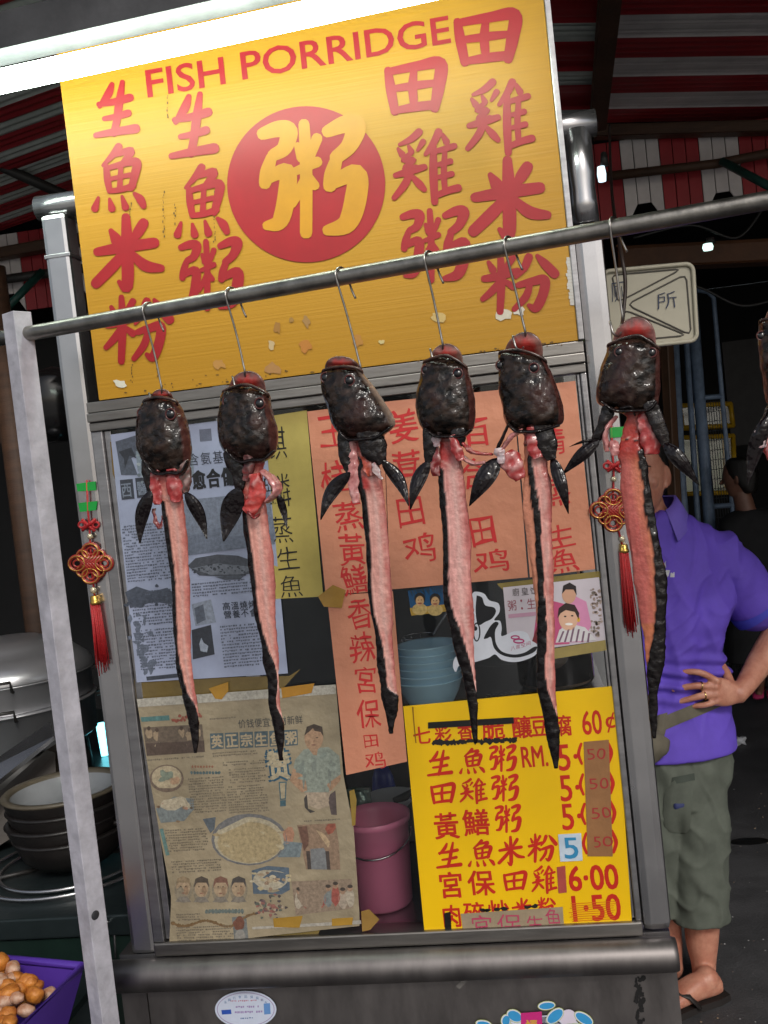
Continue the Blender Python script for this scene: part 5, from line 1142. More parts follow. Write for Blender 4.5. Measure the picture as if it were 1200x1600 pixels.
def tank(u0, v0, u1, v1, d, label, glow):
    t = thing('fish_tank', D((u0 + u1) / 2, v1, d), label, 'fish tank'); a, c, e, g_ = D(u0, v0, d), D(u1, v0 - 3, d), D(u1 + 4, v1 - 3, d), D(u0 + 4, v1, d)
    back = Vector((0, 0.4, 0)); mb = MB()
    for p, q_ in ((a, c), (c, e), (e, g_), (g_, a), (a + back, c + back), (c + back, e + back), (g_ + back, e + back), (c, c + back), (e, e + back)): mb.tube([p, q_], 0.018, 6)
    mb.build('frame', M_YEL, t)
    mb = MB(); mb.quad(a + back * 0.95, c + back * 0.95, e + back * 0.95, g_ + back * 0.95); mb.build('back_pane', mat('tank_water_%d' % v0, glow, 0.15, var=0.8, scale=5, detail=2, col2=(0.003, 0.008, 0.003)), t)
    mb = MB(); mb.quad(a, c, e, g_); mb.build('glass', M_GLASS, t)
tank(1062, 634, 1141, 668, 6.9, 'yellow framed fish tank behind the gate, the upper one of two', (0.05, 0.06, 0.06)); tank(1062, 684, 1145, 772, 6.9, 'yellow framed fish tank with green water behind the gate, the lower one', (0.05, 0.16, 0.03))
b = MB(); b.box((D(1130, 560, 7.6).x, D(1130, 560, 7.6).y, 1.5), (D(1192, 560, 7.6).x, D(1130, 560, 7.6).y + 0.05, 2.3)); o = b.build('notice_board', mat('dim_grey_board', (0.045, 0.043, 0.045), 0.7)); tag(o, 'dim grey board in the gloom behind the last fish', 'board')

# slack wires under the shelter at the back right
M_WIRE = mat('black_wire', (0.012, 0.012, 0.012), 0.5)
for pts, lb in (([(1190, 330), (1150, 372), (1080, 352), (990, 372)], 'slack black wire drooping below the valance at the right'), ([(1230, 462), (1160, 478), (1100, 452), (1060, 440)], 'thin black wire sagging below the red brown lintel')):
    pipe('slack_wire', [tuple(p) for p in spline([tuple(D(u, v, 3.9)) for u, v in pts], 6)], 0.005, M_WIRE, lb, 'wire')
# litter on the road
for i, (u, v, s) in enumerate(((1155, 1157, 9),)):
    mb = MB(); c = G(u, v, 0.02); mb.ball(c, (0.035, 0.03, 0.02), u=14, v=8, amp=0.9, fr=2.4, seed=i + 3); o = mb.build('paper_scrap', mat('white_paper_scrap', (0.6, 0.62, 0.66), 0.6)); tag(o, 'crumpled white paper scrap lying on the dark road', 'litter')
b = MB(); c = G(1172, 1314, 0.004); b.lathe([(0, 0.0035), (0.035, 0.003), (0.05, 0)], c, 16, sx=1.5, sy=0.7); o = b.build('oil_spot', mat('black_spot', (0.008, 0.008, 0.008), 0.3)); tag(o, 'black flattened blot on the road beside the shorts', 'litter')
b = MB()
for i in range(150):
    u, v = rnd.uniform(1040, 1290), rnd.uniform(1130, 1640); c = G(u, v, 0.0); r_ = rnd.uniform(0.0015, 0.0042)
    b.ball(c, (r_, r_, r_ * 0.5), u=6, v=4, col=rnd.choice([(0.3, 0.3, 0.3), (0.2, 0.2, 0.2), (0.12, 0.10, 0.09), (0.3, 0.22, 0.15)]))
o = b.build('road_grit', mat('grit', attr=True, rough=0.8)); tag(o, 'pale grit and crumbs scattered over the dark road', 'grit'); o['kind'] = 'stuff'

# ------------------------------------------------------------------ things inside the stall behind the glass
b = MB(); b.box((-0.60, 0.60, 0.84), (0.10, 0.62, 1.74)); b.build('back_board', mat('interior_back_board', (0.035, 0.037, 0.042), 0.5, var=0.5, scale=5), stall)
YB = 0.16
zsh = P(668, 1108, YB).z
SHELF_Z = zsh
b = MB(); b.box((-0.675, 0.05, zsh - 0.010), (0.110, 0.48, zsh)); b.build('shelf', M_STEEL, stall)
M_BLUE = mat('pale_blue_enamel', lin((190, 230, 252)), 0.22, var=0.12, scale=8)
m_px = (P(672, 1060, YB) - CAM).length / FPX
cb = P(676, 1100, YB)
for i in range(6):
    z = zsh + i * 0.0125; b = MB(); r_ = 0.058 - 0.001 * i
    b.lathe([(0.0, 0.0), (0.030, 0.0), (0.036, 0.006), (0.050, 0.030), (r_, 0.052), (r_ + 0.002, 0.054), (r_ + 0.001, 0.056), (r_ - 0.003, 0.053), (0.046, 0.030), (0.030, 0.006), (0.0, 0.005)], (cb.x + 0.0012 * ((i * 7) % 3 - 1), cb.y, z), 40)
    o = b.build('enamel_bowl', M_BLUE); tag(o, ['lowest pale blue bowl of the nested stack behind the glass', 'second pale blue bowl up in the nested stack', 'third pale blue bowl up in the nested stack', 'fourth pale blue bowl up in the nested stack', 'fifth pale blue bowl up in the nested stack', 'topmost pale blue bowl of the nested stack, open and empty'][i], 'bowl', 'nested blue bowls behind the glass')
b = MB(); c = P(655, 1003, 0.40)
for i in range(12):
    a = math.pi * 2 * i / 12; b.tube([c + Vector((0.036 * math.cos(a) * math.cos(t), 0.036 * math.sin(a) * math.cos(t), 0.012 - 0.036 * math.sin(t))) for t in (0, 0.4, 0.8, 1.2, 1.5)], 0.0006, 5)
for t in (0, 0.5, 1.0): b.tube([c + Vector((0.036 * math.cos(t) * math.cos(a), 0.036 * math.cos(t) * math.sin(a), 0.012 - 0.036 * math.sin(t))) for a in [math.pi * 2 * k / 24 for k in range(24)]], 0.0009, 5, closed=True)
b.tube([c + Vector((0.03, 0, 0.012)), c + Vector((0.10, 0.02, 0.10))], 0.003, 8); o = b.build('wire_strainer', M_STEEL); tag(o, 'wire mesh strainer hanging above the blue bowls', 'strainer')
jar = thing('plastic_tub', P(873, 1096, 0.27), 'clear round plastic tub beside the blue bowls, behind the glass', 'tub'); jc = P(873, 1096, 0.27); jc.z = zsh
b = MB(); b.lathe([(0, 0.001), (0.064, 0.001), (0.070, 0.012), (0.070, 0.085), (0.073, 0.088), (0.071, 0.090), (0.068, 0.085), (0.068, 0.012), (0.0, 0.004)], jc, 36); b.build('wall', M_GLASS, jar)
b = MB(); b.lathe([(0.0, 0.006), (0.063, 0.006), (0.066, 0.014), (0.066, 0.036), (0.0, 0.040)], jc, 30); b.build('contents', mat('brown_broth', (0.40, 0.24, 0.16), 0.3, var=0.5, scale=40), jar)
cbk = P(603, 1440, 0.16); cbk.z = 0.8392
bk = thing('bucket', cbk, 'pink plastic bucket behind the glass, between the newspaper and menu board', 'bucket')
M_PINKB = mat('pink_plastic', lin((240, 136, 172)), 0.35, var=0.15, scale=6)
b = MB(); b.lathe([(0.0, 0.001), (0.049, 0.001), (0.053, 0.006), (0.0605, 0.150), (0.0645, 0.152), (0.0650, 0.163), (0.0625, 0.164), (0.058, 0.150), (0.050, 0.008), (0.0, 0.006)], cbk, 40); b.build('shell', M_PINKB, bk)
b = MB(); b.tube([cbk + Vector((0.066 * math.cos(a), -0.066 * abs(math.sin(a)) * 0.98, 0.135 - 0.03 * math.sin(a))) for a in [math.pi * k / 14 for k in range(15)]], 0.0018, 6); b.build('wire_handle', M_STEEL, bk)
c = P(612, 1262, 0.30); b = MB(); b.lathe([(0.0, 0.0), (0.03, 0.0), (0.050, 0.022), (0.052, 0.024), (0.049, 0.024), (0.03, 0.004), (0, 0.003)], c, 32); o = b.build('white_bowl', mat('white_melamine', (0.72, 0.72, 0.72), 0.3, var=0.1)); tag(o, 'white bowl above the pink bucket', 'bowl')
b = MB(); b.tube([c + Vector((0.012, -0.01, 0.012)), c + Vector((0.04, -0.01, 0.03)), c + Vector((0.10, 0.0, 0.06))], [0.012, 0.006, 0.004], 10); o = b.build('ladle', M_DKPIPE); tag(o, 'black ladle resting in the white bowl', 'ladle')
c = P(603, 1258, 0.42); b = MB(); b.lathe([(0.0, 0.0), (0.030, 0.0), (0.022, 0.06), (0.012, 0.085), (0.0, 0.087)], c, 20, sx=1.0, sy=0.7); o = b.build('blue_bottle', mat('deep_blue_plastic', (0.01, 0.03, 0.28), 0.3)); tag(o, 'deep blue plastic bottle behind the white bowl', 'bottle')
b = MB(); b.box(P(545, 1284, 0.24), P(578, 1228, 0.25)); b.ball(P(562, 1250, 0.235), (0.014, 0.006, 0.018), amp=0.4); o = b.build('foil_packet', mat('crinkled_foil_packet', (0.42, 0.56, 0.50), 0.25, 0.6, var=0.5, scale=40, bump=0.5, bscale=60)); tag(o, 'crinkled pale green foil packet beside the yellowed newspaper', 'packet')
b = MB(); b.box((-0.60, 0.44, 0.84), (0.10, 0.445, 1.04)); b.build('inner_partition', mat('interior_steel_dark', (0.10, 0.10, 0.11), 0.45, 0.6, var=0.4), stall)

# ------------------------------------------------------------------ red knot charms on the posts
M_CORD = mat('red_silk_cord', (0.46, 0.012, 0.016), 0.42, var=0.3, scale=200, bump=0.3, bscale=500)
M_LACQ = mat('red_lacquer', (0.40, 0.030, 0.018), 0.30, var=0.4, scale=60, coat=0.3)
M_GOLD = mat('gold_thread', (0.70, 0.42, 0.10), 0.3, 0.9)
M_BEAD = mat('pearl_bead', (0.62, 0.52, 0.36), 0.15, 0.4)
M_GTAPE = mat('green_tape', lin((10, 150, 56)), 0.25, var=0.12, coat=0.4)
def charm(pts, Y, sc, label, lean):
    (kx, ky), (bx, by), (tx, ty), tl_ = pts
    m = (P(bx + 1, by, Y) - P(bx, by, Y)).length
    t = thing('knot_charm', P(bx, by, Y), label, 'charm', 'red knot charms on the stall posts')
    q2 = lambda u, v, o=0.0: P(u, v, Y) + Vector((0, -o, 0))
    mb = MB(); mb.tube([q2(kx - 4, ky - 70, .001), q2(kx - 2, ky - 20, .001), q2(kx, ky, .001), q2(bx, by, .001), q2(tx, ty, .001)], 1.6 * m, 8); mb.build('cord', M_CORD, t)
    mb = MB()
    for i in (-1, 0, 1):
        mb.tube([q2(kx + i * 4 - 7, ky + i * 3.4 - 5, .003 + .001 * i), q2(kx + i * 4 + 6, ky + i * 3 + 7, .004)], 2.4 * m, 8); mb.tube([q2(kx - i * 4 + 7, ky + i * 3.4 - 6, .004), q2(kx - i * 4 - 6, ky + i * 3 + 6, .005 - .001 * i)], 2.4 * m, 8)
    for sx in (-1, 1): mb.tube([q2(kx + sx * (11 + 5 * math.cos(a)), ky + 4.5 * math.sin(a), .003) for a in [math.pi * 2 * k / 12 for k in range(12)]], 1.8 * m, 6, closed=True)
    mb.build('small_knot', M_CORD, t)
    mb = MB(); gb = MB(); R0 = 21 * sc
    for a in range(4):
        ang = math.pi / 2 * a; cx, cy = bx + math.cos(ang) * R0, by + math.sin(ang) * R0 * 0.92
        for rr_, th in ((12.5 * sc, 4.6), (6 * sc, 2.6)):
            mb.tube([q2(cx + rr_ * math.cos(k), cy + rr_ * math.sin(k) * 0.9, .003) for k in [math.pi * 2 * i / 20 for i in range(20)]], th * m * 0.62, 8, closed=True)
        gb.tube([q2(cx + 12.5 * sc * math.cos(k), cy + 12.5 * sc * math.sin(k) * 0.9, .0062) for k in [math.pi * 2 * i / 24 for i in range(24)]], 0.8 * m, 6, closed=True)
        ang += math.pi / 4; cx, cy = bx + math.cos(ang) * R0 * 0.86, by + math.sin(ang) * R0 * 0.8
        mb.tube([q2(cx + 8.5 * sc * math.cos(k), cy + 8.5 * sc * math.sin(k), .002) for k in [math.pi * 2 * i / 16 for i in range(16)]], 2.6 * m, 8, closed=True)
        gb.tube([q2(cx + 8.5 * sc * math.cos(k), cy + 8.5 * sc * math.sin(k), .0052) for k in [math.pi * 2 * i / 16 for i in range(16)]], 0.7 * m, 6, closed=True)
    for i in range(-2, 3):
        mb.tube([q2(bx + i * 5 * sc - 12 * sc, by + 11 * sc, .004), q2(bx + i * 5 * sc + 10 * sc, by - 12 * sc, .005)], 2.0 * m, 6); mb.tube([q2(bx + i * 5 * sc + 11 * sc, by + 12 * sc, .005), q2(bx + i * 5 * sc - 11 * sc, by - 11 * sc, .004)], 2.0 * m, 6)
    kb = mb.build('big_knot', M_LACQ, t); gb.build('gold_edging', M_GOLD, kb)
    mb = MB(); mb.ball(q2((kx + bx) / 2 + 0.5, ky + (by - ky) * 0.30, .003), 4.4 * m, u=12, v=8); mb.build('bead', M_BEAD, t)
    mb = MB(); mb.ball(q2(tx - 2, ty - 16, .003), 5 * m, u=12, v=8); mb.build('bead', M_BEAD, t)
    d = (q2(tx + lean, ty + 10, .004) - q2(tx, ty, .004)).normalized()
    mb = MB(); mb.lathe([(0, 0), (5 * m, 0), (6.4 * m, 2 * m), (6.4 * m, 8 * m), (7.4 * m, 8.6 * m), (7.4 * m, 13 * m), (0, 13 * m)], q2(tx, ty - 8, .004), 16, axis=d); mb.build('cap', M_GOLD, t)
    mb = MB()
    for i in range(44):
        a = i * 2.4; r_ = math.sqrt((i + 0.5) / 44); l_ = tl_ * rnd.uniform(0.86, 1.0) + (rnd.uniform(4, 22) if i % 11 == 0 else 0)
        o1 = Vector((math.cos(a) * r_ * 6.4 * m, math.sin(a) * r_ * 6.0 * m, 0)); o2 = o1 * 1.55 + Vector((rnd.uniform(-2, 2) * m, 0, 0))
        mb.tube([q2(tx + lean * .4, ty + 4, .004) + o1, q2(tx + lean * l_ / 20, ty + l_ / 2, .004) + (o1 + o2) / 2, q2(tx + lean * l_ / 10, ty + l_, .004) + o2], [1.3 * m, 1.3 * m, 0.7 * m], 5)
    mb.build('tassel', M_CORD, t)
charm([(140, 820), (143, 880), (149, 938), 104], -0.005, 1.0, 'red knot charm with tassel taped to the left steel post', 1.3)
charm([(959, 728), (958, 797), (974, 858), 132], -0.005, 1.05, 'red knot charm with tassel on the right steel post, half behind the biggest fish', 1.0)
for pts, lb in (([(119, 756), (121, 768), (150, 766), (149, 752)], 'upper green tape piece holding the left red charm'), ([(122, 786), (125, 800), (150, 797), (152, 783)], 'lower green tape piece holding the left red charm'), ([(953, 668), (954, 684), (982, 682), (981, 666)], 'green tape piece on the right post seen through the torn neck of the biggest fish')):
    mb = MB(); mb.slab([P(u, v, -0.0075) for u, v in pts], (0, 1, 0), 0.0012); o = mb.build('tape', M_GTAPE); tag(o, lb, 'tape', 'green tape pieces')

# ------------------------------------------------------------------ cooker, steamer and claypots at the left
ZS = 0.85
M_STOVE = mat('greasy_dark_steel', (0.040, 0.055, 0.058), 0.32, 0.5, var=0.4, scale=5, bump=0.05, rvar=0.12)
stv = thing('gas_cooker', (-1.2, 0.9, 0.0), 'low dark steel cooker table carrying the claypots and steamer', 'cooker')
b = MB(); b.box((-2.2, 0.14, ZS - 0.04), (-0.80, 1.9, ZS), bev=0.004); b.build('top', M_STOVE, stv)
for x in (-2.15, -0.84):
    for y in (0.18, 1.85):
        b = MB(); b.box((x - 0.02, y - 0.02, 0.002), (x + 0.02, y + 0.02, ZS - 0.04)); b.build('leg', M_STOVE, stv)
b = MB(); b.box((-2.2, 0.15, 0.30), (-0.80, 0.16, ZS - 0.045)); b.build('front_panel', mat('dark_green_panel', (0.012, 0.028, 0.022), 0.35, var=0.4), stv)
cp = G(116, 1352, ZS)
for r_, nm in ((0.150, 'burner_ring'), (0.185, 'drip_ring')):
    b = MB(); b.tube([cp + Vector((r_ * math.cos(a), r_ * math.sin(a), 0.008)) for a in [2 * math.pi * k / 48 for k in range(48)]], 0.004, 8, closed=True); b.build(nm, M_STEEL, stv)
for k in range(4):
    b = MB(); a = math.pi / 2 * k + 0.5; b.tube([cp + Vector((0.07 * math.cos(a), 0.07 * math.sin(a), 0.010)), cp + Vector((0.18 * math.cos(a), 0.18 * math.sin(a), 0.010))], 0.0045, 8); b.build('pan_support', M_DKPIPE, stv)
b = MB(); b.tube([G(168, 1440, ZS), P(166, 1446, 0.15) + Vector((0, 0, 0)), P(178, 1448, 0.15), P(181, 1496, 0.15)], 0.0028, 8); b.build('wire_handle', M_STEEL, stv)
M_CLAY = mat('blackened_clay', (0.018, 0.015, 0.014), 0.35, var=0.5, scale=12, bump=0.1)
M_CLAYR = mat('pale_glazed_rim', (0.12, 0.10, 0.07), 0.4, var=0.35, scale=10)
M_CLAYI = mat('grey_glaze', (0.27, 0.28, 0.29), 0.25, var=0.25, scale=8)
for i in range(4):
    z = ZS + 0.014 + i * 0.030; c = Vector((cp.x + (0.004, -0.006, 0.003, 0.0)[i], cp.y, z)); R_ = 0.118 + 0.003 * i
    t = thing('claypot', c, ['lowest blackened claypot in the stack on the burner', 'second claypot from the bottom of the stack on the burner', 'third claypot from the bottom of the stack on the burner', 'topmost claypot with pale rim and grey glazed inside'][i], 'claypot', 'stacked claypots on the burner')
    b = MB(); b.lathe([(0.0, 0.0), (R_ * 0.62, 0.0), (R_ * 0.86, 0.022), (R_ * 0.98, 0.052), (R_, 0.062)], c, 44); b.build('body', M_CLAY, t)
    b = MB(); b.lathe([(R_, 0.062), (R_ + 0.004, 0.066), (R_, 0.070), (R_ - 0.014, 0.068), (R_ - 0.016, 0.062)], c, 44); b.build('rim', M_CLAYR if i == 3 else M_CLAY, t)
    b = MB(); b.lathe([(R_ - 0.016, 0.062), (R_ * 0.76, 0.036), (R_ * 0.5, 0.024), (0.0, 0.020)], c, 44); b.build('glaze', M_CLAYI, t)
    for s in (-1, 1):
        b = MB(); b.tube([c + Vector((s * R_ * 0.96 * math.cos(a), -R_ * 0.96 * math.sin(a) * 0.6 - 0.01, 0.050)) + Vector((s * 0.014 * math.sin((a + 0.2) * 7.5), 0, 0)) for a in (-0.2, -0.1, 0, 0.1, 0.2)], 0.006, 8); b.build('lug', M_CLAY, t)
st = D(26, 1165, 2.75); RS = 0.225
M_ALP = mat('spun_aluminium', (0.58, 0.58, 0.60), 0.33, 0.80, var=0.15, scale=4, bump=0.04, bscale=14, rvar=0.08)
ste = thing('steamer', (st.x, st.y, 0.93), 'big two tier aluminium steamer with domed lid and black handles', 'steamer')
z0 = 1.62 - (1195 - 790) * 2.62 / FPX; hgt = lambda v: 1.62 - (v - 794) * 2.55 / FPX
zt = [hgt(1178), hgt(1112), hgt(1066)]
for nm, za, zb in (('lower_tier', zt[0], zt[1] - 0.002), ('upper_tier', zt[1], zt[2] - 0.002)):
    b = MB(); b.lathe([(0.0, za), (RS - 0.012, za), (RS - 0.004, za + 0.006), (RS - 0.003, zb - 0.006), (RS + 0.004, zb - 0.004), (RS + 0.004, zb), (0.0, zb)], (st.x, st.y, 0), 56); tier = b.build(nm, M_ALP, ste)
    for k in range(4):
        a = R(-66) + k * math.pi / 2; e = Vector((math.cos(a), math.sin(a), 0)); tg = Vector((-e.y, e.x, 0)); c = Vector((st.x, st.y, zb - 0.012)) + e * (RS + 0.002)
        b = MB(); b.tube([c - tg * 0.030, c - tg * 0.030 + e * 0.02 + Vector((0, 0, 0.004)), c - tg * 0.028 + e * 0.026 + Vector((0, 0, 0.030)), c + tg * 0.028 + e * 0.026 + Vector((0, 0, 0.030)), c + tg * 0.030 + e * 0.02 + Vector((0, 0, 0.004)), c + tg * 0.030], 0.0046, 8); b.build('handle', M_DKPIPE, tier)
b = MB(); zl = zt[2]; b.lathe([(RS + 0.003, zl), (RS + 0.003, zl + 0.012), (RS - 0.008, zl + 0.030), (RS * 0.80, zl + 0.060), (RS * 0.74, zl + 0.058), (RS * 0.66, zl + 0.078), (RS * 0.40, zl + 0.098), (RS * 0.30, zl + 0.094), (RS * 0.1, zl + 0.102), (0.0, zl + 0.104)], (st.x, st.y, 0), 56); b.build('lid', M_ALP, ste)
b = MB(); b.lathe([(0.0, ZS + 0.002), (0.20, ZS + 0.002), (0.19, zt[0] - 0.002), (0.0, zt[0] - 0.002)], (st.x, st.y, 0), 32); o = b.build('burner_stand', M_DKPIPE); tag(o, 'black burner stand under the aluminium steamer', 'stand')
b = MB(); b.slab([D(-60, 1222, 2.2), D(78, 1128, 2.3), D(84, 1150, 2.25), D(-40, 1250, 2.15)], (0, 0.3, -1), 0.01); o = b.build('steel_tray', M_STEEL); tag(o, 'tilted steel tray edge below the steamer handles', 'tray')
b = MB(); b.slab([D(-60, 1290, 2.25), D(72, 1172, 2.35), D(86, 1176, 2.35), D(90, 1262, 2.3), D(-60, 1360, 2.2)], (0, 1, 0), 0.12); o = b.build('wooden_board', mat('charred_board', (0.045, 0.032, 0.022), 0.6, var=0.5)); tag(o, 'charred brown board leaning behind the claypots', 'board')
# purple basket of orange pieces
ZB_ = 0.865
ca, cb2, cc = G(131, 1511, ZB_), G(-150, 1484, ZB_), G(-22, 1660, ZB_); cd = cb2 + (cc - ca)
M_PURP = mat('purple_plastic', lin((86, 54, 160)), 0.38, var=0.12, scale=6)
cen = (ca + cb2 + cc + cd) / 4
bas = thing('basket', (cen.x, cen.y, ZB_ - 0.12), 'purple plastic basket of orange and white pieces at the lower left', 'basket')
inn = [cen + (p - cen) * 0.78 - Vector((0, 0, 0.12)) for p in (ca, cb2, cd, cc)]; rim = [ca, cb2, cd, cc]
b = MB(); th = 0.004
b.add([*rim, *inn], [[0, 1, 5, 4], [1, 2, 6, 5], [2, 3, 7, 6], [3, 0, 4, 7], [4, 5, 6, 7]]); ri = [p + (cen - p) * 0.03 for p in rim]; ii = [p + (cen - p) * 0.03 + Vector((0, 0, 0.003)) for p in inn]
b.add([*ri, *ii], [[1, 0, 4, 5], [2, 1, 5, 6], [3, 2, 6, 7], [0, 3, 7, 4], [7, 6, 5, 4]]); b.build('tub', M_PURP, bas, fix=False)
b = MB(); b.tube([p + (cen - p) * 0.012 + Vector((0, 0, 0.002)) for p in rim], 0.0072, 10, closed=True); b.build('rim', M_PURP, bas)
pt_, tb = G(-1.0, 1500, ZB_ - 0.13), 0
b = MB(); b.box((cen.x - 0.36, cen.y - 0.30, ZB_ - 0.135), (cen.x + 0.125, cen.y + 0.30, ZB_ - 0.122)); 
tbl = thing('side_table', (cen.x, cen.y, 0), 'dark table under the purple basket', 'table'); b.build('top', M_STOVE, tbl)
for sx, sy in ((-0.33, -0.27), (-0.33, 0.27), (0.10, -0.27), (0.10, 0.27)):
    b = MB(); b.box((cen.x + sx - 0.015, cen.y + sy - 0.015, 0.002), (cen.x + sx + 0.015, cen.y + sy + 0.015, ZB_ - 0.136)); b.build('leg', M_STOVE, tbl)
M_OR = [mat('orange_fried_piece', (0.62, 0.24, 0.035), 0.5, var=0.8, scale=38, col2=(0.26, 0.055, 0.008), bump=0.3, bscale=120), mat('pale_piece', (0.56, 0.40, 0.30), 0.5, var=0.4, scale=60, bump=0.3, bscale=120, col2=(0.36, 0.10, 0.02))]
e1, e2 = (cb2 - ca), (cc - ca)
for i in range(120):
    a_, b_2 = rnd.uniform(0.06, 0.58), rnd.uniform(0.13, 0.86); hgt_ = -0.022 + 0.034 * (1 - abs(2 * a_ - 0.9)) * rnd.uniform(0.6, 1.3) - (0.028 if i < 40 else 0) + 0.012
    c = ca + e1 * a_ + e2 * b_2 + Vector((0, 0, hgt_)); r_ = rnd.uniform(0.010, 0.0155); mb = MB()
    rot = Matrix.Rotation(rnd.uniform(0, 6.28), 3, 'Z') @ Matrix.Rotation(rnd.uniform(-0.6, 0.6), 3, 'X'); k = 0 if rnd.random() < 0.60 else 1
    mb.ball(c, (r_ * rnd.uniform(0.95, 1.35), r_ * rnd.uniform(0.8, 1.0), r_ * rnd.uniform(0.7, 0.95)), rot=rot, u=16, v=10, amp=0.16, fr=1.5, seed=i)
    o = mb.build('fried_piece', M_OR[k]); tag(o, ('orange fried piece' if k == 0 else 'whitish piece') + ' lying in the heap in the purple basket', 'food', 'pieces of food in the purple basket')
# ------------------------------------------------------------------ people
def vox(mb, name, mats, parent, size, smooth=2, deform=None):
    """weld overlapping shapes into one continuous skin"""
    me = bpy.data.meshes.new(name); me.from_pydata([tuple(p) for p in mb.v], [], mb.f)
    bm = bmesh.new(); bm.from_mesh(me); bmesh.ops.recalc_face_normals(bm, faces=bm.faces); bm.to_mesh(me); bm.free()
    ob = bpy.data.objects.new(name, me); COL.objects.link(ob)
    r = ob.modifiers.new('r', 'REMESH'); r.mode = 'VOXEL'; r.voxel_size = size
    s = ob.modifiers.new('s', 'SMOOTH'); s.iterations = smooth; s.factor = 0.6
    dg = bpy.context.evaluated_depsgraph_get(); m2 = bpy.data.meshes.new_from_object(ob.evaluated_get(dg)); bpy.data.objects.remove(ob)
    if deform:
        ns = [v.normal.copy() for v in m2.vertices]
        for v, n_ in zip(m2.vertices, ns): v.co = v.co + n_ * deform(v.co)
    xs = [v.co for v in m2.vertices]
    c = Vector([(min(p[i] for p in xs) + max(p[i] for p in xs)) / 2 for i in range(3)])
    for v in m2.vertices: v.co = v.co - c
    for p in m2.polygons: p.use_smooth = True
    m2.materials.clear()
    for m in mats: m2.materials.append(m)
    m2.name = name
    return link(name, m2, c, parent)
def rings(mb, rows, n=28, ex=0.85):
    """closed loft through (centre, half-width vector, half-depth vector)"""
    q = spline([tuple(c) + tuple(a) + tuple(b_) for c, a, b_ in rows], 5); vs = []; fs = []
    for r_ in q:
        c, a, b_ = Vector(r_[0:3]), Vector(r_[3:6]), Vector(r_[6:9])
        for k in range(n):
            t = 2 * math.pi * k / n; x = math.copysign(abs(math.cos(t)) ** ex, math.cos(t)); y = math.copysign(abs(math.sin(t)) ** ex, math.sin(t)); vs.append(c + a * x + b_ * y)
    N = len(q)
    for i in range(N - 1):
        for k in range(n): l = (k + 1) % n; fs.append([i * n + k, i * n + l, (i + 1) * n + l, (i + 1) * n + k])
    fs.append(list(range(n))[::-1]); fs.append([(N - 1) * n + k for k in range(n)])
    mb.add(vs, fs, smooth=True)
def limb(mb, pts, n=18):
    """tapering limb through (point, radius)"""
    q = spline([tuple(p) + (r_,) for p, r_ in pts], 6); mb.tube([Vector(x[:3]) for x in q], [x[3] for x in q], n)
    for e in (q[0], q[-1]): mb.ball(Vector(e[:3]), e[3] * 0.98, u=14, v=8)
M_SKIN = mat('warm_skin', lin((206, 150, 126)), 0.42, var=0.30, scale=22, bump=0.14, bscale=260, sss=0.10, col2=lin((170, 106, 86)), rvar=0.1, detail=8)
M_POLO = mat('purple_polo_knit', lin((104, 78, 200)), 0.75, var=0.20, scale=9, bump=0.12, bscale=900)
M_SHORT = mat('olive_grey_cotton', lin((98, 104, 94)), 0.8, var=0.36, scale=12, bump=0.15, bscale=500)
M_STRAP = mat('grey_canvas', lin((104, 98, 84)), 0.8, var=0.25, scale=30, bump=0.15, bscale=400)
M_HAIR = mat('black_hair', (0.012, 0.010, 0.009), 0.4, var=0.4, scale=60, stretch=(1, 1, 6), bump=0.4, bscale=120)
M_SOLE = mat('dark_sandal', (0.020, 0.016, 0.015), 0.55)
M_GOLDR = mat('gold_ring', (0.7, 0.5, 0.2), 0.2, 1.0)
DM = 2.92; mm = DM / FPX
rx = Vector((cx_.x, cx_.y, 0)).normalized(); fy = Vector((-cz_.x, -cz_.y, 0)).normalized() * -1.0   # screen right, towards the camera
if (CAM - D(1050, 1000, DM)).dot(fy) < 0: fy = -fy
UPV = Vector((0, 0, 1))
def M(u, v, t=0.0): return D(u, v, DM) + fy * t              # t metres towards the camera from the body plane
floor = G(1096, 1552, 0.0)
man = thing('person', Vector((M(1050, 1300).x, M(1050, 1300).y, 0.0)), 'man in a purple polo shirt, hand on hip, his face behind the biggest fish', 'person')
sk = MB()
# head and neck
hc = M(996, 744, 0.02)
fd = (fy * 0.90 - rx * 0.42).normalized(); fr = fd.cross(UPV).normalized()
if fr.dot(rx) < 0: fr = -fr
def H(a, b_, c_): return hc + fr * a + fd * b_ + UPV * c_
rings(sk, [(H(0, .0, .118), fr * .030, fd * .035), (H(0, 0, .108), fr * .052, fd * .062), (H(0, 0, .075), fr * .070, fd * .086), (H(0, 0, .03), fr * .075, fd * .094), (H(0, .004, -.015), fr * .072, fd * .088), (H(0, .010, -.055), fr * .064, fd * .078), (H(0, .020, -.088), fr * .050, fd * .062), (H(0, .032, -.112), fr * .030, fd * .040), (H(0, .036, -.120), fr * .016, fd * .024)], 26, 0.95)
limb(sk, [(H(0, .086, .020), .010), (H(0, .103, -.012), .013), (H(0, .098, -.028), .012)], 12)
for s in (-1, 1):
    sk.ball(H(s * .016, .094, -.026), (.010, .009, .008)); sk.ball(H(s * .030, .083, .022), (.020, .010, .008)); sk.ball(H(s * .044, .062, -.018), (.020, .018, .020))
    rot_ = Matrix((fr, fd, UPV)).transposed()
    sk.ball(H(s * .078, -.008, -.008), (.008, .020, .032), rot=rot_ @ Matrix.Rotation(s * 0.35, 3, 'Z')); sk.ball(H(s * .074, .004, -.032), (.007, .009, .012))
sk.ball(H(0, .090, -.060), (.022, .010, .006), rot=Matrix((fr, fd, UPV)).transposed()); sk.ball(H(0, .088, -.070), (.018, .011, .006), rot=Matrix((fr, fd, UPV)).transposed())
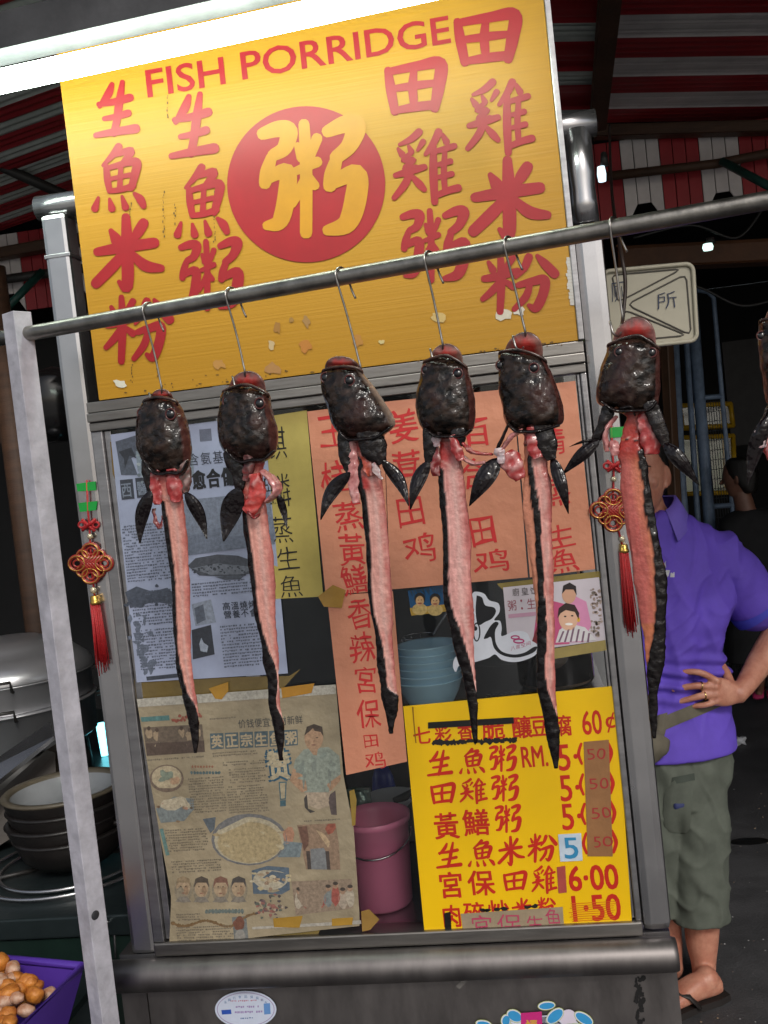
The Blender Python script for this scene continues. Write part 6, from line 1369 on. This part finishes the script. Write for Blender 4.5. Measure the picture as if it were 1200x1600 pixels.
nb = M(1020, 820, -0.01)
limb(sk, [(H(0, -.012, -.06), .056), ((H(0, -.012, -.06) + nb) / 2, .054), (nb, .062), (M(1026, 880, -0.01), .085)])
# trunk inside the clothes
rings(sk, [(M(1026, 850), rx * .10, fy * .06), (M(1030, 880), rx * .15, fy * .065), (M(1034, 940), rx * .145, fy * .075), (M(1040, 1030), rx * .12, fy * .07), (M(1046, 1110), rx * .13, fy * .08), (M(1050, 1180), rx * .14, fy * .09), (M(1052, 1230), rx * .13, fy * .095)])
# left arm: out to the elbow and back to the hip
sh, el, wr = M(1122, 876, -0.005), M(1240, 968, -0.03), M(1132, 1070, 0.115)
limb(sk, [(M(1095, 872), .060), (sh, .058), (M(1184, 928, -.02), .050), (el, .042)])
limb(sk, [(el, .042), (M(1212, 998, 0.0), .044), (M(1180, 1030, .04), .038), (M(1150, 1056, .09), .030), (wr, .026)])
# hand: palm, four fingers forward over the hip, thumb behind
kn = M(1090, 1064, 0.135)
pu = (M(1096, 1040, .13) - M(1098, 1088, .13)).normalized()
ax = (kn - wr).normalized(); pn = ax.cross(pu).normalized()
if pn.dot(fy) < 0: pn = -pn
rings(sk, [(wr - ax * .012, pu * .025, pn * .020), (wr + ax * .012, pu * .030, pn * .018), ((wr + kn) / 2, pu * .040, pn * .016), (kn, pu * .041, pn * .013), (kn + ax * .010, pu * .036, pn * .010)], 22)
FING = [([(1094, 1048), (1074, 1037), (1058, 1035), (1043, 1038)], .0098), ([(1092, 1057), (1068, 1055), (1050, 1058), (1033, 1063)], .0100), ([(1092, 1068), (1072, 1070), (1054, 1076), (1039, 1082)], .0096), ([(1094, 1079), (1080, 1083), (1067, 1086), (1055, 1088)], .0084)]
fpos = []
for pts, r_ in FING:
    t_ = [.138, .142, .134, .122]; P_ = [M(u, v, t) for (u, v), t in zip(pts, t_)]; fpos.append(P_)
    limb(sk, [(P_[0], r_ * 1.05), (P_[1], r_ * 1.04), (P_[2], r_ * .95), (P_[3], r_ * .80)], 14)
    sk.ball(P_[0] + pn * .004, r_ * 1.12, u=12, v=8)
limb(sk, [(wr + ax * .020 - pu * -.020 - pn * .008, .015), (M(1118, 1040, .085), .013), (M(1112, 1028, .050), .0115), (M(1110, 1024, .025), .009)], 14)
# right arm hangs behind the stall post
limb(sk, [(M(945, 872), .058), (M(922, 900, -.01), .052), (M(912, 985, -.02), .042), (M(922, 1060, .02), .036), (M(935, 1130, .05), .026)])
rings(sk, [(M(936, 1128, .05), rx * .018, fy * .025), (M(942, 1160, .055), rx * .016, fy * .040), (M(946, 1180, .058), rx * .012, fy * .036)], 16)
for i in range(4): limb(sk, [(M(945, 1176, .058 + .017 * (1.5 - i)), .009), (M(949, 1200, .060 + .018 * (1.5 - i)), .0085), (M(951, 1222, .054 + .018 * (1.5 - i)), .007)], 12)
limb(sk, [(M(940, 1150, .09), .011), (M(946, 1176, .108), .010), (M(950, 1194, .108), .008)], 12)
# legs and feet
ank = M(1100, 1512, 0.0); ank = Vector((ank.x, ank.y, .085)); 
dz = lambda u, z: Vector((M(u, 1400).x, M(u, 1400).y, z))
def atz(u, v, t=0.0): return M(u, v, t)
limb(sk, [(atz(1076, 1200), .085), (atz(1084, 1300, .01), .074), (atz(1090, 1390, .015), .058), (atz(1096, 1440, .0), .052), (atz(1098, 1476, -.005), .046), (atz(1100, 1506, -.004), .036), (atz(1101, 1528, -.004), .034)])
limb(sk, [(atz(1006, 1200), .085), (atz(1018, 1300, .0), .074), (atz(1032, 1390, -.03), .058), (atz(1044, 1440, -.05), .050), (atz(1052, 1480, -.055), .042), (atz(1056, 1512, -.05), .034), (atz(1058, 1526, -.05), .033)])
def foot(heel, dirv, ank):
    d = dirv.normalized(); s_ = d.cross(UPV).normalized(); h = Vector((heel.x, heel.y, 0.020))
    rings(sk, [(h - d * .004 + UPV * .024, s_ * .022, UPV * .024), (h + d * .02 + UPV * .030, s_ * .030, UPV * .032), (h + d * .07 + UPV * .034, s_ * .033, UPV * .036), (h + d * .13 + UPV * .024, s_ * .040, UPV * .026), (h + d * .185 + UPV * .014, s_ * .046, UPV * .016), (h + d * .205 + UPV * .011, s_ * .040, UPV * .011)], 22)
    limb(sk, [(ank, .034), (h + d * .035 + UPV * .045, .036)], 16)
    for i in range(5):
        o_ = (i - 2) * .0175; r_ = .013 if i == 4 else .0095 - .0004 * abs(i - 2); L_ = .245 - .012 * (4 - i)
        limb(sk, [(h + d * .19 + s_ * o_ + UPV * .012, r_), (h + d * (L_ - .012) + s_ * o_ * 1.06 + UPV * .012, r_), (h + d * L_ + s_ * o_ * 1.08 + UPV * .008, r_ * .8)], 10)
    sb = MB(); out = []
    for t, w_ in ((-.02, .026), (.02, .036), (.09, .037), (.15, .046), (.20, .050), (.235, .044), (.262, .024)): out.append((t, w_))
    poly = [h + d * t + s_ * w_ - UPV * .0195 for t, w_ in out] + [h + d * t - s_ * w_ - UPV * .0195 for t, w_ in out[::-1]]
    sb.slab(poly, (0, 0, 1), .0185)
    for sgn in (-1, 1): sb.tube([h + d * .16 + UPV * .045, h + d * .12 + s_ * sgn * .036 + UPV * .036, h + d * .09 + s_ * sgn * .040 - UPV * .004], [.008, .014, .012], 8, flat=.4)
    return sb
hl = G(1124, 1560, 0.0)
sb1 = foot(hl, fy * 0.30 - rx * 0.95, atz(1101, 1526, -.004)); hr = Vector((atz(1060, 1530, -.05).x, atz(1060, 1530, -.05).y, 0)) - fy * .03
sb2 = foot(hr, fy * 0.9 - rx * 0.45, atz(1058, 1524, -.05))
body = vox(sk, 'body', [M_SKIN], man, 0.0042, 2)
sb1.build('sandal', M_SOLE, man); sb2.build('sandal', M_SOLE, man)
for s in (-1, 1):
    e = MB(); e.ball(H(s * .030, .0775, .006), (.0115, .0115, .0115), u=14, v=10); eo = e.build('eye', mat('eye_white', (0.6, 0.58, 0.55), 0.15), man)
    e = MB(); e.ball(H(s * .0295, .0860, .006), (.0052, .0052, .0052), u=12, v=8); e.build('iris', M_HAIR, eo)
    e = MB(); e.tube([H(s * .016, .096, .027), H(s * .030, .092, .032), H(s * .048, .076, .027)], [.003, .004, .002], 8); e.build('eyebrow', M_HAIR, man)
e = MB(); e.tube([H(-.022, .093, -.065), H(0, .101, -.064), H(.022, .093, -.065)], [.002, .0028, .002], 8); e.build('lips', mat('lips', (0.30, 0.09, 0.08), 0.4), man)
hm = MB()
rings(hm, [(H(0, -.006, .131), fr * .030, fd * .034), (H(0, -.006, .118), fr * .060, fd * .072), (H(0, -.010, .085), fr * .078, fd * .094), (H(0, -.022, .045), fr * .081, fd * .088), (H(0, -.042, .0), fr * .078, fd * .066), (H(0, -.056, -.045), fr * .066, fd * .044), (H(0, -.064, -.066), fr * .052, fd * .026)], 26)
vox(hm, 'hair', [M_HAIR], man, 0.006, 2, lambda p: 0.003 * noise.noise(p * 120))
# polo shirt
sm = MB()
rings(sm, [(M(1020, 806), rx * .070, fy * .066), (M(1021, 818), rx * .105, fy * .072), (M(1023, 832), rx * .160, fy * .080), (M(1027, 850), rx * .200, fy * .092), (M(1031, 892), rx * .208, fy * .112), (M(1034, 945), rx * .206, fy * .122), (M(1037, 990), rx * .182, fy * .120), (M(1040, 1035), rx * .160, fy * .116), (M(1044, 1080), rx * .156, fy * .118), (M(1048, 1120), rx * .172, fy * .128), (M(1050, 1150), rx * .180, fy * .138), (M(1051, 1172), rx * .182, fy * .141)], 36, 0.86)
limb(sm, [(M(1086, 868), .080), (M(1118, 874, -.004), .082), (M(1148, 900, -.010), .080), (M(1173, 932, -.016), .081), (M(1183, 946, -.020), .082)], 24)
limb(sm, [(M(962, 880), .086), (M(940, 905, -.006), .078), (M(928, 945, -.014), .070)], 24)
def folds(p):
    r_ = (p - M(1034, 1000)); x = r_.dot(rx); z = r_.z
    f1 = noise.noise(Vector((x * 7 + z * 5, z * 2.0 - x * 3, 3.0))); f2 = noise.noise(Vector((x * 16 - z * 9, z * 5, 8.0)))
    waist = math.exp(-((z + 0.10) / 0.06) ** 2); pull = math.sin((x * 26 - z * 34) + 3 * f1) * max(0, min(1, (x - 0.03) * 9)) * math.exp(-((z - 0.10) / 0.12) ** 2)
    drape_ = 0.0065 * math.sin(x * 60 + 2.5 * noise.noise(Vector((x * 3, z * 5, 2)))) * max(0, min(1, (0.22 - abs(z + 0.02)) * 8))
    rg = (1 - abs(noise.noise(Vector((x * 8 + z * 4, z * 5 - x * 2, 12.0))))) ** 6; rg2 = (1 - abs(noise.noise(Vector((x * 15 - z * 9, z * 11, 31.0))))) ** 7
    dmp = max(0.12, min(1, (p.z - M(1050, 1165).z) / 0.14)) * max(0.05, min(1, ((p - M(1186, 950, -.02)).length - 0.085) / 0.09))
    return dmp * (0.009 * rg + 0.006 * rg2 + 1.3 * drape_ + 0.014 * f1 + 0.008 * f2 + 0.009 * waist * math.sin(z * 150 + x * 26) + 0.013 * pull)
shirt = vox(sm, 'polo_shirt', [M_POLO], man, 0.0055, 3, folds)
c2 = MB(); e1_, e2_ = M(1184, 949, -.021), M(1196, 962, -.024)
limb_ = spline([tuple(M(1180, 944, -.019)) + (.0815,), tuple(e1_) + (.0822,), tuple(M(1190, 955, -.022)) + (.0818,)], 4)
c2.tube([Vector(x[:3]) for x in limb_], [x[3] for x in limb_], 30, caps=False); c2.tube([Vector(x[:3]) for x in limb_], [x[3] - .004 for x in limb_], 30, caps=False); c2.build('cuff', mat('blue_rib_cuff', lin((70, 74, 196)), 0.7, var=0.1, bump=0.2, bscale=300), shirt, fix=False)
cm_ = MB(); cc_ = M(1018, 800, 0.0)
prof = []
vs = []; fs = []
NC = 40
for j, (rr_, z_, ) in enumerate(((.066, .038), (.074, .042), (.090, .014), (.108, -.028), (.104, -.031), (.080, .006))):
    for i in range(NC + 1):
        a = math.pi / 2 + 0.30 + (2 * math.pi - 0.60) * i / NC
        e = rx * math.cos(a) + fy * math.sin(a); dip = max(0.0, math.sin(a)) ** 2
        pt = max(0, 1 - min(i, NC - i) / 5.0)
        vs.append(cc_ + e * (rr_ + (0.012 * pt if j in (3, 4) else 0)) + UPV * (z_ - .038 * dip - (0.020 * pt if j in (3, 4) else 0)))
W_ = NC + 1
for j in range(5):
    for i in range(NC): fs.append([j * W_ + i, j * W_ + i + 1, (j + 1) * W_ + i + 1, (j + 1) * W_ + i])
cm_.add(vs, fs, smooth=True); cm_.build('collar', mat('lilac_collar', lin((122, 102, 208)), 0.75, var=0.1, scale=20, bump=0.1, bscale=600), shirt, fix=False)
# small white cup emblem on the chest
def on_front(u, v):                                         # front of the shirt under a pixel
    r_ = ray(u, v); dg = bpy.context.evaluated_depsgraph_get(); off = shirt.location
    ok, loc, nrm, _ = shirt.ray_cast(CAM - POS[shirt.name], r_.normalized()) if True else (0, 0, 0, 0)
    return (loc + POS[shirt.name] - r_.normalized() * 0.0015) if ok else M(u, v, .13)
bpy.context.view_layer.update()
def patch_on(pts, name, m, parent):
    mb = MB(); P_ = [on_front(u, v) for u, v in pts]; mb.add(P_, [list(range(len(P_)))]); mb.add([p + fy * -0.0006 for p in P_], [list(range(len(P_)))[::-1]]); return mb.build(name, m, parent, fix=False)
M_EMB = mat('white_embroidery', (0.62, 0.62, 0.66), 0.7, var=0.3, scale=300)
hem = [(M(1051, 1166)), ]
em = patch_on([(1034, 890), (1047, 891), (1045, 899), (1041, 904), (1037, 904), (1034, 899)], 'cup_emblem', M_EMB, shirt)
patch_on([(1048, 895), (1054, 894), (1054, 902), (1047, 902)], 'emblem_lettering', M_EMB, shirt)
patch_on([(1039, 887), (1038, 880), (1041, 876), (1040, 880), (1041, 887)], 'emblem_steam', M_EMB, shirt)
# shorts, pocket, belt strap, rings
sh_ = MB()
rings(sh_, [(M(1050, 1140), rx * .150, fy * .112), (M(1050, 1180), rx * .163, fy * .120), (M(1052, 1215), rx * .164, fy * .120), (M(1053, 1250), rx * .150, fy * .112)], 30)
rings(sh_, [(M(1080, 1190), rx * .098, fy * .108), (M(1086, 1260, .004), rx * .092, fy * .104), (M(1089, 1340, .004), rx * .086, fy * .096), (M(1090, 1400, .004), rx * .083, fy * .090), (M(1092, 1432, .002), rx * .084, fy * .088)], 28)
rings(sh_, [(M(1016, 1190), rx * .098, fy * .108), (M(1018, 1260, -.004), rx * .092, fy * .104), (M(1026, 1340, -.022), rx * .086, fy * .094), (M(1034, 1400, -.035), rx * .082, fy * .088), (M(1038, 1428, -.04), rx * .083, fy * .086)], 28)
def folds2(p):
    r_ = p - M(1086, 1300); x = r_.dot(rx); z = r_.z; f1 = noise.noise(Vector((x * 12, z * 6, 1))); f2 = noise.noise(Vector((x * 26 + z * 8, z * 16, 5)))
    rg = (1 - abs(noise.noise(Vector((x * 13 + z * 5, z * 8 - x * 3, 17.0))))) ** 6
    return 0.007 * rg + 0.009 * f1 + 0.006 * f2
shorts = vox(sh_, 'shorts', [M_SHORT], man, 0.0055, 3, folds2)
bpy.context.view_layer.update()
def hit(ob, u, v, eps=0.002):
    r_ = ray(u, v).normalized(); ok, loc, _, _ = ob.ray_cast(CAM - POS[ob.name], r_)
    return loc + POS[ob.name] - r_ * eps if ok else M(u, v, .11)
def drape(ob, outline, name, m, parent, th=0.004, n=8):
    """a stitched-on piece lying over a garment; outline = left edge and right edge pixel polylines"""
    l_, r_ = outline; mb = MB(); vs = []; fs = []; nj = len(l_)
    for j in range(nj):
        for i in range(n + 1):
            t = i / n; e = min(1, 4 * min(t, 1 - t) + 0.25) * (1 if 0 < j < nj - 1 else 0.4)
            vs.append(hit(ob, l_[j][0] + (r_[j][0] - l_[j][0]) * t, l_[j][1] + (r_[j][1] - l_[j][1]) * t, th * e))
    for j in range(nj - 1):
        for i in range(n): fs.append([j * (n + 1) + i, j * (n + 1) + i + 1, (j + 1) * (n + 1) + i + 1, (j + 1) * (n + 1) + i])
    mb.add(vs, fs, smooth=True); return mb.build(name, m, parent, fix=False)
pk = drape(shorts, ([(1050, 1219), (1038, 1240), (1036, 1270), (1038, 1290), (1046, 1300)], [(1084, 1211), (1083, 1240), (1080, 1270), (1078, 1295), (1072, 1302)]), 'pocket', M_SHORT, shorts, 0.011)
drape(shorts, ([(1050, 1215), (1049, 1226)], [(1085, 1208), (1086, 1219)]), 'pocket_flap', mat('olive_grey_seam', lin((70, 78, 70)), 0.8, var=0.3), pk, 0.017)
drape(shorts, ([(1051, 1255), (1051, 1259), (1050, 1266)], [(1073, 1252), (1073, 1257), (1072, 1265)]), 'woven_label', mat('navy_label', (0.03, 0.04, 0.14), 0.7), pk, 0.019)
drape(shorts, ([(1052, 1261), (1051, 1264)], [(1072, 1259), (1071, 1262)]), 'label_stripe', mat('label_white', (0.5, 0.5, 0.55), 0.7), pk, 0.021)
bpy.context.view_layer.update()
strap = drape(shirt, ([(985, 1140), (986, 1150), (988, 1162)], [(1134, 1080), (1133, 1090), (1131, 1102)]), 'waist_strap', M_STRAP, man, 0.007, 36)
drape(shirt, ([(1026, 1118), (1022, 1136), (1014, 1166)], [(1043, 1113), (1042, 1134), (1036, 1160)]), 'strap_end', M_STRAP, strap, 0.012, 8)
b = MB(); b.ball(M(978, 1146, .145), (.085, .035, .052), u=24, v=14, amp=.15, fr=2); b.build('waist_pouch', M_STRAP, man)
for i, (fi, t) in enumerate(((1, .38), (2, .30))):
    p = fpos[fi][0] + (fpos[fi][1] - fpos[fi][0]) * (t + .5); d_ = (fpos[fi][1] - fpos[fi][0]).normalized(); s1_ = d_.cross(UPV).normalized(); s2_ = d_.cross(s1_)
    b = MB(); b.tube([p + (s1_ * math.cos(k) + s2_ * math.sin(k)) * .0112 for k in [2 * math.pi * j / 24 for j in range(24)]], .0019, 8, closed=True); b.build('ring', M_GOLDR, man)

# ---- dim bystander at the back right
DP = 5.9
def Q(u, v, t=0.0): return D(u, v, DP) + fy * t
by = thing('person', Vector((Q(1178, 1072).x, Q(1178, 1072).y, 0)), 'dim person in black clothes with pink slippers, standing beyond the gate', 'person')
s2 = MB(); hb = Q(1155, 748)
fd2 = (-rx * 0.8 - fy * 0.5).normalized(); fr2 = fd2.cross(UPV).normalized()
rings(s2, [(hb + UPV * .115, fr2 * .03, fd2 * .035), (hb + UPV * .085, fr2 * .062, fd2 * .078), (hb + UPV * .02, fr2 * .074, fd2 * .092), (hb - UPV * .05, fr2 * .062, fd2 * .080), (hb - UPV * .10 + fd2 * .02, fr2 * .035, fd2 * .045)], 22)
limb(s2, [(hb + fd2 * .085 + UPV * .01, .010), (hb + fd2 * .108 - UPV * .02, .012)], 10); s2.ball(hb + fr2 * .074, (.010, .020, .03)); s2.ball(hb - fr2 * .074, (.010, .020, .03))
limb(s2, [(hb - UPV * .06, .05), (Q(1166, 800), .06)])
for dx, r_ in ((-6, 0), (16, 0)):
    limb(s2, [(Q(1182 + dx, 930), .08), (Q(1186 + dx, 990), .058), (Q(1190 + dx, 1040), .045), (Q(1193 + dx, 1062), .032)])
    limb(s2, [(Q(1192 + dx, 1064), .033), (Q(1184 + dx, 1072, .08), .028), (Q(1178 + dx, 1075, .14), .020)], 12)
for s, x in ((-1, 1148), (1, 1204)):
    limb(s2, [(Q(x, 822), .045), (Q(x + 3 * s, 860, .03), .038), (Q(x + 2 * s, 900, .10), .030), (Q(x - 6 * s, 915, .16), .024)], 14)
    for i in range(4): limb(s2, [(Q(x - 6 * s, 912 + 3 * i, .17), .008), (Q(x - 14 * s, 914 + 3 * i, .20), .007)], 8)
    limb(s2, [(Q(x - 6 * s, 908, .17), .009), (Q(x - 12 * s, 904, .19), .008)], 8)
vox(s2, 'body', [mat('shade_darkened_skin', (0.20, 0.09, 0.06), 0.5, var=0.3, scale=20)], by, 0.007, 2)  # skin colour darkened to carry the deep shade at the back
hm = MB(); rings(hm, [(hb + UPV * .128, fr2 * .03, fd2 * .03), (hb + UPV * .11 - fd2 * .01, fr2 * .066, fd2 * .076), (hb + UPV * .03 - fd2 * .02, fr2 * .084, fd2 * .092), (hb - UPV * .04 - fd2 * .045, fr2 * .076, fd2 * .058), (hb - UPV * .09 - fd2 * .055, fr2 * .05, fd2 * .035)], 20); vox(hm, 'hair', [M_HAIR], by, 0.008, 2)
M_BLKC = mat('black_clothes', (0.010, 0.010, 0.012), 0.85, var=0.4)
cl = MB(); rings(cl, [(Q(1170, 796), rx * .08, fy * .07), (Q(1174, 812), rx * .19, fy * .10), (Q(1178, 860), rx * .19, fy * .13), (Q(1182, 920), rx * .18, fy * .13), (Q(1186, 970), rx * .20, fy * .15), (Q(1190, 1030), rx * .21, fy * .15)], 26)
for s, x in ((-1, 1150), (1, 1202)): limb(cl, [(Q(x - s * 4, 820), .06), (Q(x + 3 * s, 858, .03), .055)], 14)
vox(cl, 'dress', [M_BLKC], by, 0.008, 3, lambda p: 0.006 * noise.noise(p * 18))
M_PKS = mat('pink_slipper', (0.55, 0.03, 0.14), 0.5)
for dx in (-6, 16):
    b = MB(); b.tube([Q(1196 + dx, 1074), Q(1184 + dx, 1077, .06), Q(1174 + dx, 1080, .17)], [.030, .034, .030], 10, flat=.35); b.build('slipper', M_PKS, by)
